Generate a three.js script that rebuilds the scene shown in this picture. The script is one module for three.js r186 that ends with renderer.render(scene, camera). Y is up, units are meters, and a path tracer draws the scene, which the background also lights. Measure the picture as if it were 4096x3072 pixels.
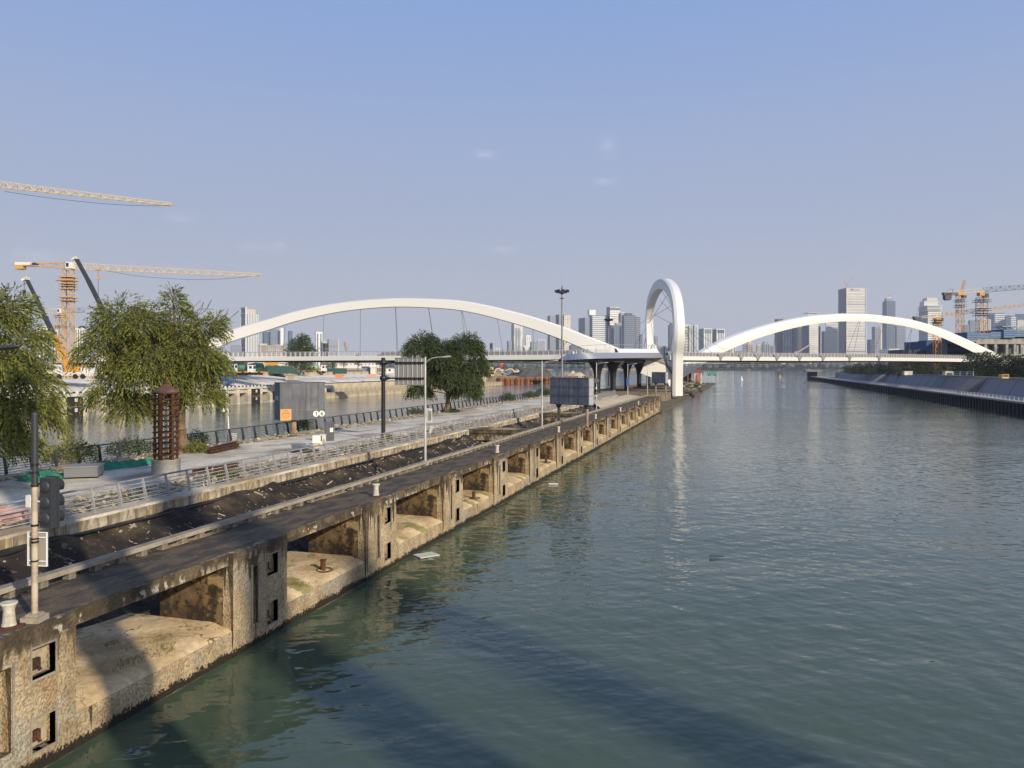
import * as THREE from 'three';
import { mergeGeometries } from 'three/addons/utils/BufferGeometryUtils.js';
import { FontLoader } from 'three/addons/loaders/FontLoader.js';
import { TextGeometry } from 'three/addons/geometries/TextGeometry.js';

// ---------- camera, sky, sun, exposure ----------
const W = 4096, H = 3072, FOCAL = 3080, HORIZON = 1470, EYE = 10;     // photograph's pixels; eye 10 m above the water
const YAW = Math.atan2(2952 - 2048, FOCAL);                            // the pier runs along -z
const scene = new THREE.Scene();
const camera = new THREE.PerspectiveCamera(2 * Math.atan(H / 2 / FOCAL) * 180 / Math.PI, W / H, 0.5, 12000);
camera.position.set(0, EYE, 0);
camera.rotation.y = YAW;
camera.setViewOffset(W, H, 0, 1536 - HORIZON, W, H);
const renderer = new THREE.WebGLRenderer({ antialias: true });
renderer.setSize(1024, 768);
renderer.toneMapping = THREE.LinearToneMapping;
renderer.toneMappingExposure = 1.0;
renderer.shadowMap.enabled = true;
renderer.shadowMap.type = THREE.PCFSoftShadowMap;

const SUN = new THREE.Vector3(0.832, 0.44, 0.555).normalize();
const sun = new THREE.DirectionalLight(new THREE.Color(1.0, 0.87, 0.68), 5.0);
sun.position.copy(SUN).multiplyScalar(600).add(new THREE.Vector3(-40, 0, -150));
sun.target.position.set(-40, 0, -150);
sun.castShadow = true;
sun.shadow.mapSize.set(4096, 4096);
Object.assign(sun.shadow.camera, { left: -350, right: 350, top: 350, bottom: -350, near: 1, far: 1500 });
sun.shadow.radius = 1;
scene.add(sun, sun.target);

// seeded random numbers and tileable noise
let seed = 7;
const rnd = () => { seed = (seed * 1664525 + 1013904223) >>> 0; return seed / 4294967296; };
const rr = (a, b) => a + (b - a) * rnd();
const NT = new Float32Array(65536); for (let i = 0; i < 65536; i++) NT[i] = rnd();
const hash = (x, y, s) => NT[((x * 73 + y * 269 + s * 1013) ^ (y * 31 + x * 7919)) & 65535];
function vnoise(x, y, px, py, s = 0) {
  const xi = Math.floor(x), yi = Math.floor(y), fx = x - xi, fy = y - yi;
  const m = (a, p) => ((a % p) + p) % p;
  const x0 = m(xi, px), x1 = m(xi + 1, px), y0 = m(yi, py), y1 = m(yi + 1, py);
  const u = fx * fx * (3 - 2 * fx), v = fy * fy * (3 - 2 * fy);
  return (hash(x0, y0, s) * (1 - u) + hash(x1, y0, s) * u) * (1 - v) + (hash(x0, y1, s) * (1 - u) + hash(x1, y1, s) * u) * v;
}
function fbm(u, v, fx, fy, oct, s = 0) {                                // u, v in 0..1, tiles
  let a = 0.5, t = 0, n = 0;
  for (let o = 0; o < oct; o++) { t += a * vnoise(u * fx, v * fy, fx, fy, s + o); n += a; a *= 0.5; fx *= 2; fy *= 2; }
  return t / n;
}
const clamp = (x, a = 0, b = 1) => Math.min(b, Math.max(a, x));
const sstep = (a, b, x) => { const t = clamp((x - a) / (b - a)); return t * t * (3 - 2 * t); };
const lerp = (a, b, t) => a + (b - a) * t;
const mix3 = (a, b, t) => [lerp(a[0], b[0], t), lerp(a[1], b[1], t), lerp(a[2], b[2], t)];

// a clear hazy sky: pale grey blue low down, bluer overhead, whiter towards the sun, a few faint wisps
{
  const w = 2048, h = 1024, d = new Float32Array(w * h * 4);
  const low = [0.505, 0.528, 0.578], mid = [0.405, 0.468, 0.628], top = [0.248, 0.38, 0.69], zen = [0.17, 0.28, 0.58];
  const wisps = [];
  const wisp = (px, py, ru, rv, k) => {
    const x = (px - 2048) / FOCAL, y = (HORIZON - py) / FOCAL, dx = Math.cos(YAW) * x - Math.sin(YAW), dz = -Math.sin(YAW) * x - Math.cos(YAW);
    wisps.push([Math.atan2(dz, dx), Math.atan2(y, Math.hypot(dx, dz)), ru, rv, k]);
  };
  wisp(1930, 622, 0.016, 0.0045, 0.13); wisp(2430, 600, 0.009, 0.012, 0.10); wisp(2425, 726, 0.016, 0.004, 0.12); wisp(720, 870, 0.016, 0.005, 0.07); wisp(1140, 972, 0.014, 0.006, 0.10); wisp(1020, 988, 0.04, 0.004, 0.05); wisp(2010, 995, 0.014, 0.004, 0.08);
  wisp(100, 1020, 0.04, 0.008, 0.06);
  for (let j = 0; j < h; j++) for (let i = 0; i < w; i++) {
    const el = ((j + 0.5) / h - 0.5) * Math.PI, az = ((i + 0.5) / w - 0.5) * 2 * Math.PI, e = Math.max(el, 0);
    const dx = Math.cos(el) * Math.cos(az), dy = Math.sin(el), dz = Math.cos(el) * Math.sin(az);
    let c = e < 0.16 ? mix3(low, mid, sstep(0.02, 0.2, e) ) : mix3(low, mid, sstep(0.02, 0.2, e));
    c = mix3(c, top, sstep(0.13, 0.5, e)); c = mix3(c, zen, sstep(0.45, 1.3, e));
    const s = Math.max(0, dx * SUN.x + dy * SUN.y + dz * SUN.z);
    const g = 0.30 * Math.pow(s, 6) + 0.9 * Math.pow(s, 40);
    c = [c[0] + g * 1.0, c[1] + g * 0.9, c[2] + g * 0.7];
    const n = fbm(i / w, j / h, 8, 16, 4, 40) - 0.5;
    for (const q of wisps) {
      let da = az - q[0]; if (da > Math.PI) da -= 2 * Math.PI; if (da < -Math.PI) da += 2 * Math.PI;
      if (Math.abs(da) > 4 * q[2] || Math.abs(el - q[1]) > 4 * q[3]) continue; const rag = 1.1 * sstep(0.3, 0.75, fbm(i / w, j / h, 256, 256, 3, 50));
      const m = Math.exp(-(da * da) / (q[2] * q[2]) - ((el - q[1]) ** 2) / (q[3] * q[3])) * q[4] * rag;
      c = [c[0] + m, c[1] + m * 0.92, c[2] + m * 0.75];
    }
    const k = 1 + 0.03 * n, o = (j * w + i) * 4;
    d[o] = c[0] * k; d[o + 1] = c[1] * k; d[o + 2] = c[2] * k; d[o + 3] = 1;
  }
  const t = new THREE.DataTexture(d, w, h, THREE.RGBAFormat, THREE.FloatType);
  t.mapping = THREE.EquirectangularReflectionMapping; t.magFilter = t.minFilter = THREE.LinearFilter; t.colorSpace = THREE.LinearSRGBColorSpace; t.needsUpdate = true;
  scene.background = t; scene.environment = t;
}
scene.fog = new THREE.FogExp2(new THREE.Color(0.62, 0.68, 0.80), 0.00009);

// ---------- where a pixel of the photograph lies in the world ----------
const RX = Math.cos(YAW), RZ = -Math.sin(YAW), FX = -Math.sin(YAW), FZ = -Math.cos(YAW);
const ray = (u, v) => { const a = (u - 2048) / FOCAL, b = (HORIZON - v) / FOCAL; return [FX + RX * a, b, FZ + RZ * a]; };
const P = (u, v, t) => { const d = ray(u, v); return new THREE.Vector3(d[0] * t, EYE + d[1] * t, d[2] * t); };     // at depth t
const PX = (u, v, x) => P(u, v, x / ray(u, v)[0]);                      // on the plane x
const PY = (u, v, y) => P(u, v, (y - EYE) / ray(u, v)[1]);              // on the level y
function PV(u, v, a, b) {                                                // on the upright plane through plan points a and b
  const d = ray(u, v), ex = b[0] - a[0], ez = b[1] - a[1];
  return P(u, v, (a[0] * ez - a[1] * ex) / (d[0] * ez - d[2] * ex));
}
const V = (x, y, z) => new THREE.Vector3(x, y, z);

// ---------- building ----------
const used = {};
const numbered = n => { const k = used[n] = (used[n] ?? -1) + 1; return k ? `${n}_${String(k).padStart(3, '0')}` : n; };
const atBase = new Set();                                               // groups whose parts are given in world coordinates
function tag(o, label, category, group) { o.userData.label = label; if (category) o.userData.category = category; if (group) o.userData.group = group; return o; }
function thing(name, label, category, p = [0, 0, 0], group, turn) {
  const g = new THREE.Group(); g.name = numbered(name); scene.add(g);
  g.position.set(...(p.isVector3 ? p.toArray() : p));
  tag(g, label, category, group);
  if (turn === undefined) atBase.add(g); else g.rotation.y = turn;
  return g;
}
function boxUV(g) {
  const p = g.attributes.position, uv = new Float32Array(p.count * 2), a = V(), b = V(), c = V(), n = V();
  for (let i = 0; i < p.count; i += 3) {
    a.fromBufferAttribute(p, i); b.fromBufferAttribute(p, i + 1); c.fromBufferAttribute(p, i + 2);
    n.subVectors(b, a).cross(c.clone().sub(a)); const x = Math.abs(n.x), y = Math.abs(n.y), z = Math.abs(n.z);
    [a, b, c].forEach((q, k) => {
      const [s, t] = y > x && y > z ? [q.z, q.x] : x > z ? [q.z, q.y] : [q.x, q.y];
      uv[(i + k) * 2] = s; uv[(i + k) * 2 + 1] = t;
    });
  }
  g.setAttribute('uv', new THREE.BufferAttribute(uv, 2));
}
class MB {
  constructor() { this.g = []; }
  add(g, m) {
    g = g.index ? g.toNonIndexed() : g.clone();
    for (const k of Object.keys(g.attributes)) if (!['position', 'normal'].includes(k)) g.deleteAttribute(k);
    if (!g.attributes.normal) g.computeVertexNormals();
    if (m) g.applyMatrix4(m);
    this.g.push(g); return this;
  }
  box(x0, x1, y0, y1, z0, z1) { return this.add(new THREE.BoxGeometry(Math.abs(x1 - x0), Math.abs(y1 - y0), Math.abs(z1 - z0)).translate((x0 + x1) / 2, (y0 + y1) / 2, (z0 + z1) / 2)); }
  boxc(x, y, z, sx, sy, sz, ry = 0, rx = 0, rz = 0) { return this.add(new THREE.BoxGeometry(sx, sy, sz), new THREE.Matrix4().makeRotationFromEuler(new THREE.Euler(rx, ry, rz, 'YXZ')).setPosition(x, y, z)); }
  bar(a, b, w, h = w) {                                                  // square bar between two points, h upright
    const d = b.clone().sub(a), l = d.length(); if (l < 1e-6) return this;
    const m = new THREE.Matrix4(), up = Math.abs(d.y) > 0.98 * l ? V(1, 0, 0) : V(0, 1, 0);
    const z = d.normalize(), x = up.clone().cross(z).normalize(), y = z.clone().cross(x);
    m.makeBasis(x, y, z).setPosition(a.clone().addScaledVector(z, l / 2));
    return this.add(new THREE.BoxGeometry(w, h, l), m);
  }
  tube(a, b, r0, r1 = r0, n = 8) {
    const d = b.clone().sub(a), l = d.length(); if (l < 1e-6) return this;
    const q = new THREE.Quaternion().setFromUnitVectors(V(0, 1, 0), d.normalize());
    return this.add(new THREE.CylinderGeometry(r1, r0, l, n), new THREE.Matrix4().compose(a.clone().addScaledVector(d, l / 2), q, V(1, 1, 1)));
  }
  path(ps, r, n = 6, seg = 4) { return this.add(new THREE.TubeGeometry(new THREE.CatmullRomCurve3(ps), ps.length * seg, r, n)); }
  lathe(pts, x, y, z, n = 20) { return this.add(new THREE.LatheGeometry(pts.map(p => new THREE.Vector2(p[0], p[1])), n).translate(x, y, z)); }
  quad(a, b, c, d) {
    const g = new THREE.BufferGeometry(); g.setAttribute('position', new THREE.Float32BufferAttribute([...a.toArray(), ...b.toArray(), ...c.toArray(), ...a.toArray(), ...c.toArray(), ...d.toArray()], 3));
    g.computeVertexNormals(); return this.add(g);
  }
  slab(pts, y0, y1) {                                                    // an outline [x, z] made y1 - y0 thick
    const s = new THREE.Shape(pts.map(p => new THREE.Vector2(p[0], -p[1])));
    return this.add(new THREE.ExtrudeGeometry(s, { depth: y1 - y0, bevelEnabled: false }).rotateX(-Math.PI / 2).translate(0, y0, 0));
  }
  geo(parent) {
    const g = this.g.length > 1 ? mergeGeometries(this.g) : this.g[0];
    boxUV(g);
    if (parent && atBase.has(parent)) g.translate(-parent.position.x, -parent.position.y, -parent.position.z);
    return g;
  }
  build(name, mat, parent = scene, opt = {}) {
    const m = new THREE.Mesh(this.geo(parent), mat);
    m.name = parent === scene ? numbered(name) : name; m.castShadow = m.receiveShadow = true;
    if (opt.kind) m.userData.kind = opt.kind;
    if (opt.label) m.userData.label = opt.label;
    parent.add(m);
    // a sub-part's own parent is a mesh at the origin of its thing
    return m;
  }
}
function sub(child, part) { part.add(child); return child; }             // move a part (already in its thing's axes) one level deeper
function piece(name, geo, mat, parent, p, s, ry = 0) {                    // a mesh that shares its geometry
  const m = new THREE.Mesh(geo, mat); m.name = name; m.position.set(...p); if (s) m.scale.set(...s); m.rotation.y = ry;
  m.castShadow = m.receiveShadow = true; parent.add(m); return m;
}
const UNIT = new THREE.BoxGeometry(1, 1, 1);

// ---------- textures and materials ----------
function tex(w, h, f, srgb = true, rx = 1, ry = 1) {                      // f(u, v) -> [r, g, b] in 0..1 as seen (sRGB) or a height
  const d = new Uint8Array(w * h * 4);
  for (let j = 0; j < h; j++) for (let i = 0; i < w; i++) {
    let c = f((i + 0.5) / w, (j + 0.5) / h); if (typeof c === 'number') c = [c, c, c];
    const o = (j * w + i) * 4; d[o] = clamp(c[0]) * 255; d[o + 1] = clamp(c[1]) * 255; d[o + 2] = clamp(c[2]) * 255; d[o + 3] = 255;
  }
  const t = new THREE.DataTexture(d, w, h, THREE.RGBAFormat);
  t.wrapS = t.wrapT = THREE.RepeatWrapping; t.magFilter = THREE.LinearFilter; t.minFilter = THREE.LinearMipmapLinearFilter; t.generateMipmaps = true;
  if (srgb) t.colorSpace = THREE.SRGBColorSpace;
  t.repeat.set(rx, ry); t.needsUpdate = true; return t;
}
const rep = (t, x, y) => { const c = t.clone(); c.repeat.set(1 / x, 1 / y); c.needsUpdate = true; return c; };
const lin = c => new THREE.Color().setRGB(...c);
const std = (c, rough = 0.8, metal = 0, extra = {}) => new THREE.MeshStandardMaterial({ color: lin(c), roughness: rough, metalness: metal, ...extra });

const grainB = tex(512, 512, (u, v) => 0.55 * fbm(u, v, 32, 32, 4, 3) + 0.45 * fbm(u, v, 8, 8, 4, 9), false);
const patchT = tex(512, 512, (u, v) => { const n = fbm(u, v, 4, 4, 6, 11), s = fbm(u, v, 64, 64, 2, 17); const k = 0.89 + 0.5 * (n - 0.5) + 0.16 * (s - 0.5); return [k, k * 0.985, k * 0.96]; });
const grain = (m, size, depth, pat = 0) => { m.bumpMap = rep(grainB, size, size); m.bumpScale = depth; if (pat) m.map = rep(patchT, pat, pat); return m; };

// old wharf concrete, 16 m x 4 m, v = height: black weathering runs from the top edge, pale render, rust and moss, weed at the waterline
const wharfF = (u, v) => {
  const y = v * 4;
  const n = fbm(u, v, 32, 8, 5, 21), big = fbm(u, v, 8, 2, 4, 23), fine = fbm(u, v, 256, 64, 2, 25);
  let c = mix3([0.585, 0.515, 0.40], [0.755, 0.675, 0.54], sstep(0.25, 0.75, 0.55 * n + 0.45 * big));
  c = mix3(c, [0.62, 0.62, 0.58], sstep(0.55, 0.8, fbm(u, v, 16, 4, 4, 31)) * 0.7);
  const sp = sstep(0.50, 0.62, fbm(u, v, 420, 105, 2, 27));
  c = mix3(c, [0.38, 0.325, 0.24], sp * 0.42);
  const run = vnoise(u * 160, 0, 160, 1, 33) * 0.6 + vnoise(u * 48, 0, 48, 1, 35) * 0.8;
  const edge = 3.62 - 0.15 - 1.25 * run * run * run - 0.22 * vnoise(u * 12, 0, 12, 1, 36);
  const dark = sstep(edge - 0.18, edge + 0.1, y + 0.25 * (n - 0.5)) * (0.55 + 0.4 * sstep(0.3, 0.6, n));
  c = mix3(c, [0.25, 0.21, 0.155], dark);
  const rust = sstep(0.62, 0.75, fbm(u, v, 24, 3, 4, 37)) * 0.22; c = mix3(c, [0.50, 0.33, 0.17], rust);
  const weed = 1 - sstep(0.20, 0.30, y + 0.22 * (n - 0.5) + 0.25 * (fbm(u, v, 300, 75, 2, 49) - 0.5)); c = mix3(c, [0.125, 0.105, 0.055], y < 1 ? weed : 0);
  const lime = sstep(0.64, 0.72, vnoise(u * 96, v * 14, 96, 14, 47) * 0.85 + 0.3 * (fine - 0.35)) * sstep(0.4, 0.6, vnoise(u * 14, 0, 14, 1, 48)) * sstep(3.18, 3.25, y) * (1 - sstep(3.38, 3.48, y));
  c = mix3(c, [0.72, 0.70, 0.64], lime * 0.85);
  const k = 0.88 + 0.24 * fine; return [c[0] * k, c[1] * k, c[2] * k];
};
const wharfC = tex(2048, 512, wharfF, true, 1 / 16, 1 / 4);
const wharfB = tex(1024, 256, (u, v) => 0.7 * fbm(u, v, 330, 70, 2, 27) + 0.3 * fbm(u, v, 64, 16, 3, 21), false, 1 / 16, 1 / 4);
// inner walls of the bays: brown tidal stains in upright tongues
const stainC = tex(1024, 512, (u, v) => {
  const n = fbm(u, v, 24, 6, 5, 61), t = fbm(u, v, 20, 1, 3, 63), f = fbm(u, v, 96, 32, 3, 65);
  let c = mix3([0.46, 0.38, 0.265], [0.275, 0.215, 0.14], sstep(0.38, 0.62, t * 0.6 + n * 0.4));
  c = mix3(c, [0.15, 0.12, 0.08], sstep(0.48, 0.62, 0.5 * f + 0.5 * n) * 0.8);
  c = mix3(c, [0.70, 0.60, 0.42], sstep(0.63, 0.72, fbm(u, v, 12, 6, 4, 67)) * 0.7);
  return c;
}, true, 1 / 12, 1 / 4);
// the apron floor inside the bays: sun-dried silt with cracks and moss
const apronC = tex(1024, 1024, (u, v) => {
  const n = fbm(u, v, 8, 8, 6, 71), f = fbm(u, v, 96, 96, 2, 73), cr = Math.abs(fbm(u, v, 12, 12, 4, 75) - 0.5);
  let c = mix3([0.70, 0.60, 0.44], [0.86, 0.765, 0.60], sstep(0.3, 0.7, n));
  c = mix3(c, [0.36, 0.29, 0.19], (1 - sstep(0.004, 0.016, cr)) * sstep(0.4, 0.55, fbm(u, v, 6, 6, 2, 77)) * 0.8);
  c = mix3(c, [0.44, 0.43, 0.20], sstep(0.62, 0.74, fbm(u, v, 10, 10, 4, 79)) * 0.6);
  const k = 0.9 + 0.2 * f; return [c[0] * k, c[1] * k, c[2] * k];
}, true, 1 / 12, 1 / 12);
const asphaltC = tex(1024, 1024, (u, v) => {
  const n = fbm(u, v, 6, 24, 5, 81), f = fbm(u, v, 128, 128, 2, 83);
  let c = mix3([0.255, 0.235, 0.205], [0.40, 0.36, 0.29], sstep(0.42, 0.72, n));
  c = mix3(c, [0.56, 0.51, 0.42], sstep(0.68, 0.8, fbm(u, v, 48, 48, 3, 85)) * 0.5);
  const k = 0.85 + 0.3 * f; return [c[0] * k, c[1] * k, c[2] * k];
}, true, 1 / 8, 1 / 8);
const bankC = tex(1024, 1024, (u, v) => {
  const n = fbm(u, v, 10, 10, 6, 91), f = fbm(u, v, 128, 128, 2, 93), l = Math.abs(fbm(u, v, 20, 7, 4, 95) - 0.5);
  let c = mix3([0.125, 0.10, 0.072], [0.30, 0.25, 0.18], sstep(0.3, 0.75, n));
  c = mix3(c, [0.60, 0.54, 0.43], (1 - sstep(0.0, 0.012, l)) * sstep(0.5, 0.62, fbm(u, v, 9, 9, 3, 97)) * 0.7);
  c = mix3(c, [0.55, 0.48, 0.36], sstep(0.7, 0.78, fbm(u, v, 40, 40, 3, 99)) * 0.55);
  const k = 0.75 + 0.5 * f; return [c[0] * k, c[1] * k, c[2] * k];
}, true, 1 / 9, 1 / 9);
const kerbC = tex(1024, 256, (u, v) => {
  const n = fbm(u, v, 24, 6, 5, 101), st = vnoise(u * 200, v * 3, 200, 3, 103), s2 = vnoise(u * 64, v * 2, 64, 2, 105);
  let c = mix3([0.52, 0.45, 0.34], [0.80, 0.73, 0.60], sstep(0.2, 0.8, 0.5 * st + 0.5 * n));
  c = mix3(c, [0.24, 0.21, 0.15], sstep(0.5, 0.75, 0.55 * s2 + 0.45 * st) * 0.75); return c;
}, true, 1 / 14, 1 / 3.5);
const paveC = tex(1024, 1024, (u, v) => {
  const n = fbm(u, v, 6, 6, 6, 111), f = fbm(u, v, 128, 128, 2, 113);
  let c = mix3([0.62, 0.585, 0.515], [0.80, 0.77, 0.70], sstep(0.3, 0.7, n));
  c = mix3(c, [0.55, 0.46, 0.33], sstep(0.58, 0.75, fbm(u, v, 5, 14, 5, 115)) * 0.6);
  c = mix3(c, [0.30, 0.27, 0.22], (1 - sstep(0, 0.01, Math.abs(fbm(u, v, 9, 9, 4, 117) - 0.5))) * sstep(0.5, 0.62, fbm(u, v, 5, 5, 3, 119)) * 0.5);
  const k = 0.9 + 0.2 * f; return [c[0] * k, c[1] * k, c[2] * k];
}, true, 1 / 14, 1 / 14);
const rubbleC = tex(1024, 1024, (u, v) => {
  const n = fbm(u, v, 16, 16, 5, 121), f = fbm(u, v, 96, 96, 3, 123);
  let c = mix3([0.40, 0.335, 0.24], [0.80, 0.74, 0.63], sstep(0.35, 0.65, 0.5 * n + 0.5 * f));
  c = mix3(c, [0.33, 0.33, 0.14], sstep(0.6, 0.72, fbm(u, v, 12, 12, 4, 125)) * 0.7); return c;
}, true, 1 / 8, 1 / 8);
const rustC = tex(512, 512, (u, v) => mix3([0.205, 0.135, 0.10], [0.38, 0.222, 0.128], sstep(0.3, 0.72, 0.6 * fbm(u, v, 8, 8, 5, 131) + 0.4 * fbm(u, v, 64, 64, 2, 133))), true, 1 / 1.5, 1 / 1.5);
const metalC = tex(512, 512, (u, v) => { const k = 0.80 + 0.28 * (fbm(u, v, 24, 2, 4, 141) - 0.5) + 0.3 * (fbm(u, v, 6, 6, 5, 143) - 0.5); return [k, k, k * 1.01]; }, true, 1 / 4, 1 / 4);

const mapped = (map, rough, bump, size, c = [1, 1, 1]) => { const m = std(c, rough); m.map = map; if (bump) { m.bumpMap = size ? rep(grainB, size, size) : wharfB; m.bumpScale = bump; } return m; };
const M = {
  wharf: mapped(wharfC, 0.95, 0.05), stain: mapped(stainC, 0.9, 0.03, 1.5), apron: mapped(apronC, 0.95, 0.025, 1.2),
  asphalt: mapped(asphaltC, 0.9, 0.008, 0.8, [0.78, 0.70, 0.58]), bank: mapped(bankC, 1, 0.07, 1.2), kerb: mapped(kerbC, 0.95, 0.05, 0.8), pave: mapped(paveC, 0.95, 0.02, 1.5),
  rubble: mapped(rubbleC, 1, 0.06, 0.7), rust: mapped(rustC, 0.9, 0.004, 0.4),
  ledge: grain(std([0.36, 0.32, 0.255], 0.95), 0.6, 0.02, 2.5),
  paleConc: grain(std([0.74, 0.715, 0.66], 0.95), 2, 0.02, 12), tanConc: grain(std([0.52, 0.45, 0.33], 0.95), 2, 0.03, 7), greyConc: grain(std([0.34, 0.34, 0.33], 0.9), 2, 0.02, 6),
  white: grain(std([0.73, 0.72, 0.685], 0.45), 6, 0.006), whiteDull: grain(std([0.72, 0.71, 0.68], 0.7), 2, 0.004, 6), cream: std([0.66, 0.61, 0.52], 0.8),
  silver: std([0.44, 0.45, 0.47], 0.38, 0.7), galv: mapped(metalC, 0.5, 0, 0, [0.38, 0.385, 0.39]), postGrey: mapped(metalC, 0.55, 0, 0, [0.56, 0.55, 0.53]), lampPole: mapped(metalC, 0.5, 0, 0, [0.78, 0.76, 0.72]),
  dark: std([0.035, 0.038, 0.045], 0.5), black: std([0.012, 0.012, 0.014], 0.45), blackCol: mapped(metalC, 0.5, 0, 0, [0.008, 0.008, 0.009]), fenceDark: mapped(metalC, 0.5, 0, 0, [0.075, 0.085, 0.10]),
  boardGrey: mapped(metalC, 0.6, 0, 0, [0.17, 0.18, 0.20]), boardSide: mapped(metalC, 0.6, 0, 0, [0.20, 0.215, 0.235]), boardDark: mapped(metalC, 0.6, 0, 0, [0.15, 0.158, 0.175]),
  yellow: std([0.58, 0.345, 0.09], 0.6), orange: std([0.56, 0.27, 0.045], 0.6), paleYellow: std([0.64, 0.50, 0.28], 0.6), green: std([0.05, 0.15, 0.095], 0.6), tarp: grain(std([0.025, 0.26, 0.16], 0.75), 0.6, 0.06, 1.5), netGreen: grain(std([0.035, 0.085, 0.065], 0.9), 2, 0.05),
  blue: std([0.02, 0.07, 0.22], 0.6), netBlue: std([0.05, 0.13, 0.27], 0.8), red: std([0.50, 0.05, 0.03], 0.6), pinkPipe: grain(std([0.56, 0.32, 0.27], 0.65), 1, 0.003, 2), rustOrange: grain(std([0.38, 0.165, 0.06], 0.9), 2, 0.02, 4),
  glassDark: std([0.03, 0.04, 0.055], 0.12), tire: std([0.015, 0.015, 0.015], 0.9), trunk: grain(std([0.22, 0.16, 0.10], 1), 0.5, 0.06, 1), twig: std([0.12, 0.09, 0.055], 1),
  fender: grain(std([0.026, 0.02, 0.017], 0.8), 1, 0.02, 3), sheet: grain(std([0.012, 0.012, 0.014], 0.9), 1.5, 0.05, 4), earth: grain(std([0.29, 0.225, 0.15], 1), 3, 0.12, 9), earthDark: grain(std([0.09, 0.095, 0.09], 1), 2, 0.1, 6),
  blueWall: grain(std([0.19, 0.20, 0.225], 0.95), 3, 0.015), whitePaper: std([0.75, 0.74, 0.70], 0.7),
};
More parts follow.
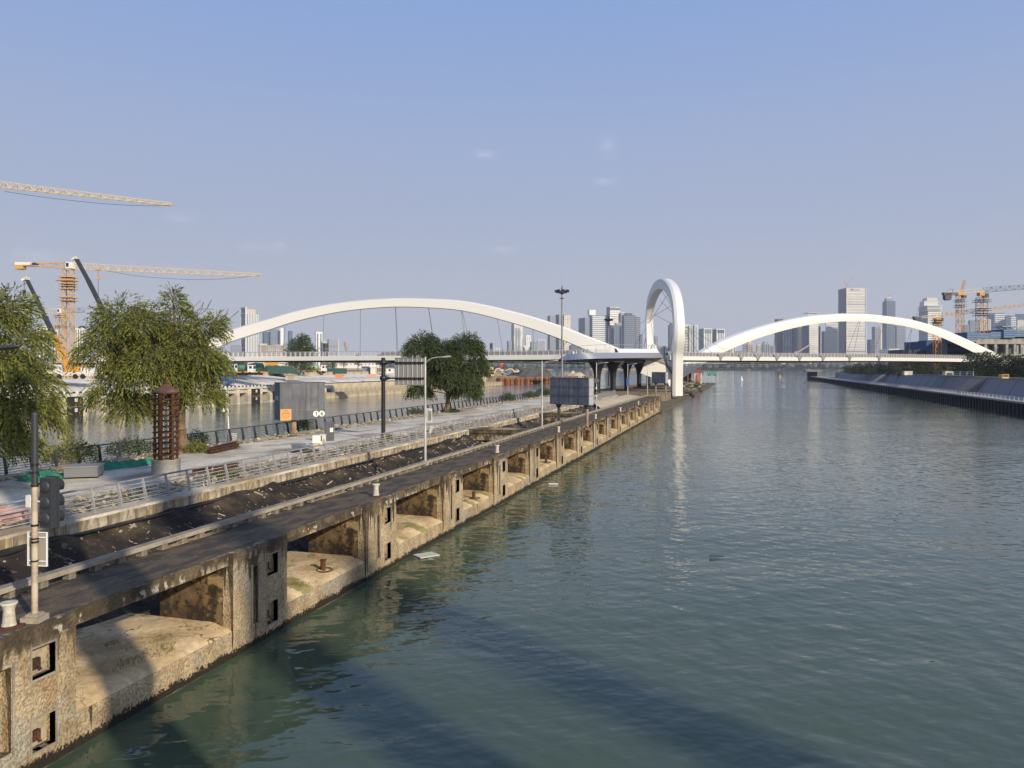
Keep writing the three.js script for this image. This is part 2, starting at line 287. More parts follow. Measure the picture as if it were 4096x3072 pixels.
// ---------- water ----------
{
  // ripples: a tile of many small waves, travelling mostly towards the viewer
  const N = 1024, L = 19, hgt = new Float32Array(N * N), waves = [];
  for (let i = 0; i < 90; i++) {
    const th = -0.25 + (rnd() + rnd() + rnd() - 1.5) * 1.6 + Math.PI / 2, k = Math.exp(rr(Math.log(9), Math.log(95)));
    const kx = Math.round(k * Math.cos(th)), ky = Math.round(k * Math.sin(th)); if (!kx && !ky) continue;
    waves.push([kx, ky, rr(0, 6.283), Math.pow(Math.hypot(kx, ky), -1.05)]);
  }
  let lo = 1e9, hi = -1e9;
  const sx = waves.map(w => { const c = new Float32Array(N), s = new Float32Array(N); for (let i = 0; i < N; i++) { const a = 2 * Math.PI * w[0] * i / N; c[i] = Math.cos(a); s[i] = Math.sin(a); } return [c, s]; });
  for (let j = 0; j < N; j++) {
    const cy = waves.map(w => { const a = 2 * Math.PI * w[1] * j / N + w[2]; return [Math.cos(a), Math.sin(a)]; });
    for (let i = 0; i < N; i++) {
      let h = 0; for (let q = 0; q < waves.length; q++) h += waves[q][3] * (sx[q][1][i] * cy[q][0] + sx[q][0][i] * cy[q][1]);
      hgt[j * N + i] = h; if (h < lo) lo = h; if (h > hi) hi = h;
    }
  }
  let g2 = 0; for (let j = 0; j < N; j += 3) for (let i = 0; i < N - 1; i++) { const d = (hgt[j * N + i + 1] - hgt[j * N + i]); g2 += d * d; } for (let j = 0; j < N - 1; j++) for (let i = 0; i < N; i += 3) { const d = (hgt[(j + 1) * N + i] - hgt[j * N + i]); g2 += d * d; }
  const slope = Math.sqrt(g2 / (N * N / 3)) / (L / N) / (hi - lo);        // rms slope for one metre of relief
  const bump = tex(N, N, (u, v) => (hgt[Math.min(N - 1, v * N | 0) * N + Math.min(N - 1, u * N | 0)] - lo) / (hi - lo), false, 1 / L, 1 / L);
  const colour = tex(512, 512, (u, v) => mix3([0.262, 0.318, 0.252], [0.34, 0.384, 0.285], sstep(0.3, 0.7, fbm(u, v, 3, 3, 5, 151))), true, 1 / 170, 1 / 170);
  const rough = tex(512, 512, (u, v) => 0.25 + 0.75 * sstep(0.35, 0.7, fbm(u, v, 4, 7, 5, 161)), false, 1 / 260, 1 / 210);
  const mat = new THREE.MeshPhysicalMaterial({ color: 0xffffff, map: colour, roughness: 0.10, roughnessMap: rough, ior: 1.333, bumpMap: bump, bumpScale: 0.047 / slope });
  // sheet: fine round the pier head, coarse towards the far shore, with a real low swell
  const swell = []; for (let i = 0; i < 26; i++) { const l = Math.exp(rr(Math.log(2.6), Math.log(26))), th = Math.PI / 2 - 0.3 + rr(-0.75, 0.75); swell.push([2 * Math.PI / l * Math.cos(th), 2 * Math.PI / l * Math.sin(th), rr(0, 6.28), 0.0012 * Math.pow(l, 0.75), l]); }
  const angs = []; for (let i = 0; i <= 420; i++) angs.push(-Math.PI / 2 - YAW * 0 - 1.0 + i / 420 * 2.0); for (let i = 1; i < 40; i++) angs.push(-Math.PI / 2 + 1.0 + i / 40 * (2 * Math.PI - 2.0));
  const rads = [0.5]; while (rads.at(-1) < 7000) rads.push(Math.max(rads.at(-1) * 1.022, rads.at(-1) + 0.35));
  const na = angs.length, pos = new Float32Array(na * rads.length * 3), uv = new Float32Array(na * rads.length * 2), idx = [];
  rads.forEach((r, j) => angs.forEach((a, i) => {
    const x = r * Math.cos(a + YAW * 0.0) , z = r * Math.sin(a), o = j * na + i, sp = Math.max(r * 0.022, 0.35);
    let y = 0; for (const w of swell) { const f = clamp(w[4] / (3 * sp) - 0.6); if (f) y += f * w[3] * Math.sin(w[0] * x + w[1] * z + w[2]); }
    pos.set([x, y, z], o * 3); uv.set([x, z], o * 2);
  }));
  for (let j = 0; j < rads.length - 1; j++) for (let i = 0; i < na; i++) { const a = j * na + i, b = j * na + (i + 1) % na; idx.push(a, b, a + na, b, b + na, a + na); }
  const g = new THREE.BufferGeometry(); g.setAttribute('position', new THREE.BufferAttribute(pos, 3)); g.setAttribute('uv', new THREE.BufferAttribute(uv, 2)); g.setIndex(idx); g.computeVertexNormals();
  if (g.attributes.normal.getY(na * 10) < 0) { for (let i = 0; i < idx.length; i += 3) [idx[i + 1], idx[i + 2]] = [idx[i + 2], idx[i + 1]]; g.setIndex(idx); g.computeVertexNormals(); }
  const m = new THREE.Mesh(g, mat); m.name = 'water'; m.receiveShadow = true; m.castShadow = true; tag(m, 'grey green river and dock water with fine ripples'); m.userData.kind = 'structure'; scene.add(m);
}
const structure = (b, name, mat, label, parent = scene) => { const m = b.build(name, mat, parent); m.userData.kind = 'structure'; if (label) m.userData.label = label; return m; };
// an uneven sheet: f(s, t) -> Vector3, s and t in 0..1
function sheet(f, ns, nt) {
  const pos = [], idx = [];
  for (let j = 0; j <= nt; j++) for (let i = 0; i <= ns; i++) pos.push(...f(i / ns, j / nt).toArray());
  for (let j = 0; j < nt; j++) for (let i = 0; i < ns; i++) { const a = j * (ns + 1) + i; idx.push(a, a + 1, a + ns + 1, a + 1, a + ns + 2, a + ns + 1); }
  const g = new THREE.BufferGeometry(); g.setAttribute('position', new THREE.Float32BufferAttribute(pos, 3)); g.setIndex(idx); g.computeVertexNormals(); return g;
}
const lump = (x, z, s) => vnoise(x / s + 1000, z / s + 1000, 4096, 4096, 7) - 0.5;

// ---------- the wharf along the pier ----------
const XF = -16.65, ZN = k => -3.0 - 9.85 * k, NP = 18;                   // pillar faces; near edge of pillar k
{
  const g = thing('wharf', 'long weathered concrete wharf on square pillars along the dock water', 'wharf', [XF, 0, -12]);
  const nicheShape = () => {
    const s = new THREE.Shape([[0, -1.2], [3.3, -1.2], [3.3, 3.6], [0, 3.6]].map(p => new THREE.Vector2(...p)));
    for (const [a, b, c, d] of [[1.98, 2.66, 2.3, 3.06], [1.98, 2.66, 0.5, 1.3], [1.12, 1.42, 0.8, 2.85]]) s.holes.push(new THREE.Path([[a, c], [a, d], [b, d], [b, c]].map(p => new THREE.Vector2(...p))));
    return s;
  };
  const face = new THREE.ExtrudeGeometry(nicheShape(), { depth: 0.3, bevelEnabled: false }).rotateY(Math.PI / 2);
  for (let k = 0; k < NP; k++) {
    const zn = ZN(k), zf = zn - 3.3;
    // body; its bay sides are stained
    const body = new MB().add(face, new THREE.Matrix4().makeTranslation(XF - 0.3, 0, zn)).box(XF - 0.42, XF - 0.302, -1.2, 3.595, zn - 0.01, zf + 0.01).box(XF - 3.05, XF - 0.42, 3.1, 3.594, zn - 0.01, zf + 0.01).build('pillar', M.wharf, g);
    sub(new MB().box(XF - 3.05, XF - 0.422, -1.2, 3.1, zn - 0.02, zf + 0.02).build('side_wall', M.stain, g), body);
    for (const y of [2.3, 0.5]) {
      const h = y > 1 ? 0.76 : 0.8, f = new MB(), x = XF + 0.02;
      f.box(x - 0.2, x, y - 0.05, y, zn - 1.93, zn - 2.71).box(x - 0.2, x, y + h, y + h + 0.05, zn - 1.93, zn - 2.71).box(x - 0.2, x, y, y + h, zn - 1.93, zn - 1.98).box(x - 0.2, x, y, y + h, zn - 2.66, zn - 2.71);
      sub(f.build('niche_frame', M.ledge, g), body);
      sub(new MB().box(XF - 0.299, XF - 0.285, y, y + h, zn - 1.98, zn - 2.66).build('niche_back', M.tanConc, g), body);
      sub(new MB().box(XF - 0.3, XF - 0.18, y + 0.16, y + 0.42, zn - 2.2, zn - 2.4).tube(V(XF - 0.2, y + 0.3, zn - 2.3), V(XF - 0.06, y + 0.16, zn - 2.3), 0.03).build('mooring_hook', M.rust, g), body);
    }
    sub(new MB().box(XF - 0.2, XF + 0.03, 0.7, 2.95, zn - 1.0, zn - 1.1).box(XF - 0.2, XF + 0.025, 0.7, 2.95, zn - 1.44, zn - 1.5).build('groove_rail', M.ledge, g), body);
    if (k < NP - 1) {
      new MB().box(XF - 0.46, XF - 0.2, 3.17, 3.592, zf - 0.002, ZN(k + 1) + 0.002).box(XF - 1.7, XF - 1.45, 3.05, 3.33, zf - 0.002, ZN(k + 1) + 0.002).box(XF - 2.95, XF - 2.7, 3.05, 3.33, zf - 0.002, ZN(k + 1) + 0.002).build('edge_beam', M.wharf, g);
    }
    // apron slab of this bay, its face flush with the pillars, a dark expansion joint between
    const gap = k % 3 === 2 ? 0.05 : 0.012, z0 = zf - gap, z1 = ZN(k + 1) + gap;
    const prof = [[XF - 0.035, -1.2], [XF - 0.045, 0.9], [XF - 0.14, 0.9], [XF - 0.85, 1.0], [XF - 5.9, 1.05], [XF - 5.9, -1.2]];
    if (k < NP - 1) {
      const e = new THREE.ExtrudeGeometry(new THREE.Shape(prof.map(p => new THREE.Vector2(...p))), { depth: z0 - z1, bevelEnabled: false }).translate(0, 0, z1);
      const top = new MB().add(sheet((s, t) => { const x = XF - 0.043 - 5.86 * s, z = lerp(z0, z1, t); return V(x, (s < 0.02 ? 0.91 : s < 0.13 ? lerp(1.0, 1.17, (s - 0.02) / 0.11) : 1.17 + 0.02 * s) + 0.03 * lump(x, z, 2.4) * sstep(0.1, 0.3, s) + 0.02 * lump(x, z, 0.35) * (s > 0 && s < 0.2), z); }, 40, 40));
      const slab = new MB().add(e).build('apron_slab', M.wharf, g);
      sub(top.build('silt_floor', M.apron, g), slab);
    }
  }
  new MB().box(XF - 2.95, XF - 0.48, 3.33, 3.585, 1, ZN(NP - 1) - 3.3).build('deck', M.asphalt, g);
  for (let k = 0; k < NP; k++) new MB().box(XF - 2.66, XF - (k ? 0.24 : 0.24), 3.598, 3.604, ZN(k) + 6.54, ZN(k) - 3.3).build('deck_surface', M.asphalt, g);
  // low ledge on blocks along the back of the deck
  const blk = new THREE.BoxGeometry(0.26, 0.19, 0.3); boxUV(blk.toNonIndexed());
  for (let k = 0; k < NP; k++) {
    const z0 = ZN(k) + 6.5, z1 = z0 - 9.82, j = rr(-0.015, 0.015);
    new MB().box(XF - 3.0, XF - 2.68, 3.785 + j, 3.935 + j, z0, z1).build('ledge_beam', M.ledge, g);
    for (let i = 0; i < 10; i++) piece('ledge_block', UNIT, M.ledge, g, [-2.85, 3.69, z0 - 0.5 - i * 0.985 + 12], [0.24, 0.2, 0.26]);
  }
  // concrete slabs that cross the pit behind the deck
  for (const [z, w, lab] of [[-73.5, 2.6, 1], [-101.5, 2.2, 2]]) {
    const b = new MB().box(-25.7, XF - 3.0, 3.5, 3.9, z + w / 2, z - w / 2).box(-25.7, XF - 3.0, 2.8, 3.5, z + w / 2 - 0.1, z + w / 2 - 0.5).box(-25.7, XF - 3.0, 2.8, 3.5, z - w / 2 + 0.5, z - w / 2 + 0.1);
    b.build('crossing_slab', M.wharf, g);
  }
}
// dark bank between the walkway and the wharf
{
  const prof = t => t < 0.12 ? [-25.6, 3.32] : [lerp(-25.6, -20.0, (t - 0.12) / 0.88), lerp(3.3, 0.7, Math.pow((t - 0.12) / 0.88, 0.95))];
  const b = new MB().add(sheet((s, t) => { const z = lerp(2, -172, s), p = prof(t), k = t > 0.1 ? 1 : 0; return V(p[0] + k * 0.18 * lump(z, p[0], 0.9), p[1] + k * (0.35 * lump(p[0], z, 1.6) + 0.16 * lump(p[0], z, 0.5)), z); }, 700, 16));
  structure(b, 'bank', M.bank, 'dark muddy bank strewn with scraps behind the wharf deck');
  // pale scraps, roots and cords on the bank
  const geo = [new THREE.BoxGeometry(1, 0.12, 0.16), new THREE.BoxGeometry(0.5, 0.1, 0.4), new THREE.TorusGeometry(0.4, 0.06, 4, 8, 2.4).rotateX(Math.PI / 2)].map(x => x);
  geo.forEach((gm, q) => {
    const im = new THREE.InstancedMesh(gm, std([0.36, 0.32, 0.25], 1), 520); im.name = numbered('bank_litter'); im.userData.kind = 'stuff'; tag(im, ['pale splinters and sticks scattered on the dark bank', 'broken scraps scattered on the dark bank', 'curled cords scattered on the dark bank'][q], 'litter');
    const m4 = new THREE.Matrix4();
    for (let i = 0; i < 520; i++) {
      const t = Math.pow(rnd(), 1.3) * 0.75, p = [lerp(-25.4, -20.2, t), 0], z = -8 - 150 * rnd();
      p[1] = lerp(3.3, 0.7, Math.pow((-25.6 - p[0]) / -5.6, 0.95)) + 0.03;
      const s = rr(0.08, q ? 0.32 : 0.55);
      m4.compose(V(p[0], p[1], z), new THREE.Quaternion().setFromEuler(new THREE.Euler(rr(-0.3, 0.3), rr(0, 6.28), -0.43 + rr(-0.2, 0.2))), V(s, s, s)); im.setMatrixAt(i, m4);
    }
    im.castShadow = im.receiveShadow = true; scene.add(im);
  });
  const c = []; for (let z = -6; z > -74; z -= 2.2) c.push(V(-25.35 + 0.25 * lump(z, 3, 3), 3.28 + 0.12 * lump(z, 9, 4), z));
  tag(new MB().path(c, 0.055, 5, 3).build('cable', M.black), 'black cable lying along the foot of the walkway kerb', 'cable');
}
// ---------- walkway on the pier ----------
{
  structure(new MB().slab([[-26.45, 4], [-40.9, 4], [-40.9, -300], [-36, -400], [-20, -500], [-16, -500], [-17.5, -300], [-17.5, -200], [-22, -178], [-26.45, -168]], -1, 3.3), 'pier_ground', M.earth, 'bare brown ground of the pier head');
  { const wk = new THREE.Group(); wk.name = 'walkway'; wk.userData.kind = 'structure'; tag(wk, 'pale concrete walkway of cast slabs between the two railings'); scene.add(wk); atBase.add(wk); const tones = [0.92, 1, 0.96, 1.04].map(k => { const m = M.pave.clone(); m.color.setRGB(k, k, k * 0.99); return m; });
    for (let z = 4; z > -172; z -= 5) for (const [x0, x1] of [[-26.45, -33.4], [-33.43, -40.6]]) new MB().box(x0, x1, 3.302, 3.8 + rr(-0.008, 0.008), z, Math.max(z - 4.97, -172)).build('slab', tones[Math.floor(rnd() * 4)], wk); }
  const strip = (x0, x1, amp, n, seed2) => new MB().add(sheet((s, t) => { const z = lerp(2, -171, s), x = lerp(x0, x1, t), e = Math.min(1, 6 * Math.min(t, 1 - t)); return V(x + (t > 0 && t < 1 ? 0 : 0.7 * lump(z, seed2, 3)), 3.804 + e * amp * (0.5 + lump(x, z, 0.7) + 0.7 * lump(x, z, 2.5)), z); }, 520, n));
  structure(strip(-26.7, -29.6, 0.12, 8, 5), 'rubble_strip', M.rubble, 'strip of broken stone just behind the front railing');
  structure(strip(-38.3, -40.4, 0.16, 7, 8), 'rubble_strip', M.rubble, 'strip of broken kerb and sand along the rear railing');
  const geo = new THREE.DodecahedronGeometry(0.5, 0);
  for (const [n, x0, x1, lab] of [[1100, -29.7, -26.6, 'loose stones scattered behind the front railing'], [700, -40.5, -38.1, 'loose stones scattered along the rear railing']]) {
    const im = new THREE.InstancedMesh(geo, std([0.42, 0.365, 0.28], 1), n), m4 = new THREE.Matrix4(), col = new THREE.Color();
    for (let i = 0; i < n; i++) {
      const s = Math.exp(rr(Math.log(0.07), Math.log(0.34))); m4.compose(V(rr(x0, x1), 3.85 + s * 0.1, -10 - 150 * rnd()), new THREE.Quaternion().setFromEuler(new THREE.Euler(rr(0, 6), rr(0, 6), rr(0, 6))), V(s * rr(0.8, 1.8), s * rr(0.4, 0.8), s)); im.setMatrixAt(i, m4);
      const k = rr(0.6, 1.25); im.setColorAt(i, col.setRGB(k, k * rr(0.9, 1), k * rr(0.78, 0.98)));
    }
    im.name = numbered('rubble'); im.userData.kind = 'stuff'; tag(im, lab, 'rubble'); im.castShadow = im.receiveShadow = true; scene.add(im);
  }
  // kerb: coping lengths on a wall of upright stones
  const g = thing('kerb_wall', 'low kerb of rough upright stones under a pale coping along the walkway', 'kerb', [-26, 3, -12]);
  for (let z = 3; z > -170; z -= 5.2) new MB().box(-26.5, -25.68, 3.72, 3.86 + rr(-0.01, 0.01), z, Math.max(z - 5.18, -172)).build('coping', M.pave, g);
  let z = -4, n = 0; const shapes = [0, 1, 2, 3].map(i => { const q = new THREE.BoxGeometry(1, 1, 1, 2, 2, 3).toNonIndexed(), p = q.attributes.position; for (let k = 0; k < p.count; k++) { const s = [p.getX(k), p.getY(k), p.getZ(k)]; p.setXYZ(k, s[0] + 0.22 * (hash(Math.round(s[1] * 9 + 20), Math.round(s[2] * 9 + 20), i) - 0.5), s[1], s[2] + 0.05 * (hash(Math.round(s[1] * 9 + 20), 3, i + 5) - 0.5)); } q.computeVertexNormals(); boxUV(q); return q; });
  while (z > -168 && n < 298) { const w = rr(0.42, 0.72); const m = piece('stone', shapes[n % 4], M.kerbS ??= [M.kerb, grain(std([0.50, 0.43, 0.32], 0.95), 0.7, 0.05, 2), grain(std([0.40, 0.34, 0.25], 0.95), 0.7, 0.05, 2), grain(std([0.57, 0.50, 0.38], 0.95), 0.7, 0.05, 2)][0], g, [0.14 + rr(-0.03, 0.03), 0.47 - rr(0, 0.03), z - w / 2 + 12], [0.4, 0.56, w - 0.03]);
    m.material = [grainK(0), grainK(1), grainK(2), M.kerb][Math.floor(rnd() * 4)]; z -= w; n++; }
}
function grainK(i) { return (grainK.m ??= [[0.50, 0.43, 0.32], [0.38, 0.325, 0.24], [0.57, 0.50, 0.385]].map(c => grain(std(c, 0.95), 0.7, 0.05, 2)))[i]; }
// paved bank at the pier head
structure(new MB().quad(V(-25.9, 3.82, -140), V(-20.1, 1.7, -128), V(-19.8, 3.3, -176), V(-24, 3.84, -176)).quad(V(-25.9, 3.3, -140), V(-20.1, 1.0, -128), V(-19.8, 1.0, -176), V(-24, 3.3, -176)), 'paved_slope', M.tanConc, 'tan paved slope below the railing near the pier head');
structure(new MB().slab([[-16.7, -174], [-15.4, -250], [-14, -380], [-14.2, -505], [-17, -505], [-18.2, -380], [-18.6, -250], [-19.5, -174]], -1, 1.5).slab([[-16.2, -174], [-14.9, -250], [-13.5, -380], [-13.7, -505.5], [-16, -505.5], [-17.2, -250], [-17.5, -174]], -1, 0.5), 'tip_wall', grain(std([0.13, 0.115, 0.09], 0.9), 1, 0.03, 4), 'low quay wall that runs to the tip of the pier');
structure(new MB().quad(V(-19.4, 1.52, -174), V(-26, 3.35, -174), V(-26, 3.35, -330), V(-18.5, 1.52, -330)).quad(V(-18.5, 1.52, -330), V(-26, 3.35, -330), V(-20, 3.31, -500), V(-17, 1.52, -500)), 'pier_slope', M.earth, 'bare earth slope at the tip of the pier');

// ---------- railings ----------
function railing(name, label, cat, x, z0, z1, step, lean, mat, h, y0, wires, group, wd = 0.14) {
  const g = thing(name, label, cat, [x, y0, z0], group), n = Math.round((z0 - z1) / step);
  const pg = new MB().bar(V(0, -0.02, 0), V(lean * 0.35, h * 0.5, 0), wd * 0.4, wd).bar(V(lean * 0.35, h * 0.48, 0), V(lean, h, 0), wd * 0.4, wd * 0.85).boxc(0, 0.02, 0, 0.2, 0.06, 0.16).geo();
  for (let i = 0; i <= n; i++) piece('post', pg, mat, g, [0, 0, (z1 - z0) * i / n], null, 0);
  new MB().tube(V(x + lean, y0 + h + 0.02, z0 + 0.2), V(x + lean, y0 + h + 0.02, z1 - 0.2), 0.045).build('top_rail', mat === M.postGrey ? M.galv : mat, g);
  for (let k = 1; k <= wires; k++) { const f = k / (wires + 1), xx = x + (f < 0.5 ? lean * 0.7 * f : lerp(lean * 0.35, lean, 2 * f - 1)); new MB().bar(V(xx, y0 + h * f, z0), V(xx, y0 + h * f, z1), 0.028).build('rail', mat, g); }
  return g;
}
railing('railing', 'light grey metal railing along the kerb, the near stretch by the pink pipes', 'railing', -26.2, -7, -68, 1.5, -0.2, M.postGrey, 1.0, 3.86, 5);
railing('railing', 'light grey metal railing along the kerb, short stretch before the crossing slabs', 'railing', -26.2, -69.6, -98, 1.5, -0.2, M.postGrey, 1.0, 3.86, 5);
railing('railing', 'light grey metal railing along the kerb, far stretch beneath the black columns', 'railing', -26.2, -104.5, -172, 1.5, -0.2, M.postGrey, 1.0, 3.86, 4);
railing('railing', 'dark steel railing along the rear edge of the walkway', 'railing', -40.7, -26, -172, 1.72, -0.18, M.fenceDark, 1.05, 3.75, 6, undefined, 0.2);
// ---------- the white arch footbridge ----------
const Z4 = (x, y) => [2200 + x / 3.016, 1050 + y / 3.016], Z5 = (x, y) => [2800 + x / 3.016, 1050 + y / 3.016], Z6 = (x, y) => [3400 + x / 2.552, 1050 + y / 2.552];
const Z1 = (x, y) => [x / 2.16, 900 + y / 2.16], Z2 = (x, y) => [800 + x / 2.16, 1100 + y / 2.16], Z3 = (x, y) => [1600 + x / 2.16, 1100 + y / 2.16];
function sweep(curve, n, nrm, prof, cap = true) {                         // prof(t) -> [[across, up], ...], smooth along, creased across
  const rings = [];
  for (let i = 0; i <= n; i++) {
    const t = i / n, c = curve.getPointAt(t), T = curve.getTangentAt(t), N = typeof nrm === 'function' ? nrm(T) : nrm.clone(), B = N.clone().cross(T).normalize(); if (typeof nrm === 'function' && B.y < 0) B.negate();
    rings.push(prof(t).map(p => c.clone().addScaledVector(N, p[0]).addScaledVector(B, p[1])));
  }
  const m = rings[0].length, out = [];
  for (let k = 0; k < m; k++) {
    const pos = [], idx = [];
    rings.forEach(r => pos.push(...r[k].toArray(), ...r[(k + 1) % m].toArray()));
    for (let i = 0; i < n; i++) idx.push(2 * i, 2 * i + 1, 2 * i + 2, 2 * i + 1, 2 * i + 3, 2 * i + 2);
    const g = new THREE.BufferGeometry(); g.setAttribute('position', new THREE.Float32BufferAttribute(pos, 3)); g.setIndex(idx); g.computeVertexNormals(); out.push(g.toNonIndexed());
  }
  if (cap) for (const r of [rings[0], rings[n]]) for (let k = 1; k < m - 1; k++) { const g = new THREE.BufferGeometry(); g.setAttribute('position', new THREE.Float32BufferAttribute([...r[0].toArray(), ...r[k].toArray(), ...r[k + 1].toArray()], 3)); g.computeVertexNormals(); out.push(g); }
  const g = mergeGeometries(out.map(q => { for (const k of Object.keys(q.attributes)) if (!['position', 'normal'].includes(k)) q.deleteAttribute(k); return q; }));
  // turn every face outwards: away from the centre line
  return g;
}
const bridge = thing('footbridge', 'white footbridge of two long arches, a standing ring and a deck on black columns', 'bridge', [-31, 3.5, -205]);
const hex = (w, h) => [[-w / 2, -h * 0.42], [-w * 0.34, h * 0.44], [w * 0.1, h * 0.5], [w / 2, h * 0.36], [w * 0.42, -h * 0.46], [0, -h * 0.5]];
{
  const onLine = (pts, a, b) => new THREE.CatmullRomCurve3(pts.map(p => PV(p[0], p[1], a, b)), false, 'centripetal');
  const LA = [-152, -181], LB = [-20, -213];
  const left = onLine([[690, 1478], [780, 1420], [892.6, 1357], [985, 1325], [1078, 1298], [1170, 1270], [1263, 1248], [1355, 1231], [1448, 1219.6], [1520, 1214], [1587, 1211], [1700, 1213], [1831, 1221.5], [1925, 1238], [2017, 1260.6], [2110, 1286], [2202, 1316], [2275, 1343], [2341, 1370], [2424, 1402], [2500, 1436]], LA, LB);
  const nl = V(LB[1] - LA[1], 0, -(LB[0] - LA[0])).normalize(); if (nl.z < 0) nl.negate();
  const thick = (t, a, b, c) => t < 0.5 ? lerp(a, b, sstep(0, 0.5, t)) : lerp(b, c, sstep(0.5, 1, t));
  new MB().add(sweep(left, 120, nl, t => hex(2.9, thick(t, 3.7, 2.55, 3.9)))).build('arch', M.white, bridge);
  const RA = [-13, -245], RB = [92, -331];
  const right = onLine([[2655, 1522], [2700, 1494], [2744, 1466], [2790, 1436], [2850, 1400], [2905, 1374], [2966, 1350], [3030, 1328], [3098, 1308.5], [3165, 1293], [3231, 1281], [3300, 1274], [3364, 1270], [3463, 1271.5], [3517.5, 1277], [3580, 1285], [3635, 1295], [3695, 1312], [3753, 1332], [3812, 1357], [3870, 1384], [3929, 1412], [3988, 1440], [4040, 1466]], RA, RB);
  const nr = V(RB[1] - RA[1], 0, -(RB[0] - RA[0])).normalize(); if (nr.z < 0) nr.negate();
  const hexR = (w, h) => [[-w / 2, -h * 0.10], [-w * 0.44, h * 0.42], [0, h * 0.5], [w * 0.5, h * 0.40], [w * 0.55, -h * 0.12], [w * 0.5, -h * 0.5]];
  new MB().add(sweep(right, 120, nr, t => hexR(3.3, thick(t, 4.0, 2.75, 4.2)))).build('arch', M.white, bridge);
  // the ring stands along the pier
  const GA = [-16.3, -216], GB = [-28.8, -268];
  const ringPts = [[2706, 1580], [2707, 1520], [2708, 1481], [2709.6, 1415], [2715, 1348], [2714.5, 1282], [2708, 1215], [2695, 1170], [2679, 1146], [2661, 1134], [2644, 1138], [2628, 1152], [2613, 1182], [2603, 1215], [2599, 1250], [2597, 1282], [2597.5, 1320], [2598.5, 1360], [2600, 1401], [2601, 1450], [2601.5, 1500]];
  const ring = onLine(ringPts, GA, GB), ng = V(GB[1] - GA[1], 0, -(GB[0] - GA[0])).normalize(); if (ng.x < 0) ng.negate();
  new MB().add(sweep(ring, 140, ng, t => { const w = lerp(2.8, 2.3, t), h = lerp(3.5, 2.8, t) * (t < 0.06 ? 1 + (0.06 - t) * 4 : 1); return [[-w / 2, -h / 2], [-w / 2, h * 0.42], [-w * 0.22, h / 2], [w / 2, h * 0.42], [w / 2, -h / 2]]; })).build('ring_arch', M.white, bridge);
  const KA = [-16.3, -216], KB = [-25.6, -214], nk = V(KB[1] - KA[1], 0, -(KB[0] - KA[0])).normalize(), link = onLine([[2706, 1452], [2699, 1477], [2688, 1491], [2670, 1497], [2640, 1497], [2610, 1491], [2585, 1483], [2568, 1476]], KA, KB);
  new MB().add(sweep(link, 40, nk, t => [[-1.2, -7.5], [-1.2, 1.25], [1.2, 1.25], [1.2, -7.5]])).build('ring_base', M.white, bridge);

  // decks
  const dl = new THREE.CatmullRomCurve3([V(-172, 12.9, -176), V(-135, 12.95, -183.5), V(-90, 13.05, -188), V(-55, 13.1, -190.5), V(-36, 13.2, -191.5)]);
  const dr = new THREE.CatmullRomCurve3([V(-24, 13.2, -215), V(-8, 13.2, -235), V(18, 13.2, -257), V(40, 13.3, -276), V(64, 13.3, -303), V(88, 13.1, -329)]);
  const side = T => V(-T.z, 0, T.x).normalize();
  for (const [c, n] of [[dl, 50], [dr, 50]]) {
    const gd = new MB().add(sweep(c, n, side, () => [[-2.7, -1.15], [-2.9, -0.1], [-2.6, 0], [2.6, 0], [2.9, -0.1], [2.7, -1.15]])).build('girder', M.white, bridge);
    sub(new MB().add(sweep(c, n, side, () => [[-1.7, -1.55], [-2.55, -1.152], [2.55, -1.152], [1.7, -1.55]])).build('soffit', M.blackCol, bridge), gd);
    const len = c.getLength(), np = Math.round(len / 1.42), rail = new MB(), out = new MB();
    for (const s of [-2.55, 2.55]) for (const h of [0.35, 0.62, 0.9, 1.22]) {
      const ps = []; for (let i = 0; i <= 30; i++) { const q = c.getPointAt(i / 30), S = side(c.getTangentAt(i / 30)); ps.push(q.addScaledVector(S, s).add(V(0, h, 0))); }
      out.path(ps, h > 1.1 ? 0.05 : 0.025, 5, 1);
    }
    const r = out.build('railing', M.postGrey, bridge);
    const pg = new THREE.BoxGeometry(0.06, 1.2, 0.1);
    for (let i = 0; i <= np; i++) for (const s of [-2.55, 2.55]) { const t = i / np, q = c.getPointAt(t), T = c.getTangentAt(t); q.addScaledVector(side(T), s); piece('post', pg, M.white, r, [q.x + 31, q.y + 0.6 - 3.5, q.z + 205], null, Math.atan2(T.x, T.z)); }
    // perforated screens behind the rails
    const scr = new MB(), t0 = c === dl ? 0.60 : 0.02, t1 = 0.985;
    for (let i = 0; i < 60; i++) { const a = c.getPointAt(lerp(t0, t1, i / 60)), b = c.getPointAt(lerp(t0, t1, (i + 0.97) / 60)), S = side(c.getTangentAt(lerp(t0, t1, i / 60))).multiplyScalar(2.45); for (const s of [1, -1]) scr.bar(a.clone().addScaledVector(S, s).add(V(0, 0.55, 0)), b.clone().addScaledVector(S, s).add(V(0, 0.55, 0)), 0.03, 0.9); }
    scr.build('screen', M.galv, bridge);
  }
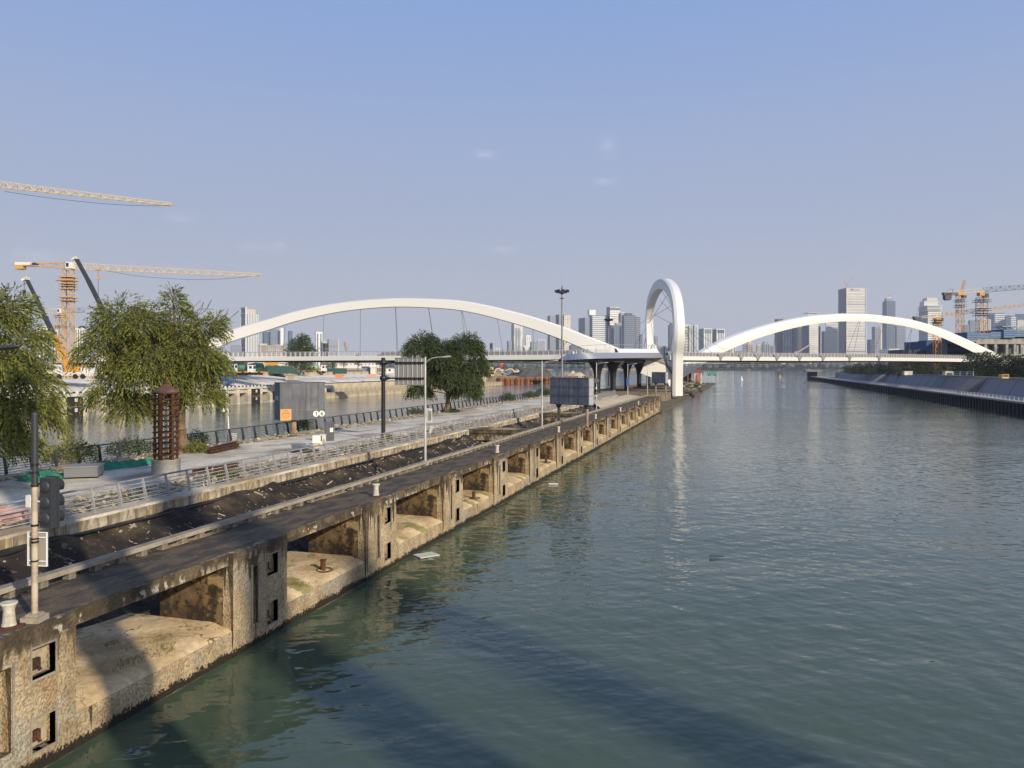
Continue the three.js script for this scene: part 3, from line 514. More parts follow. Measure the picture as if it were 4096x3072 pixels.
  // dark brackets where the cables of the right span meet the girder
  for (const [x, y] of [[180, 1135], [430, 1125], [612, 1140], [855, 1140], [1120, 1145], [1413, 1150], [1728, 1155], [2060, 1165]]) {
    const [u, v] = Z5(x, y); let best = null, bd = 1e9; for (let i = 0; i <= 200; i++) { const q = dr.getPointAt(i / 200), dep = q.x * FX + q.z * FZ, uu = 2048 + FOCAL * (q.x * RX + q.z * RZ) / dep; if (Math.abs(uu - u) < bd) { bd = Math.abs(uu - u); best = i / 200; } }
    const q = dr.getPointAt(best), T = dr.getTangentAt(best), S = side(T), o = q.clone().addScaledVector(S, S.z > 0 ? 2.85 : -2.85), sh = new THREE.Shape([[-1.1, 0.5], [1.1, 0.5], [0.15, -1.05], [-0.15, -1.05]].map(p => new THREE.Vector2(...p)));
    new MB().add(new THREE.ExtrudeGeometry(sh, { depth: 0.34, bevelEnabled: false }).translate(0, 0, -0.17).rotateY(Math.atan2(-T.z, T.x)).translate(o.x, o.y, o.z)).build('cable_bracket', M.galv, bridge);
  }
  // rods slung under the decks
  const rods = [[Z3(740, 741), Z3(1540, 752), LA, LB], [Z3(740, 753), Z3(1600, 768), LA, LB], [Z5(-560, 1222), Z5(1150, 1196), RA, RB], [Z5(-400, 1252), Z5(600, 1215), RA, RB], [Z5(500, 1222), Z5(1700, 1196), RA, RB]];
  for (const [a, b, A, B] of rods) new MB().bar(PV(...a, A, B), PV(...b, A, B), 0.22, 0.34).build('tie_rod', M.dark, bridge);

  // the deck on the pier head: a closed outline, its silver rim leaning out downwards, the white parapet set back
  const oc = new THREE.CatmullRomCurve3([[-40.5, -181], [-38, -174.6], [-33, -174], [-27, -188], [-22.5, -202], [-19.6, -213], [-21.5, -240], [-24, -270], [-25, -298], [-33, -303], [-40, -298], [-42, -250], [-42, -205]].map(p => V(p[0], 0, p[1])), true, 'centripetal');
  const np = 110, base = []; for (let i = 0; i < np; i++) { const t = i / np, p = oc.getPointAt(t), T = oc.getTangentAt(t); base.push([p.x, p.z, -T.z, T.x]); }
  const area = base.reduce((s, p, i) => { const q = base[(i + 1) % np]; return s + p[0] * q[1] - q[0] * p[1]; }, 0), sg = area > 0 ? 1 : -1;
  const lift = x => 0.052 * Math.max(0, x + 39) * (x > -18 ? 0 : 1);
  const level = (inset, y) => base.map(p => V(p[0] + sg * p[2] * inset, y + lift(p[0]), p[1] + sg * p[3] * inset));
  const band = (A, B, keep) => { const pos = [], idx = []; for (let i = 0; i <= np; i++) pos.push(...A[i % np].toArray(), ...B[i % np].toArray()); for (let i = 0; i < np; i++) if (!keep || keep(A[i])) idx.push(2 * i, 2 * i + 1, 2 * i + 2, 2 * i + 1, 2 * i + 3, 2 * i + 2); const g = new THREE.BufferGeometry(); g.setAttribute('position', new THREE.Float32BufferAttribute(pos, 3)); g.setIndex(idx); g.computeVertexNormals(); return g; };
  const cap = (A) => { const s = new THREE.Shape(A.map(p => new THREE.Vector2(p.x, -p.z))), g = new THREE.ShapeGeometry(s).rotateX(-Math.PI / 2), q = g.attributes.position; for (let i = 0; i < q.count; i++) q.setY(i, A[0].y - lift(A[0].x) + lift(q.getX(i))); g.computeVertexNormals(); return g; };
  const L = [level(1.6, 11.35), level(0, 11.65), level(0.7, 13.0), level(1.0, 13.02), level(1.7, 14.0), level(2.2, 14.0), level(2.2, 13.1)], closed = p => p.z < -187 || p.x < -37.2;
  const plat = new MB().add(band(L[0], L[1])).add(cap(L[0])).build('platform', M.blackCol, bridge);
  sub(new MB().add(band(L[1], L[2])).add(band(L[2], L[3])).build('rim', M.silver, bridge), plat);
  sub(new MB().add(band(L[3], L[4], closed)).add(band(L[4], L[5], closed)).add(band(L[5], L[6], closed)).build('parapet', M.white, bridge), plat);
  sub(new MB().add(cap(L[6])).build('floor', M.greyConc, bridge), plat);
  for (let i = 0; i < np; i += 1) { const p = level(2.1, 14)[i]; if (p.z > -182) continue; const m = piece('railing_post', UNIT, M.postGrey, plat, [p.x + 31, p.y + 0.5 - 3.5, p.z + 205], [0.07, 1.0, 0.07]); }
  { const a = level(2.1, 15.0).filter(p => p.z < -180); sub(new MB().path(a.filter((_, i) => i % 2 === 0), 0.05, 5, 2).build('railing_bar', M.postGrey, bridge), plat); }
  // posts and stair rails at the near end
  for (const x of [460, 560]) { const p = P(...Z4(x, 1110), 184), q = P(...Z4(x, 1030), 184); new MB().tube(p, q, 0.16).build('stair_post', M.whiteDull, bridge); }
  for (let k = 0; k < 5; k++) new MB().bar(P(...Z4(470, 1106 - k * 13), 186), P(...Z4(720, 1106 - k * 13), 192), 0.08).build('stair_rail', M.postGrey, bridge);
  // black columns that flare under the deck
  const prof = [[0.74, 0], [0.74, 3.2], [0.80, 4.6], [0.98, 5.8], [1.35, 6.8], [1.85, 7.6], [2.05, 8.05], [0, 8.05]];
  for (const z of [-178.5, -202, -228, -258, -286]) new MB().lathe(prof, -31.6, 3.3, z, 28).build('column', M.blackCol, bridge);
  // cables
  const cab = (a, b, A, B, r = 0.06) => new MB().tube(PV(...a, A, B), PV(...b, A, B), r, r, 5).build('cable', M.boardSide, bridge);
  for (const [a, b, c, d] of [[735, 445, 720, 700], [1070, 358, 1056, 700], [1387, 300, 1384, 700], [1688, 275, 1702, 700], [1690, 275, 1714, 700], [1975, 280, 2040, 700]]) cab(Z2(a, b), Z2(c, d), LA, LB);
  for (const [a, b, c, d] of [[245, 280, 305, 690], [530, 305, 575, 690], [537, 305, 622, 690], [838, 365, 893, 685], [1150, 450, 1152, 685], [1440, 580, 1330, 690]]) cab(Z3(a, b), Z3(c, d), LA, LB);
  for (const [a, b, c, d] of [[528, 930, 600, 1140], [915, 845, 855, 1140], [1265, 760, 1120, 1140], [1915, 705, 1775, 1075], [1933, 705, 1848, 1120], [2111, 1050, 2055, 1160]]) cab(Z5(a, b), Z5(c, d), RA, RB);
  for (const [a, b, c, d] of [[350, 625, 215, 985], [628, 680, 545, 925], [632, 680, 590, 965]]) cab(Z6(a, b), Z6(c, d), RA, RB);
  for (const [a, b, c, d] of [[1425, 372, 1010, 1020], [1460, 525, 1080, 740], [1240, 570, 1130, 1010], [1222, 730, 1262, 1040], [1265, 632, 1452, 728], [1335, 465, 1475, 602], [1352, 345, 1450, 505], [1210, 690, 1130, 1040], [1500, 770, 1440, 1060]]) cab(Z4(a, b), Z4(c, d), GA, GB);
  cab(Z4(1640, 770), Z4(2110, 1055), [-17, -226], [40, -276]); cab(Z4(1630, 830), Z4(1800, 1110), [-17, -226], [40, -276]); cab(Z4(1640, 780), Z4(1970, 1105), [-17, -226], [40, -276]);
}
// ---------- left bank ----------
{
  const XB = -130;
  structure(new MB().slab([[-139.5, -60], [-420, -60], [-900, -700], [-500, -700], [-134, -470], [-139.5, -330]], -1, 4.6).slab([[-152, -60], [-420, -60], [-900, -700], [-500, -700], [-152, -440]], 4.0, 8.0), 'left_ground', M.earth, 'construction ground on the left bank');
  const slope = thing('concrete_slope', 'pale concrete slope in steps above the bayed quay on the left bank', 'slope', [-140, 4.7, -200]);
  for (let z = -80; z > -330; z -= 12.5) {
    new MB().quad(V(-134.6, 4.75, z), V(-134.6, 4.75, z - 12.42), V(-142.5, 6.2, z - 12.42), V(-142.5, 6.2, z)).build('lower_panel', M.paleConc, slope);
    new MB().box(-143.7, -142.5, 6.0, 6.26, z, z - 12.4).build('step', M.greyConc, slope);
    new MB().quad(V(-143.7, 6.25, z), V(-143.7, 6.25, z - 12.42), V(-151.6, 7.25, z - 12.42), V(-151.6, 7.25, z)).build('upper_panel', M.paleConc, slope);
  }
  new MB().box(-152.2, -151.5, 6.9, 8.35, -80, -330).build('crest', M.tanConc, slope);
  // quay with bays, z -100 to -218: dark fender faces between openings
  const q = thing('bayed_quay', 'concrete quay of open bays and dark fender faces across the left channel', 'quay wall', [XB, 0, -160]);
  new MB().box(-134.8, XB + 0.1, 4.05, 4.7, -95, -219.5).build('cap', M.paleConc, q);
  new MB().box(-139.4, -134.6, -1, 4.65, -95, -219.5).build('back_wall', M.tanConc, q);
  for (let i = 0; i < 150; i++) piece('kerb_block', UNIT, i % 2 ? M.white : M.dark, q, [0.02, 4.88, 64 - i * 0.82], [0.3, 0.36, 0.42]);
  for (let k = 0; k < 8; k++) {
    const zc = -110.4 - 15.35 * k;
    for (const [a, b] of [[-1.9, -3.4], [-7, -8.3], [-12.0, -13.45]]) new MB().box(-134.7, XB, -1, 4.05, zc + a, zc + b).build('pillar', M.cream2 ??= grain(std([0.62, 0.575, 0.48], 0.95), 2, 0.02, 6), q);
    for (const [a, b] of [[-3.4, -7], [-8.3, -12.0]]) { new MB().box(-134.7, XB - 0.4, 3.0, 4.05, zc + a, zc + b).build('lintel', M.paleConc, q); new MB().box(-134.7, XB - 0.3, -1, 0.5, zc + a, zc + b).build('sill', M.greyConc, q); }
    const f = new MB().box(-134.7, XB + 0.25, -0.8, 3.9, zc + 1.9, zc - 1.9).build('fender_face', M.fender, q);
    for (const y of [0.9, 3.0]) sub(new MB().box(XB + 0.2, XB + 0.27, y, y + 0.75, zc + 0.2, zc - 0.5).build('niche', M.whiteDull, q), f);
    sub(new MB().box(XB + 0.2, XB + 0.28, 1.95, 2.03, zc + 1.88, zc - 1.88).build('joint', M.tanConc, q), f);
  }
  // lower stepped wall towards the river
  const w = thing('stepped_quay', 'tan stepped quay wall with weeds on its ledge on the left bank', 'quay wall', [XB, 0, -300]);
  const xw = z => z > -290 ? lerp(-128.5, -126, (z + 219) / -71) : lerp(-126, -133.5, (z + 290) / -160);
  for (let z = -219.5; z > -436; z -= 6) {
    const a = xw(z), b = xw(z - 6), pts = (x0, x1) => [[a + x0, z], [b + x0, z - 5.97], [b + x1, z - 5.97], [a + x1, z]];
    new MB().slab(pts(0, -6), -1, 1.75).build('lower_wall', M.tanConc, w);
    new MB().slab(pts(-4.5, -11), 1.7, 4.5).build('upper_wall', M.tanConc, w);
    new MB().box(a - 0.3, a + 0.12, -1, 1.85, z - 0.2, z - 0.65).build('pilaster', M.tanConc, w);
  }
  // sheet pile dam and its heaps of soil
  const s = thing('sheet_pile_wall', 'rusty orange sheet pile dam running out from the left bank', 'sheet pile wall', [-133, 0, -440]);
  for (let i = 0; i < 60; i++) { const t = i / 60, x = lerp(-134, -104, t), z = lerp(-430, -548, t); piece('sheet_pile', UNIT, i % 3 ? M.rustOrange : M.rust, s, [x + 133 + (i % 2 ? 0.35 : -0.35), 1.7, z + 440], [1.3, 4.6, 2.0], 0.25); }
  new MB().bar(V(-134, 3.5, -430), V(-104, 3.4, -548), 1.6, 0.35).build('waling', M.rustOrange, s);
  const heap = (name, lab, cx, cz, rx, rz, h, y0, mat) => { const g = new MB().add(sheet((a, b) => { const x = (a - 0.5) * 2, z = (b - 0.5) * 2, r = Math.hypot(x, z); return V(cx + x * rx, y0 + h * Math.max(0, 1 - r * r) * (1 + 0.8 * lump(x * 9 + cx, z * 9, 2)) + (r < 1 ? 0.6 * lump(cx + x * 20, z * 20, 2) : 0), cz + z * rz); }, 30, 30)); return structure(g, name, mat, lab); };
  structure(new MB().slab([[-138, -425], [-109, -555], [-116, -640], [-260, -640], [-200, -425]], -1, 2.6), 'dam_ground', M.earth, 'bare earth behind the sheet pile dam');
  heap('soil_heap', 'dark gravel slope behind the orange dam', -135, -505, 17, 40, 8, 2, M.earthDark);
  heap('soil_heap', 'brown heap of soil left of the excavators', -158, -470, 17, 30, 8, 2, M.earth);
  heap('soil_heap', 'low tan heap behind the right end of the dam', -112, -545, 8, 22, 4.5, 2, M.tanConc);
}
// ---------- right bank ----------
{
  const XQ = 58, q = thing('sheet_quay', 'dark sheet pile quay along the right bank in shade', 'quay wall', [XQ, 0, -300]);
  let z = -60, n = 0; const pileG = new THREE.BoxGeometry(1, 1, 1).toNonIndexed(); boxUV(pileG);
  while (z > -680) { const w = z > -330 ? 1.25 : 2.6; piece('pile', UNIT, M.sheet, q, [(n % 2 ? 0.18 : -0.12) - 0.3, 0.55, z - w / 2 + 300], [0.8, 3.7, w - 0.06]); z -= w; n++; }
  new MB().box(XQ - 0.75, XQ + 0.6, 2.35, 2.75, -60, -681).build('capping_beam', M.greyConc, q);
  structure(new MB().slab([[XQ + 0.3, -60], [XQ + 0.3, -680], [90, -680], [90, -60]], -1, 2.6), 'promenade', M.greyConc, 'grey riverside promenade on the right bank');
  structure(new MB().slab([[72, -60], [72, -640], [800, -900], [1500, -300], [400, -60]], 2, 6.4), 'right_ground', M.earth, 'raised ground of the right bank');
  const wall = thing('retaining_wall', 'sloping grey retaining wall above the right promenade', 'retaining wall', [68, 2.6, -300]);
  const seg = [[-70, -150], [-150.05, -215], [-215.05, -262], [-276, -345], [-345.05, -420], [-432, -500], [-500.05, -600]];
  seg.forEach(([a, b], i) => new MB().quad(V(69, 2.58, a), V(69, 2.58, b), V(71.6, 7.0, b), V(71.6, 7.0, a)).quad(V(71.6, 7.0, a), V(71.6, 7.0, b), V(73, 7.0, b), V(73, 7.0, a)).quad(V(69, 2.58, a), V(71.6, 7, a), V(73, 7, a), V(73, 2.6, a)).quad(V(69, 2.58, b), V(71.6, 7, b), V(73, 7, b), V(73, 2.6, b)).build('wall_panel', M.blueWall, wall));
  for (let zz = -78; zz > -590; zz -= 12) { if (zz < -260 && zz > -278) continue; new MB().bar(V(68.98, 2.62, zz), V(71.58, 7.0, zz), 0.09, 0.05).build('joint', M.dark, wall); }
  new MB().box(71.3, 73.2, 7.0, 7.22, -70, -600).build('coping', M.greyConc, wall);
  new MB().box(69.4, 71.2, 5.6, 7.05, -170, -206).build('balcony', M.paleConc, wall);
  for (let k = 0; k < 12; k++) new MB().box(66 + k * 0.45, 72, 2.6 + k * 0.36, 2.96 + k * 0.36, -262.5 + k * 0.2, -275.5 + k * 0.2).build('stair_step', M.greyConc, wall);
  for (let k = 0; k < 9; k++) new MB().box(66 + k * 0.6, 72, 2.6 + k * 0.45, 3.05 + k * 0.45, -420.5, -431.5).build('stair_step', M.paleConc, wall);
  // pier at the far end of the promenade
  const e = thing('quay_pier', 'dark concrete pier at the far end of the right promenade', 'pier', [58, 0, -690]);
  new MB().box(56.5, 63, -1, 6.5, -681, -700).build('block', M.sheet, e); new MB().box(54, 66, 6.5, 8.2, -676, -703).build('platform', M.greyConc, e);
  // low rail along the quay edge
  const r = thing('quay_railing', 'thin pale rail along the edge of the right promenade', 'railing', [XQ + 1, 2.6, -200]);
  for (let zz = -130; zz > -420; zz -= 3) piece('post', UNIT, M.whiteDull, r, [0, 0.45, zz + 200], [0.1, 0.9, 0.1]);
  new MB().bar(V(XQ + 1, 3.5, -128), V(XQ + 1, 3.5, -420), 0.05).build('rail', M.whiteDull, r);
}
// ---------- far shore ----------
structure(new MB().slab([[-5000, -2560], [3000, -3200], [6000, -6500], [-6000, -6500]].map(p => p), -1, 4).slab([[-5000, -2585], [3000, -3225], [6000, -6500], [-6000, -6500]], 3.9, 9.6), 'far_embankment', M.tanConc, 'low pale embankment of the far river shore');
// ---------- the city across the river ----------
const B = {
  pale: grain(std([0.56, 0.555, 0.53], 0.7), 30, 0, 60), white: std([0.74, 0.73, 0.70], 0.7), beige: grain(std([0.52, 0.46, 0.37], 0.8), 30, 0, 60), cream: std([0.66, 0.62, 0.54], 0.8),
  glass: std([0.085, 0.125, 0.185], 0.25), dark: std([0.045, 0.062, 0.095], 0.3), grey: std([0.24, 0.26, 0.29], 0.6), mid: std([0.15, 0.19, 0.25], 0.4), win: std([0.10, 0.125, 0.16], 0.3), teal: std([0.13, 0.20, 0.22], 0.3), red: std([0.45, 0.05, 0.05], 0.6), brown: std([0.30, 0.24, 0.20], 0.8),
};
const ALPHA = 25 * Math.PI / 180;
function tower(u0, um, u1, vt, wall, style, label, o = {}) {
  const D = o.D ?? 3000, base = o.base ?? 9, al = um <= u0 ? 0.06 : ALPHA, be = Math.atan((um - 2048) / FOCAL), k = D / FOCAL * Math.cos(be);
  const wr = (u1 - um) * k / Math.cos(al), wl = um > u0 ? (um - u0) * k / Math.sin(al) : wr * 0.7, p = P(um, HORIZON, D), h = EYE + (HORIZON - vt) / FOCAL * D - base;
  const g = thing(o.name ?? 'tower_block', label, o.cat ?? 'tower block', [p.x, base, p.z], o.group, YAW + al - be);
  const sh = o.inset ?? 0;
  const body = new MB().box(sh, wr - sh, 0, h, -sh, -wl + sh).build('wall', B[wall], g);
  const band = (n, m, y0 = 0.03, y1 = 0.985, f = 0.45, nm = 'floor_band') => { for (let i = 0; i < n; i++) { const y = h * lerp(y0, y1, (i + 0.5) / n), t = h * (y1 - y0) / n * f; piece(nm, UNIT, B[m], g, [wr / 2, y, -wl / 2], [wr + 1.2, t, wl + 1.2]); } };
  const fins = (n, m, x0 = 0.02, x1 = 0.98, y0 = 0, y1 = 1, f = 0.4) => { for (let i = 0; i < n; i++) piece('fin', UNIT, B[m], g, [wr * lerp(x0, x1, (i + 0.5) / n), h * (y0 + y1) / 2, 0.3], [wr * (x1 - x0) / n * f, h * (y1 - y0), 1.2]); };
  const sideFins = (n, m, f = 0.35) => { for (let i = 0; i < n; i++) piece('fin', UNIT, B[m], g, [-0.3, h / 2, -wl * (i + 0.5) / n], [1.2, h, wl / n * f]); };
  const wins = (nc, nr, m, x0 = 0.06, x1 = 0.94, y0 = 0.04, y1 = 0.96, fx = 0.55, fy = 0.5) => { for (let i = 0; i < nc; i++) for (let j = 0; j < nr; j++) piece('window', UNIT, B[m], g, [wr * lerp(x0, x1, (i + 0.5) / nc), h * lerp(y0, y1, (j + 0.5) / nr), 0.15], [wr * (x1 - x0) / nc * fx, h * (y1 - y0) / nr * fy, 0.9]); };
  const roof = (x0, x1, hh, m, z0 = 0.1, z1 = 0.9, nm = 'roof_block') => { piece(nm, UNIT, B[m], g, [wr * (x0 + x1) / 2, h + hh / 2, -wl * (z0 + z1) / 2], [wr * (x1 - x0), hh, wl * (z1 - z0)]); };
  const px = D / FOCAL;                                                   // metres per photograph pixel there
  const frame = (m, t = 2.2) => { const w = t * px; for (const [x, y, sx, sy] of [[w / 2, h / 2, w, h], [wr - w / 2, h / 2, w, h], [wr / 2, h - w / 2, wr - 2 * w, w]]) piece('frame', UNIT, B[m], g, [x, y, 0.5], [sx, sy, 1.6]); };
  const H1 = Math.max(4, Math.min(26, Math.round((HORIZON - vt) / 7)));
  for (const s of style.split(' ')) {
    if (s === 'h') band(H1, o.m ?? 'white'); else if (s === 'hd') band(H1, o.m ?? 'dark', 0.02, 0.99, 0.4);
    else if (s === 'v') fins(Math.max(3, Math.round((u1 - um) / 7)), o.m ?? 'white'); else if (s === 'vs') sideFins(3, o.m2 ?? 'mid');
    else if (s === 'w') wins(Math.max(2, Math.round((u1 - um) / 9)), Math.max(4, Math.min(14, Math.round((HORIZON - vt) / 9))), o.w ?? 'win');
    else if (s === 'wv') { const n = Math.max(2, Math.round((u1 - um) / 11)); for (let i = 0; i < n; i++) piece('window_strip', UNIT, B[o.w ?? 'win'], g, [wr * (i + 0.5) / n, h * 0.49, 0.12], [wr / n * 0.4, h * 0.92, 0.8]); }
    else if (s === 'f') frame('white'); else if (s === 'fp') frame('pale', 2.6);
    else if (s === 'r') roof(0.2, 0.75, 8 * px, wall); else if (s === 'rs') roof(0.05, 0.5, 12 * px, wall); else if (s === 'rw') roof(0.1, 0.9, 5 * px, 'white');
    else if (s === 'j') for (const y of [0.25, 0.5, 0.75]) piece('joint', UNIT, B.dark, g, [wr / 2, h * y, 0.1], [wr, 1.2 * px, 0.9]);
    else if (s === 'a') piece('mast', UNIT, B.grey, g, [wr * 0.5, h + 9 * px, -wl * 0.5], [1.2, 18 * px, 1.2]);
    else if (s === 'lo') { piece('podium', UNIT, B[wall], g, [wr / 2, 8, -wl / 2], [wr * 1.3, 16, wl * 1.2]); }
  }
  if (o.more) o.more(g, wr, wl, h, px, band, fins, roof, wins);
  return g;
}
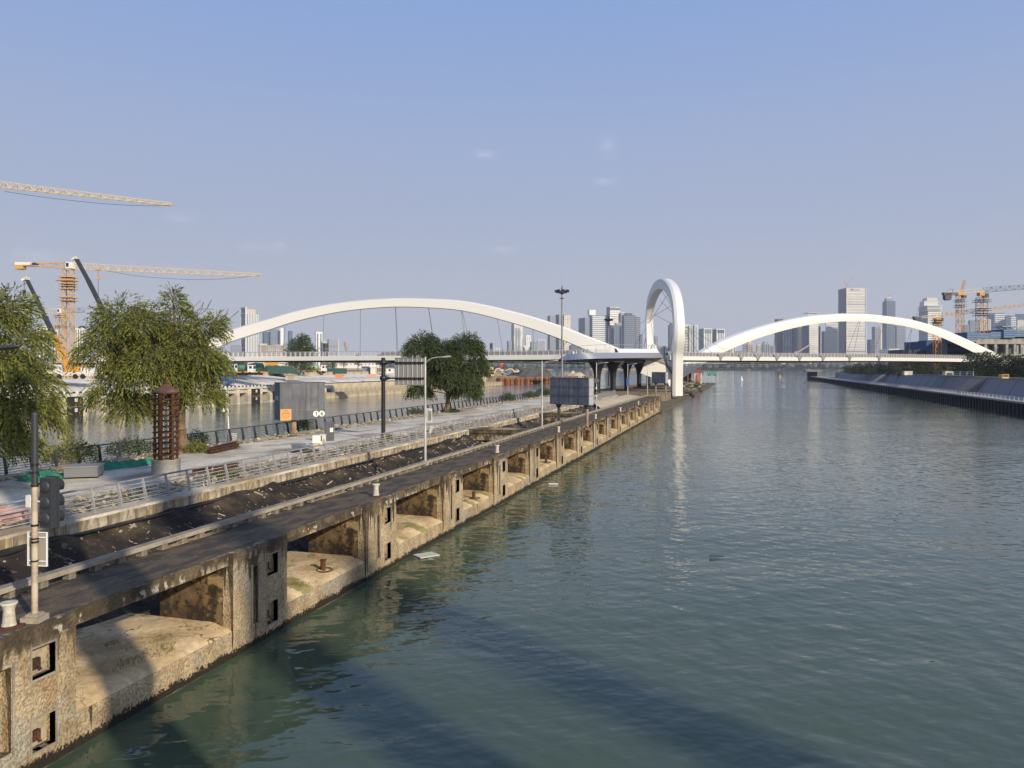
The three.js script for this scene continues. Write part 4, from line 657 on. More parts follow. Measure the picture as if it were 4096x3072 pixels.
const CITY = [
  // seen under the left arch and beside it
  [925, 925, 967, 1380, 'mid', 'h', 'low blue office block at the left end of the arch, left of the framed tower', { m: 'grey' }],
  [1038, 1038, 1143, 1380, 'beige', 'w', 'long low beige block with dark windows under the left arch', { D: 2500, more: (g, w, l, h, px, b, f, r) => { r(0.0, 0.3, 6 * px, 'beige'); r(0.5, 0.8, 4 * px, 'brown'); } }],
  [1050, 1058, 1078, 1327, 'glass', 'vs', 'slim blue glass tower first right of the framed tower', {}],
  [1078, 1082, 1122, 1316, 'mid', 'j', 'grey glass tower with a pale edge strip under the left arch', { more: (g, w, l, h, px) => { piece('edge_strip', UNIT, B.pale, g, [w * 0.93, h * 0.5, 0.5], [w * 0.2, h, 2]); piece('step', UNIT, B.glass, g, [w * 0.4, h * 0.3, 1.5], [w * 0.8, h * 0.6, 4]); } }],
  [1122, 1122, 1134, 1312, 'white', '', 'thin white slab tower touching the underside of the left arch', {}],
  [1134, 1134, 1153, 1373, 'grey', 'w', 'small grey block just left of the round tree behind the bridge', {}],
  [1152, 1156, 1171, 1323, 'glass', 'j', 'blue tower whose top peeps out above the round tree', {}],
  [1261, 1264, 1290, 1327, 'white', 'wv', 'slender white tower with dark window stripes right of the round tree', {}],
  [1289, 1289, 1308, 1366, 'pale', 'wv', 'low pale block beside the slender white tower', {}],
  [1309, 1315, 1355, 1357, 'grey', 'j', 'squat blue grey slab tower under the middle of the left arch', { more: (g, w, l, h, px) => piece('edge_strip', UNIT, B.pale, g, [w * 0.96, h * 0.5, 0.4], [w * 0.07, h, 1.8]) }],
  // between the willow and the platform
  [1972, 1972, 1999, 1390, 'white', 'v', 'small white frame building just right of the middle willow', { m: 'grey' }],
  [2028, 2034, 2048, 1364, 'mid', 'h', 'short blue block leaning against the pale round-cornered tower', { m: 'grey' }],
  [2045, 2056, 2092, 1294, 'pale', '', 'pale tower with two dark upright strips under the right part of the left arch', { more: (g, w, l, h, px) => { for (const x of [0.25, 0.55]) piece('window_strip', UNIT, B.mid, g, [w * x, h * 0.46, 0.2], [w * 0.16, h * 0.88, 1]); piece('fin', UNIT, B.white, g, [w * 0.85, h * 0.5, 0.6], [w * 0.1, h, 1.4]); } }],
  [2093, 2093, 2121, 1384, 'glass', '', 'low block with a white funnel-shaped front between two towers', { D: 2800, more: (g, w, l, h, px) => { for (let i = 0; i < 5; i++) piece('funnel_tier', UNIT, B.white, g, [w * 0.5, h * (0.99 - i * 0.07), 0.6], [w * (0.95 - i * 0.21), h * 0.06, 1.8]); } }],
  [2100, 2103, 2125, 1346, 'pale', 'v rw', 'pale ribbed tower with a rounded top behind the funnel front', {}],
  [2121, 2126, 2154, 1367, 'teal', 'h', 'low greenish glass building with a slanting pale front', { m: 'grey', D: 2800 }],
  [2150, 2152, 2182, 1359, 'grey', 'f', 'plain dark grey slab building left of the banded apartment tower', {}],
  [2190, 2200, 2223, 1262, 'mid', 'h', 'left wing of the banded apartment tower, behind the floodlight mast', { m: 'grey' }],
  [2221, 2236, 2252, 1257, 'grey', 'h', 'middle wing of the banded apartment tower with a flat dark top', { m: 'mid' }],
  [2250, 2256, 2282, 1259, 'beige', 'h v', 'cream right wing of the banded apartment tower', { m: 'cream' }],
  [2283, 2283, 2322, 1379, 'glass', 'j', 'low blue glass block hidden by the falling end of the left arch', {}],
  [2314, 2340, 2358, 1270, 'mid', 'h', 'blue grey tower with a flat top left of the white striped office', { m: 'mid' }],
  [2354, 2370, 2430, 1260, 'mid', 'h', 'broad white striped office tower with a raised slanting crown', { more: (g, w, l, h, px) => { piece('crown', UNIT, B.white, g, [w * 0.02, h + 10 * px, -l * 0.3], [w * 0.42, 21 * px, l * 0.5]); } }],
  [2427, 2440, 2480, 1227, 'pale', 'h', 'tallest pale glass tower left of the ring with a dark side', { m: 'white', more: (g, w, l, h, px) => { piece('side_glass', UNIT, B.dark, g, [-0.3, h / 2, -l / 2], [2, h, l]); piece('crown', UNIT, B.glass, g, [w * 0.5, h * 0.965, 0.4], [w, h * 0.03, 2]); } }],
  [2480, 2484, 2502, 1250, 'grey', 'j', 'slim grey tower half hidden behind the tallest pale tower', { more: (g, w, l, h, px) => piece('roof_block', UNIT, B.white, g, [w * 0.5, h, -l * 0.3], [w * 0.8, 4 * px, l * 0.4]) }],
  [2438, 2446, 2486, 1300, 'glass', 'v', 'lower blue tower with a sloping roof in front of the tallest pale tower', { m: 'mid', D: 2800, more: (g, w, l, h, px) => piece('roof_block', UNIT, B.grey, g, [w * 0.72, h + 5 * px, -l * 0.4], [w * 0.55, 10 * px, l * 0.6]) }],
  [2487, 2497, 2542, 1260, 'dark', 'h r', 'dark apartment tower with pale balcony rows left of the ring', { m: 'mid', D: 2700 }],
  [2540, 2544, 2561, 1268, 'dark', 'h', 'narrow dark balcony tower next to the ring, right of the broad one', { m: 'grey', D: 2750 }],
  [2557, 2560, 2570, 1338, 'dark', 'h', 'low dark balcony block at the left foot of the ring', { m: 'mid', D: 2700 }],
  // seen through the ring and right of it
  [2617, 2620, 2632, 1342, 'grey', 'w', 'small banded tower seen through the ring on its left side', { w: 'dark' }],
  [2650, 2650, 2674, 1390, 'dark', '', 'low dark building seen through the ring at the bottom', { more: (g, w, l, h, px) => piece('roof_block', UNIT, B.dark, g, [w * 0.3, h + 3 * px, -l / 2], [w * 0.6, 6 * px, l]) }],
  [2672, 2678, 2692, 1300, 'dark', '', 'dark blade shaped tower seen through the ring on its right side', { more: (g, w, l, h, px) => piece('tip', UNIT, B.dark, g, [w * 0.65, h + 4 * px, -l / 2], [w * 0.5, 9 * px, l * 0.8]) }],
  [2736, 2738, 2761, 1297, 'pale', 'w', 'pale tower with scattered dark windows right beside the ring', {}],
  [2757, 2757, 2771, 1301, 'pale', 'f', 'slim pale framed tower, second from the ring on its right', {}],
  [2769, 2778, 2790, 1301, 'mid', 'f v', 'slim tower half dark and half pale, third from the ring on its right', { m: 'pale' }],
  [2795, 2815, 2848, 1314, 'teal', 'f v', 'left of the two twin white framed towers with green glass tops', { more: (g, w, l, h, px) => piece('top_glass', UNIT, B.teal, g, [w / 2, h - 11 * px, 0.7], [w * 0.82, 16 * px, 1.6]) }],
  [2848, 2866, 2899, 1316, 'teal', 'f v', 'right of the two twin white framed towers with a dark glass top', { more: (g, w, l, h, px) => piece('top_glass', UNIT, B.dark, g, [w / 2, h - 10 * px, 0.7], [w * 0.82, 12 * px, 1.6]) }],
  // right of the ring, under the right arch
  [2895, 2898, 2918, 1392, 'beige', 'w', 'beige apartment block under the foot of the right arch', {}],
  [2918, 2922, 2943, 1384, 'cream', 'wv', 'cream apartment block with a white end wall under the right arch', {}],
  [2944, 2944, 2970, 1404, 'grey', 'w', 'low grey blocks in the gap under the right arch', {}],
  [2971, 2974, 2987, 1376, 'grey', 'w', 'left half of a pair of dark apartment towers under the right arch', { w: 'dark' }],
  [2987, 2991, 3012, 1373, 'beige', 'w r', 'right half of a pair of apartment towers with balconies on its edge', {}],
  [3012, 3012, 3026, 1406, 'grey', '', 'very low grey block between the apartment pair and the ribbed pair', {}],
  [3025, 3029, 3046, 1378, 'pale', 'wv', 'ribbed grey apartment tower, left of its stepped neighbour', { w: 'grey' }],
  [3045, 3051, 3080, 1374, 'grey', 'wv r', 'broad dark apartment tower with a stepped top', { w: 'dark' }],
  [3082, 3086, 3101, 1383, 'grey', 'w', 'short grey tower left of the leaning dark glass tower', {}],
  [3098, 3110, 3132, 1276, 'dark', 'vs', 'dark glass tower behind the rising right arch, left of the pale one', {}],
  [3126, 3133, 3167, 1275, 'pale', 'wv', 'pale glass tower with reflections, right of the dark glass tower', { w: 'teal' }],
  [3165, 3172, 3187, 1308, 'glass', 'j', 'blue tower right of the pale glass tower, slightly taller than its neighbour', {}],
  [3185, 3190, 3207, 1312, 'dark', 'r', 'dark blue rounded tower with a small roof step', {}],
  [3205, 3212, 3237, 1302, 'glass', 'vs j', 'flat topped blue tower touching the arch left of the crowned tower', {}],
  [3214, 3237, 3273, 1264, 'pale', 'h', 'pale tower with an open white crown above the right arch', { m: 'white', D: 2900, more: (g, w, l, h, px) => { for (let i = 0; i < 5; i++) piece('crown_panel', UNIT, B.pale, g, [w * (-0.1 + 0.27 * i), h + 6 * px, 0.4], [w * 0.18, 12 * px, 2]); piece('crown_roof', UNIT, B.white, g, [w * 0.4, h + 12.5 * px, -l * 0.3], [w * 1.3, 1.4 * px, l * 0.9]); piece('side_glass', UNIT, B.glass, g, [-0.4, h / 2, -l / 2], [2, h, l]); } }],
  [3270, 3273, 3282, 1306, 'dark', '', 'narrow dark slab on the right side of the crowned tower', {}],
  [3302, 3304, 3352, 1287, 'grey', 'h', 'white striped block behind the wide dark building left of the tallest tower', { m: 'white', D: 3200 }],
  [3286, 3296, 3352, 1325, 'dark', 'j', 'wide dark building left of the tallest tower', { D: 2800 }],
  [3468, 3480, 3502, 1358, 'dark', 'j', 'dark block just right of the tallest tower', {}],
  [3487, 3500, 3527, 1306, 'grey', 'w', 'grey tower with a pale edge between the tallest tower and the blue one', { more: (g, w, l, h, px) => piece('edge_strip', UNIT, B.pale, g, [w * 0.9, h * 0.5, 0.4], [w * 0.2, h, 2]) }],
  [3529, 3546, 3582, 1204, 'glass', 'v', 'tall blue tower with a crane on its roof above the right arch', { m: 'mid', more: (g, w, l, h, px) => { piece('roof_block', UNIT, B.grey, g, [w * 0.4, h + 5 * px, -l * 0.4], [w * 0.7, 10 * px, l * 0.5]); piece('roof_frame', UNIT, B.white, g, [w * 0.4, h + 14 * px, -l * 0.4], [w * 0.5, 3 * px, l * 0.3]); } }],
  [3582, 3586, 3623, 1302, 'mid', 'w', 'blue grey tower with small lit windows right of the blue one', { w: 'grey' }],
  [3519, 3519, 3555, 1398, 'grey', 'h', 'low grey car park behind the bridge deck right of the tallest tower', { m: 'mid', D: 2600 }],
  [3553, 3555, 3598, 1395, 'white', 'hd', 'low white striped building behind the right deck', { m: 'grey', D: 2600 }],
  [3598, 3600, 3626, 1402, 'cream', 'hd', 'low cream building with brown bands next to the white striped one', { m: 'brown', D: 2600 }],
  [3676, 3712, 3764, 1223, 'pale', 'h', 'stepped pale tower with a tall roof block behind the left right-bank crane', { m: 'white', more: (g, w, l, h, px) => { for (const [x, y, s, t] of [[0.35, 10, 1.1, 20], [0.42, 26, 0.8, 14]]) piece('roof_block', UNIT, B.pale, g, [w * x, h + y * px, -l * 0.4], [w * s, t * px, l * 0.5]); piece('side_glass', UNIT, B.mid, g, [-0.4, h / 2, -l / 2], [2, h, l]); for (let i = 0; i < 4; i++) piece('terrace', UNIT, B.white, g, [w * 0.45, h - i * 6 * px, -l * 0.45], [w * 1.18, 2 * px, l * 1.1]); } }],
  [3847, 3850, 3876, 1299, 'grey', 'v', 'grey block left of the cluster behind the blue netting', { m: 'mid' }],
  [3872, 3880, 3915, 1281, 'mid', 'j', 'plain blue block second from the left in the right-hand cluster', {}],
  [3913, 3918, 3963, 1278, 'grey', 'fp v', 'pale ribbed block with a white edge in the right-hand cluster', { m: 'pale' }],
  [3945, 3979, 3980, 1252, 'mid', '', 'tall dark side wall left of the white striped tower at the right', { D: 3100 }],
  [3976, 3980, 4019, 1252, 'mid', 'h', 'white striped tower behind the blue netting at the right', { D: 3050 }],
  [4019, 4024, 4044, 1262, 'glass', '', 'round shouldered blue tower right of the white striped tower', {}],
  [4040, 4044, 4064, 1263, 'mid', 'h', 'narrow tower with pale stripes next to the right picture edge group', {}],
  [4060, 4066, 4130, 1256, 'glass', 'j', 'broad dark blue tower at the right edge of the picture', {}],
  [4066, 4070, 4130, 1280, 'pale', 'f', 'white framed lower block at the right edge of the picture', { D: 2700 }],
  // left, behind the tower cranes
  [140, 146, 170, 1308, 'cream', 'wv', 'cream apartment tower behind the left willow, left of the orange boom', { D: 1300, base: 8 }],
  [168, 173, 200, 1305, 'cream', 'wv', 'tallest cream apartment tower behind the orange crane boom', { D: 1300, base: 8 }],
  [202, 206, 232, 1318, 'cream', 'wv', 'cream apartment tower just left of the yellow crane mast', { D: 1300, base: 8 }],
  [294, 299, 338, 1309, 'cream', 'wv', 'cream apartment tower between the yellow mast and the big willow', { D: 1300, base: 8 }],
];
for (const a of CITY) tower(...a);
// the framed tower at the left end of the arch
tower(967, 989, 1037, 1255, 'grey', 'v', 'tower with white fins, a stepped beige crown and a dark framed side', { m: 'white', more: (g, w, l, h, px) => {
  piece('crown', UNIT, B.beige, g, [w * 0.36, h + 6 * px, -l * 0.4], [w * 0.72, 26 * px, l * 0.7]);
  piece('dark_side', UNIT, B.dark, g, [-l * 0.0 - 1.5, h / 2 + 13 * px, -l * 0.55], [5, h + 27 * px, l * 0.86]);
  for (const [y, s] of [[h + 26 * px, 2], [h + 2 * px, 2], [h * 0.37, 2], [h * 0.3, 2]]) piece('frame', UNIT, B.white, g, [-3, y, -l * 0.55], [5, s * px, l * 0.95]);
  for (const z of [-0.1, -1.0]) piece('frame', UNIT, B.white, g, [-3, h / 2 + 13 * px, l * z], [5, h + 27 * px, 1.6 * px]);
} });
// the tallest tower: dark side, four tiers of pale louvres, a sign on top
tower(3354, 3385, 3464, 1152, 'pale', '', 'tallest tower on the skyline, pale banded front with a sign and dark side', { D: 2900, more: (g, w, l, h, px, band) => {
  const cuts = [0, 0.205, 0.40, 0.80, 1.0];
  for (let i = 0; i < 60; i++) { const y = h * (i + 0.5) / 60; piece('floor_band', UNIT, i % 2 ? B.pale : B.white, g, [w * 0.51, y, 0.4], [w * 0.97, h / 60 * 0.62, 1.6]); }
  for (const c of [0.205, 0.40, 0.80]) piece('dark_storey', UNIT, B.dark, g, [w * 0.5, h * c, 1.0], [w, 1.8 * px, 3.2]);
  for (const x of [0.01, 0.985]) piece('frame', UNIT, B.white, g, [w * x, h / 2, 1.2], [1.8 * px, h, 3]);
  piece('side_glass', UNIT, B.dark, g, [-0.6, h * 0.5, -l / 2], [2.5, h, l]);
  for (const z of [-0.38, -0.72]) piece('side_strip', UNIT, B.mid, g, [-1.2, h * 0.5, l * z], [3, h, l * 0.05]);
  const s = new MB().add(new THREE.CylinderGeometry(3.6 * px, 3.6 * px, 2, 20).rotateX(Math.PI / 2), new THREE.Matrix4().makeTranslation(w * 0.29, h - 5.5 * px, 2)).build('sign_disc', B.red, g);
  for (let i = 0; i < 5; i++) { const x = w * (0.40 + 0.075 * i), y = h - 5.5 * px, b = new MB(); for (const q of [-2, 0, 2]) b.box(x - 2 * px, x + 2 * px, y + q * px - 0.5, y + q * px + 0.5, 1.6, 3); b.box(x + (i % 3 - 1) * px - 0.5, x + (i % 3 - 1) * px + 0.5, y - 3 * px, y + 3 * px, 1.6, 2.9); b.build('sign_letter', B.white, g); }
} });
// roof cranes on far towers
function roofCrane(u, v, D, pts, label) { const b = new MB(), o = P(u, v, D); for (const [a, c, d, e] of pts) b.bar(P(u + a, v + c, D), P(u + d, v + e, D), 2.4); const g = thing('roof_crane', label, 'crane', o); b.build('jib', std([0.42, 0.30, 0.26], 0.8), g); return g; }
roofCrane(3386, 1150, 2890, [[0, 0, 2, -12], [2, -12, -9, -26], [2, -12, 26, -44], [-8, -8, 4, -10]], 'small crane on the roof of the tallest tower');
roofCrane(3556, 1186, 2990, [[0, 4, 0, -6], [-8, -2, 24, -16]], 'small crane on the roof of the tall blue tower');
roofCrane(3186, 1420, 1500, [[0, 6, 0, -16], [0, -8, 54, -42], [0, -16, -14, 2], [0, -16, 6, 0], [-3, -2, 10, -2]], 'red and yellow luffing crane behind the right deck');
roofCrane(1390, 1404, 900, [[-4, 0, -10, -34], [-10, -34, -3, -10], [-6, -34, -12, -34]], 'distant pale crane standing left of the black sign post');
// far wood, lamp posts and halls on the far shore
{
  const n = 1500, im = new THREE.InstancedMesh(new THREE.IcosahedronGeometry(1, 1), grain(std([0.075, 0.10, 0.075], 1), 6, 1.5, 30), n), m4 = new THREE.Matrix4(), col = new THREE.Color();
  for (let i = 0; i < n; i++) { const u = rr(1450, 3700), D = rr(2750, 2880), p = P(u, HORIZON, D), s = rr(5, 11); m4.compose(V(p.x, 9 + s * 0.6 + rr(0, 5), p.z), new THREE.Quaternion().setFromEuler(new THREE.Euler(rr(0, 3), rr(0, 3), 0)), V(s * rr(0.8, 1.5), s * rr(0.7, 1.2), s)); im.setMatrixAt(i, m4); const k = rr(0.7, 1.3); im.setColorAt(i, col.setRGB(k, k, k * 0.95)); }
  im.name = 'far_wood'; im.userData.kind = 'stuff'; tag(im, 'dark belt of trees along the far river shore', 'wood'); im.castShadow = im.receiveShadow = true; scene.add(im);
  const hall = (u0, u1, v0, v1, D, mat, label) => { const a = P(u0, v0, D), b = P(u1, v1, D), g = thing('hall', label, 'hall', [a.x, b.y, a.z], undefined, YAW); const w = Math.hypot(b.x - a.x, b.z - a.z), h = a.y - b.y; new MB().box(0, w, 0, h, 0, -14).build('wall', mat, g); new MB().box(-2, w + 2, h, h + 1.5, 2, -16).build('roof', B.white, g); };
  hall(2826, 2908, 1447, 1456, 2600, B.pale, 'long white roofed hall under the foot of the right arch');
  hall(3005, 3012, 1452, 1456, 2600, B.white, 'tiny white hut among the far trees left of the quay pier');
  hall(3128, 3142, 1450, 1456, 2600, B.white, 'small white house among the far trees behind the yellow buoy');
}
// ---------- street furniture and building-site things on the pier ----------
const font = await new FontLoader().loadAsync('fonts/droid/droid_sans_bold.typeface.json');
const text = (s, size, depth = 0.01) => { const g = new TextGeometry(s, { font, size, depth, curveSegments: 4 }); g.center(); return g; };
// lamp posts on the wharf ledge
[[1701, 1846, 1424, 'thin pale lamp post nearest the camera on the wharf ledge, with a white plate'], [2168, 1709, 1447, 'thin pale lamp post on the wharf ledge left of the dark two-legged board'], [2386, 1651, 1447, 'thin pale lamp post with a grey diamond sign right of the dark board'], [2511, 1610, 1450, 'thin pale lamp post carrying a blue banner in front of the black columns'], [2590, 1581, 1452, 'farthest thin lamp post on the wharf ledge left of the small dark board']].forEach(([u, v, vt, label], i) => {
  const p = PX(u, v, -19.45), g = thing('lamp_post', label, 'lamp post', [p.x, 3.93, p.z], 'lamp posts along the wharf ledge', 0);
  new MB().boxc(0, -0.12, 0, 0.36, 0.3, 0.36).build('base', M.ledge, g);
  new MB().tube(V(0, -0.1, 0), V(0, 6.75, 0), 0.085, 0.055, 10).build('pole', M.lampPole, g);
  new MB().path([V(0, 6.35, 0), V(0.35, 6.62, -0.04), V(0.85, 6.74, -0.1), V(1.1, 6.74, -0.14)], 0.026, 6).build('arm', M.lampPole, g);
  new MB().add(new THREE.SphereGeometry(1, 14, 8).scale(0.36, 0.07, 0.13), new THREE.Matrix4().makeRotationZ(0.12).setPosition(1.35, 6.75, -0.17)).build('lamp_head', M.whiteDull, g);
  const plate = (b, name, mat) => b.build(name, mat, g);
  if (i === 0) { const s = plate(new MB().boxc(0.27, 2.95, 0.02, 0.42, 0.95, 0.03, 0.1), 'sign_plate', M.whiteDull); const t = new MB(); for (let k = 0; k < 4; k++) t.boxc(0.14 + k * 0.09, 2.95 + (k % 2) * 0.03, 0.045, 0.04, 0.72 - 0.05 * k, 0.006, 0.1); sub(t.build('print', M.boardSide, g), s); plate(new MB().boxc(0.42, 2.05, 0, 0.16, 0.42, 0.2, 0.3, 0, -0.4), 'camera_box', M.whiteDull); new MB().tube(V(0, 1.9, 0), V(0.35, 2.0, 0), 0.02).build('bracket', M.dark, g); }
  if (i === 2) { plate(new MB().boxc(0, 4.2, 0.1, 0.68, 0.68, 0.03, 0.2, 0, Math.PI / 4), 'diamond_sign', M.boardSide); for (const [y, m] of [[3.0, M.whitePaper], [2.6, M.dark], [2.2, M.blue], [1.9, M.whitePaper]]) plate(new MB().box(-0.11, 0.11, y, y + 0.25, 0.09, 0.1), 'sticker', m); }
  if (i === 3) plate(new MB().box(-0.24, 0.24, 2.7, 4.1, 0.08, 0.1).box(-0.24, 0.24, 2.7, 4.1, -0.1, -0.08), 'banner', std([0.05, 0.13, 0.42], 0.7));
});
// floodlight masts
[[2248, -36, 24.0, 'tall grey floodlight mast behind the dark two-legged board'], [2434, -41.5, 24.0, 'farther floodlight mast standing behind the platform of the bridge']].forEach(([u, x, h, label], i) => {
  const t = i ? 262 : 164, p = P(u, HORIZON, t), g = thing('floodlight_mast', label, 'floodlight mast', [p.x, 3.6, p.z], 'floodlight masts', 0.4);
  new MB().tube(V(0, 0, 0), V(0, h - 2, 0), 0.24, 0.15, 12).build('mast', M.galv, g);
  new MB().lathe([[0.3, h - 1.9], [1.0, h - 1.75], [1.05, h - 1.65], [0.2, h - 1.6]], 0, 0, 0, 16).lathe([[0.2, h - 2.9], [0.55, h - 2.9], [0.55, h - 2.8], [0.2, h - 2.8]], 0, 0, 0, 12).tube(V(0, h - 2, 0), V(0, h - 0.3, 0), 0.3, 0.12).build('crown_frame', M.boardSide, g);
  for (let k = 0; k < 8; k++) { const a = k / 8 * 6.283; new MB().boxc(Math.cos(a) * 1.35, h - 1.35, Math.sin(a) * 1.35, 0.62, 0.5, 0.35, -a + Math.PI / 2, 0.5).build('floodlight', M.dark, g); new MB().bar(V(Math.cos(a) * 0.4, h - 1.7, Math.sin(a) * 0.4), V(Math.cos(a) * 1.3, h - 1.5, Math.sin(a) * 1.3), 0.07).build('bracket', M.dark, g); }
  new MB().tube(V(0, h - 0.4, 0), V(0, h + 2.4, 0), 0.04, 0.015, 6).build('lightning_rod', M.galv, g);
});
// traffic signal with a sign back, near left
{
  const p = PY(139, 2484, 3.604), g = thing('signal_post', 'weathered post with a dark three-lamp boat signal and a grey sign back', 'traffic signal', [p.x, 3.604, p.z], undefined, 0);
  new MB().boxc(0, 0.07, 0, 0.46, 0.14, 0.46, 0.3).boxc(0, 0.16, 0, 0.3, 0.08, 0.3, 0.3).build('base', M.ledge, g);
  new MB().tube(V(0, 0.1, 0), V(0, 3.5, 0), 0.075, 0.072, 14).build('pole', grain(std([0.52, 0.44, 0.34], 0.7), 0.4, 0.004, 0.9), g);
  new MB().tube(V(0, 3.45, 0), V(0, 5.2, 0), 0.078, 0.076, 14).add(new THREE.SphereGeometry(0.08, 12, 6), new THREE.Matrix4().makeTranslation(0, 5.2, 0)).build('upper_pole', M.dark, g);
  for (const y of [3.42, 3.75, 2.42, 2.0, 3.95]) new MB().tube(V(0, y - 0.025, 0), V(0, y + 0.025, 0), 0.092, 0.092, 14).build('clamp', M.black, g);
  // the case faces down the dock (-z); its back has three round covers
  const cx = 0.31, box = new MB().boxc(cx, 2.99, -0.12, 0.36, 1.26, 0.2).boxc(cx, 2.99, -0.24, 0.40, 1.3, 0.05).build('signal_case', M.dark, g);
  for (let k = 0; k < 3; k++) {
    const y = 2.59 + 0.4 * k;
    sub(new MB().add(new THREE.SphereGeometry(0.15, 18, 10).scale(1, 1.05, 0.42), new THREE.Matrix4().makeTranslation(cx - 0.01, y, -0.02)).build('round_cover', M.dark, g), box);
    sub(new MB().add(new THREE.CylinderGeometry(0.165, 0.165, 0.19, 20, 1, true, -Math.PI * 0.75, Math.PI * 1.5).rotateX(-Math.PI / 2), new THREE.Matrix4().makeTranslation(cx, y, -0.355)).build('visor', std([0.02, 0.022, 0.026], 0.6, 0, { side: THREE.DoubleSide }), g), box);
    sub(new MB().add(new THREE.CircleGeometry(0.15, 20).rotateY(Math.PI), new THREE.Matrix4().makeTranslation(cx, y, -0.267)).build('lens', [M.glassDark, M.glassDark, M.glassDark][k], g), box);
  }
  new MB().bar(V(0, 3.45, -0.05), V(cx, 3.5, -0.1), 0.05).bar(V(0, 2.5, -0.05), V(cx, 2.5, -0.1), 0.05).build('bracket', M.black, g);
  const s = new MB().boxc(0.0, 1.8, -0.1, 0.54, 0.86, 0.025, 0.12).build('sign_plate', std([0.33, 0.31, 0.26], 0.6), g);
  sub(new MB().boxc(0, 2.22, -0.085, 0.55, 0.025, 0.05, 0.12).boxc(0, 1.38, -0.085, 0.55, 0.025, 0.05, 0.12).boxc(-0.265, 1.8, -0.05, 0.02, 0.86, 0.05, 0.12).boxc(0.265, 1.8, -0.11, 0.02, 0.86, 0.05, 0.12).boxc(0, 2.1, -0.07, 0.52, 0.03, 0.02, 0.12).boxc(0, 1.5, -0.07, 0.52, 0.03, 0.02, 0.12).build('rim', M.whitePaper, g), s);
  sub(new MB().tube(V(0, 2.06, 0), V(0, 2.1, 0), 0.09).tube(V(0, 1.5, 0), V(0, 1.54, 0), 0.09).build('strap', M.black, g), s);
  new MB().boxc(-0.16, 3.02, -0.02, 0.14, 0.3, 0.16).boxc(0.02, 3.02, -0.02, 0.34, 0.03, 0.05).build('junction_box', M.whitePaper, g);
}
// bollards on the deck, rusty stubs on the apron
const bollard = (u, v, label, s = 1) => { const p = PY(u, v, 3.604), g = thing('bollard', label, 'bollard', [p.x, 3.604, p.z], 'white mooring bollards on the wharf deck', 0); new MB().lathe([[0.36, 0], [0.36, 0.03], [0.2, 0.035]].map(q => [q[0], q[1]]), 0, 0, 0, 20).build('foot_plate', M.rust, g); new MB().lathe([[0.17, 0.03], [0.15, 0.12], [0.125, 0.4], [0.15, 0.5], [0.19, 0.56], [0.19, 0.6], [0, 0.61]].map(q => [q[0] * s, q[1] * s]), 0, 0, 0, 20).build('shaft', grain(std([0.62, 0.58, 0.50], 0.7), 0.4, 0.006, 0.8), g); };
bollard(36, 2505, 'white mooring bollard next to the signal post at the left edge'); bollard(1504, 1983, 'white mooring bollard above the third pillar face, with its shadow on the deck'); bollard(1988, 1812, 'white mooring bollard just before the expansion joint in the deck'); bollard(2234, 1730, 'white mooring bollard below the left leg of the dark board'); bollard(2382, 1676, 'white mooring bollard right of the dark board near the diamond sign post'); bollard(2481, 1646, 'white mooring bollard below the blue banner post'); bollard(2553, 1618, 'farthest white mooring bollard on the wharf deck');
for (const [u, v, label] of [[1292, 2275, 'rusty stub post with a ring on the silt between the second and third pillars'], [1895, 1990, 'rusty stub post on the silt past the third bay, in sunlight'], [2185, 1848, 'rusty stub post on the silt left of the joint with the double pillar']]) { const p = PY(u, v, 1.2), g = thing('stub_post', label, 'mooring stub', [p.x, 1.14, p.z], 'rusty mooring stubs on the apron', 0); new MB().lathe([[0.12, 0], [0.11, 0.4], [0.15, 0.42], [0.15, 0.46], [0, 0.46]], 0, 0, 0, 14).build('stub', M.rust, g); new MB().add(new THREE.TorusGeometry(0.34, 0.025, 5, 20).rotateX(Math.PI / 2), new THREE.Matrix4().makeTranslation(0.1, 0.04, 0.05)).build('ring', M.rust, g); }
// rusty pagoda lantern tower
{
  const p = PX(664, 1903, -31.1), g = thing('lantern_tower', 'rust brown slatted pagoda tower on a grey hexagonal plinth by the willow', 'pagoda tower', [p.x, 3.8, p.z], undefined, 0.25), R0 = 0.58;
  const hexPrism = (r, y0, y1, r1 = r) => new THREE.CylinderGeometry(r1, r, y1 - y0, 6).translate(0, (y0 + y1) / 2, 0);
  new MB().add(hexPrism(0.76, -0.02, 0.95)).build('plinth', M.greyConc, g); new MB().add(hexPrism(0.79, 0.95, 1.0)).build('plinth_cap', M.tanConc, g);
  for (let k = 0; k < 12; k++) {
    const y = 1.0 + k * 0.315, t = new MB().add(hexPrism(0.72, y + 0.25, y + 0.305)).build('tier_plate', M.rust, g);
    for (let i = 0; i < 6; i++) { const a = i / 6 * Math.PI * 2 + Math.PI / 6 * 0, x = Math.sin(a) * R0, z = Math.cos(a) * R0; sub(new MB().boxc(x, y + 0.125, z, 0.14, 0.252, 0.14, a).build('post', M.rust, g), t); }
    sub(new MB().add(new THREE.TorusGeometry(0.07, 0.025, 4, 8), new THREE.Matrix4().makeTranslation(0, y + 0.13, 0)).build('bell', M.rust, g), t);
  }
  new MB().add(hexPrism(0.76, 4.79, 4.84)).add(hexPrism(0.74, 4.84, 5.2, 0.2)).add(hexPrism(0.2, 5.2, 5.3, 0.1)).build('roof', grain(std([0.17, 0.085, 0.06], 0.8), 0.5, 0.01, 1), g);
  new MB().lathe([[0.14, 5.28], [0.17, 5.33], [0.05, 5.42], [0.1, 5.47], [0.03, 5.55], [0.0, 5.85]], 0, 0, 0, 12).build('finial', M.rust, g);
}
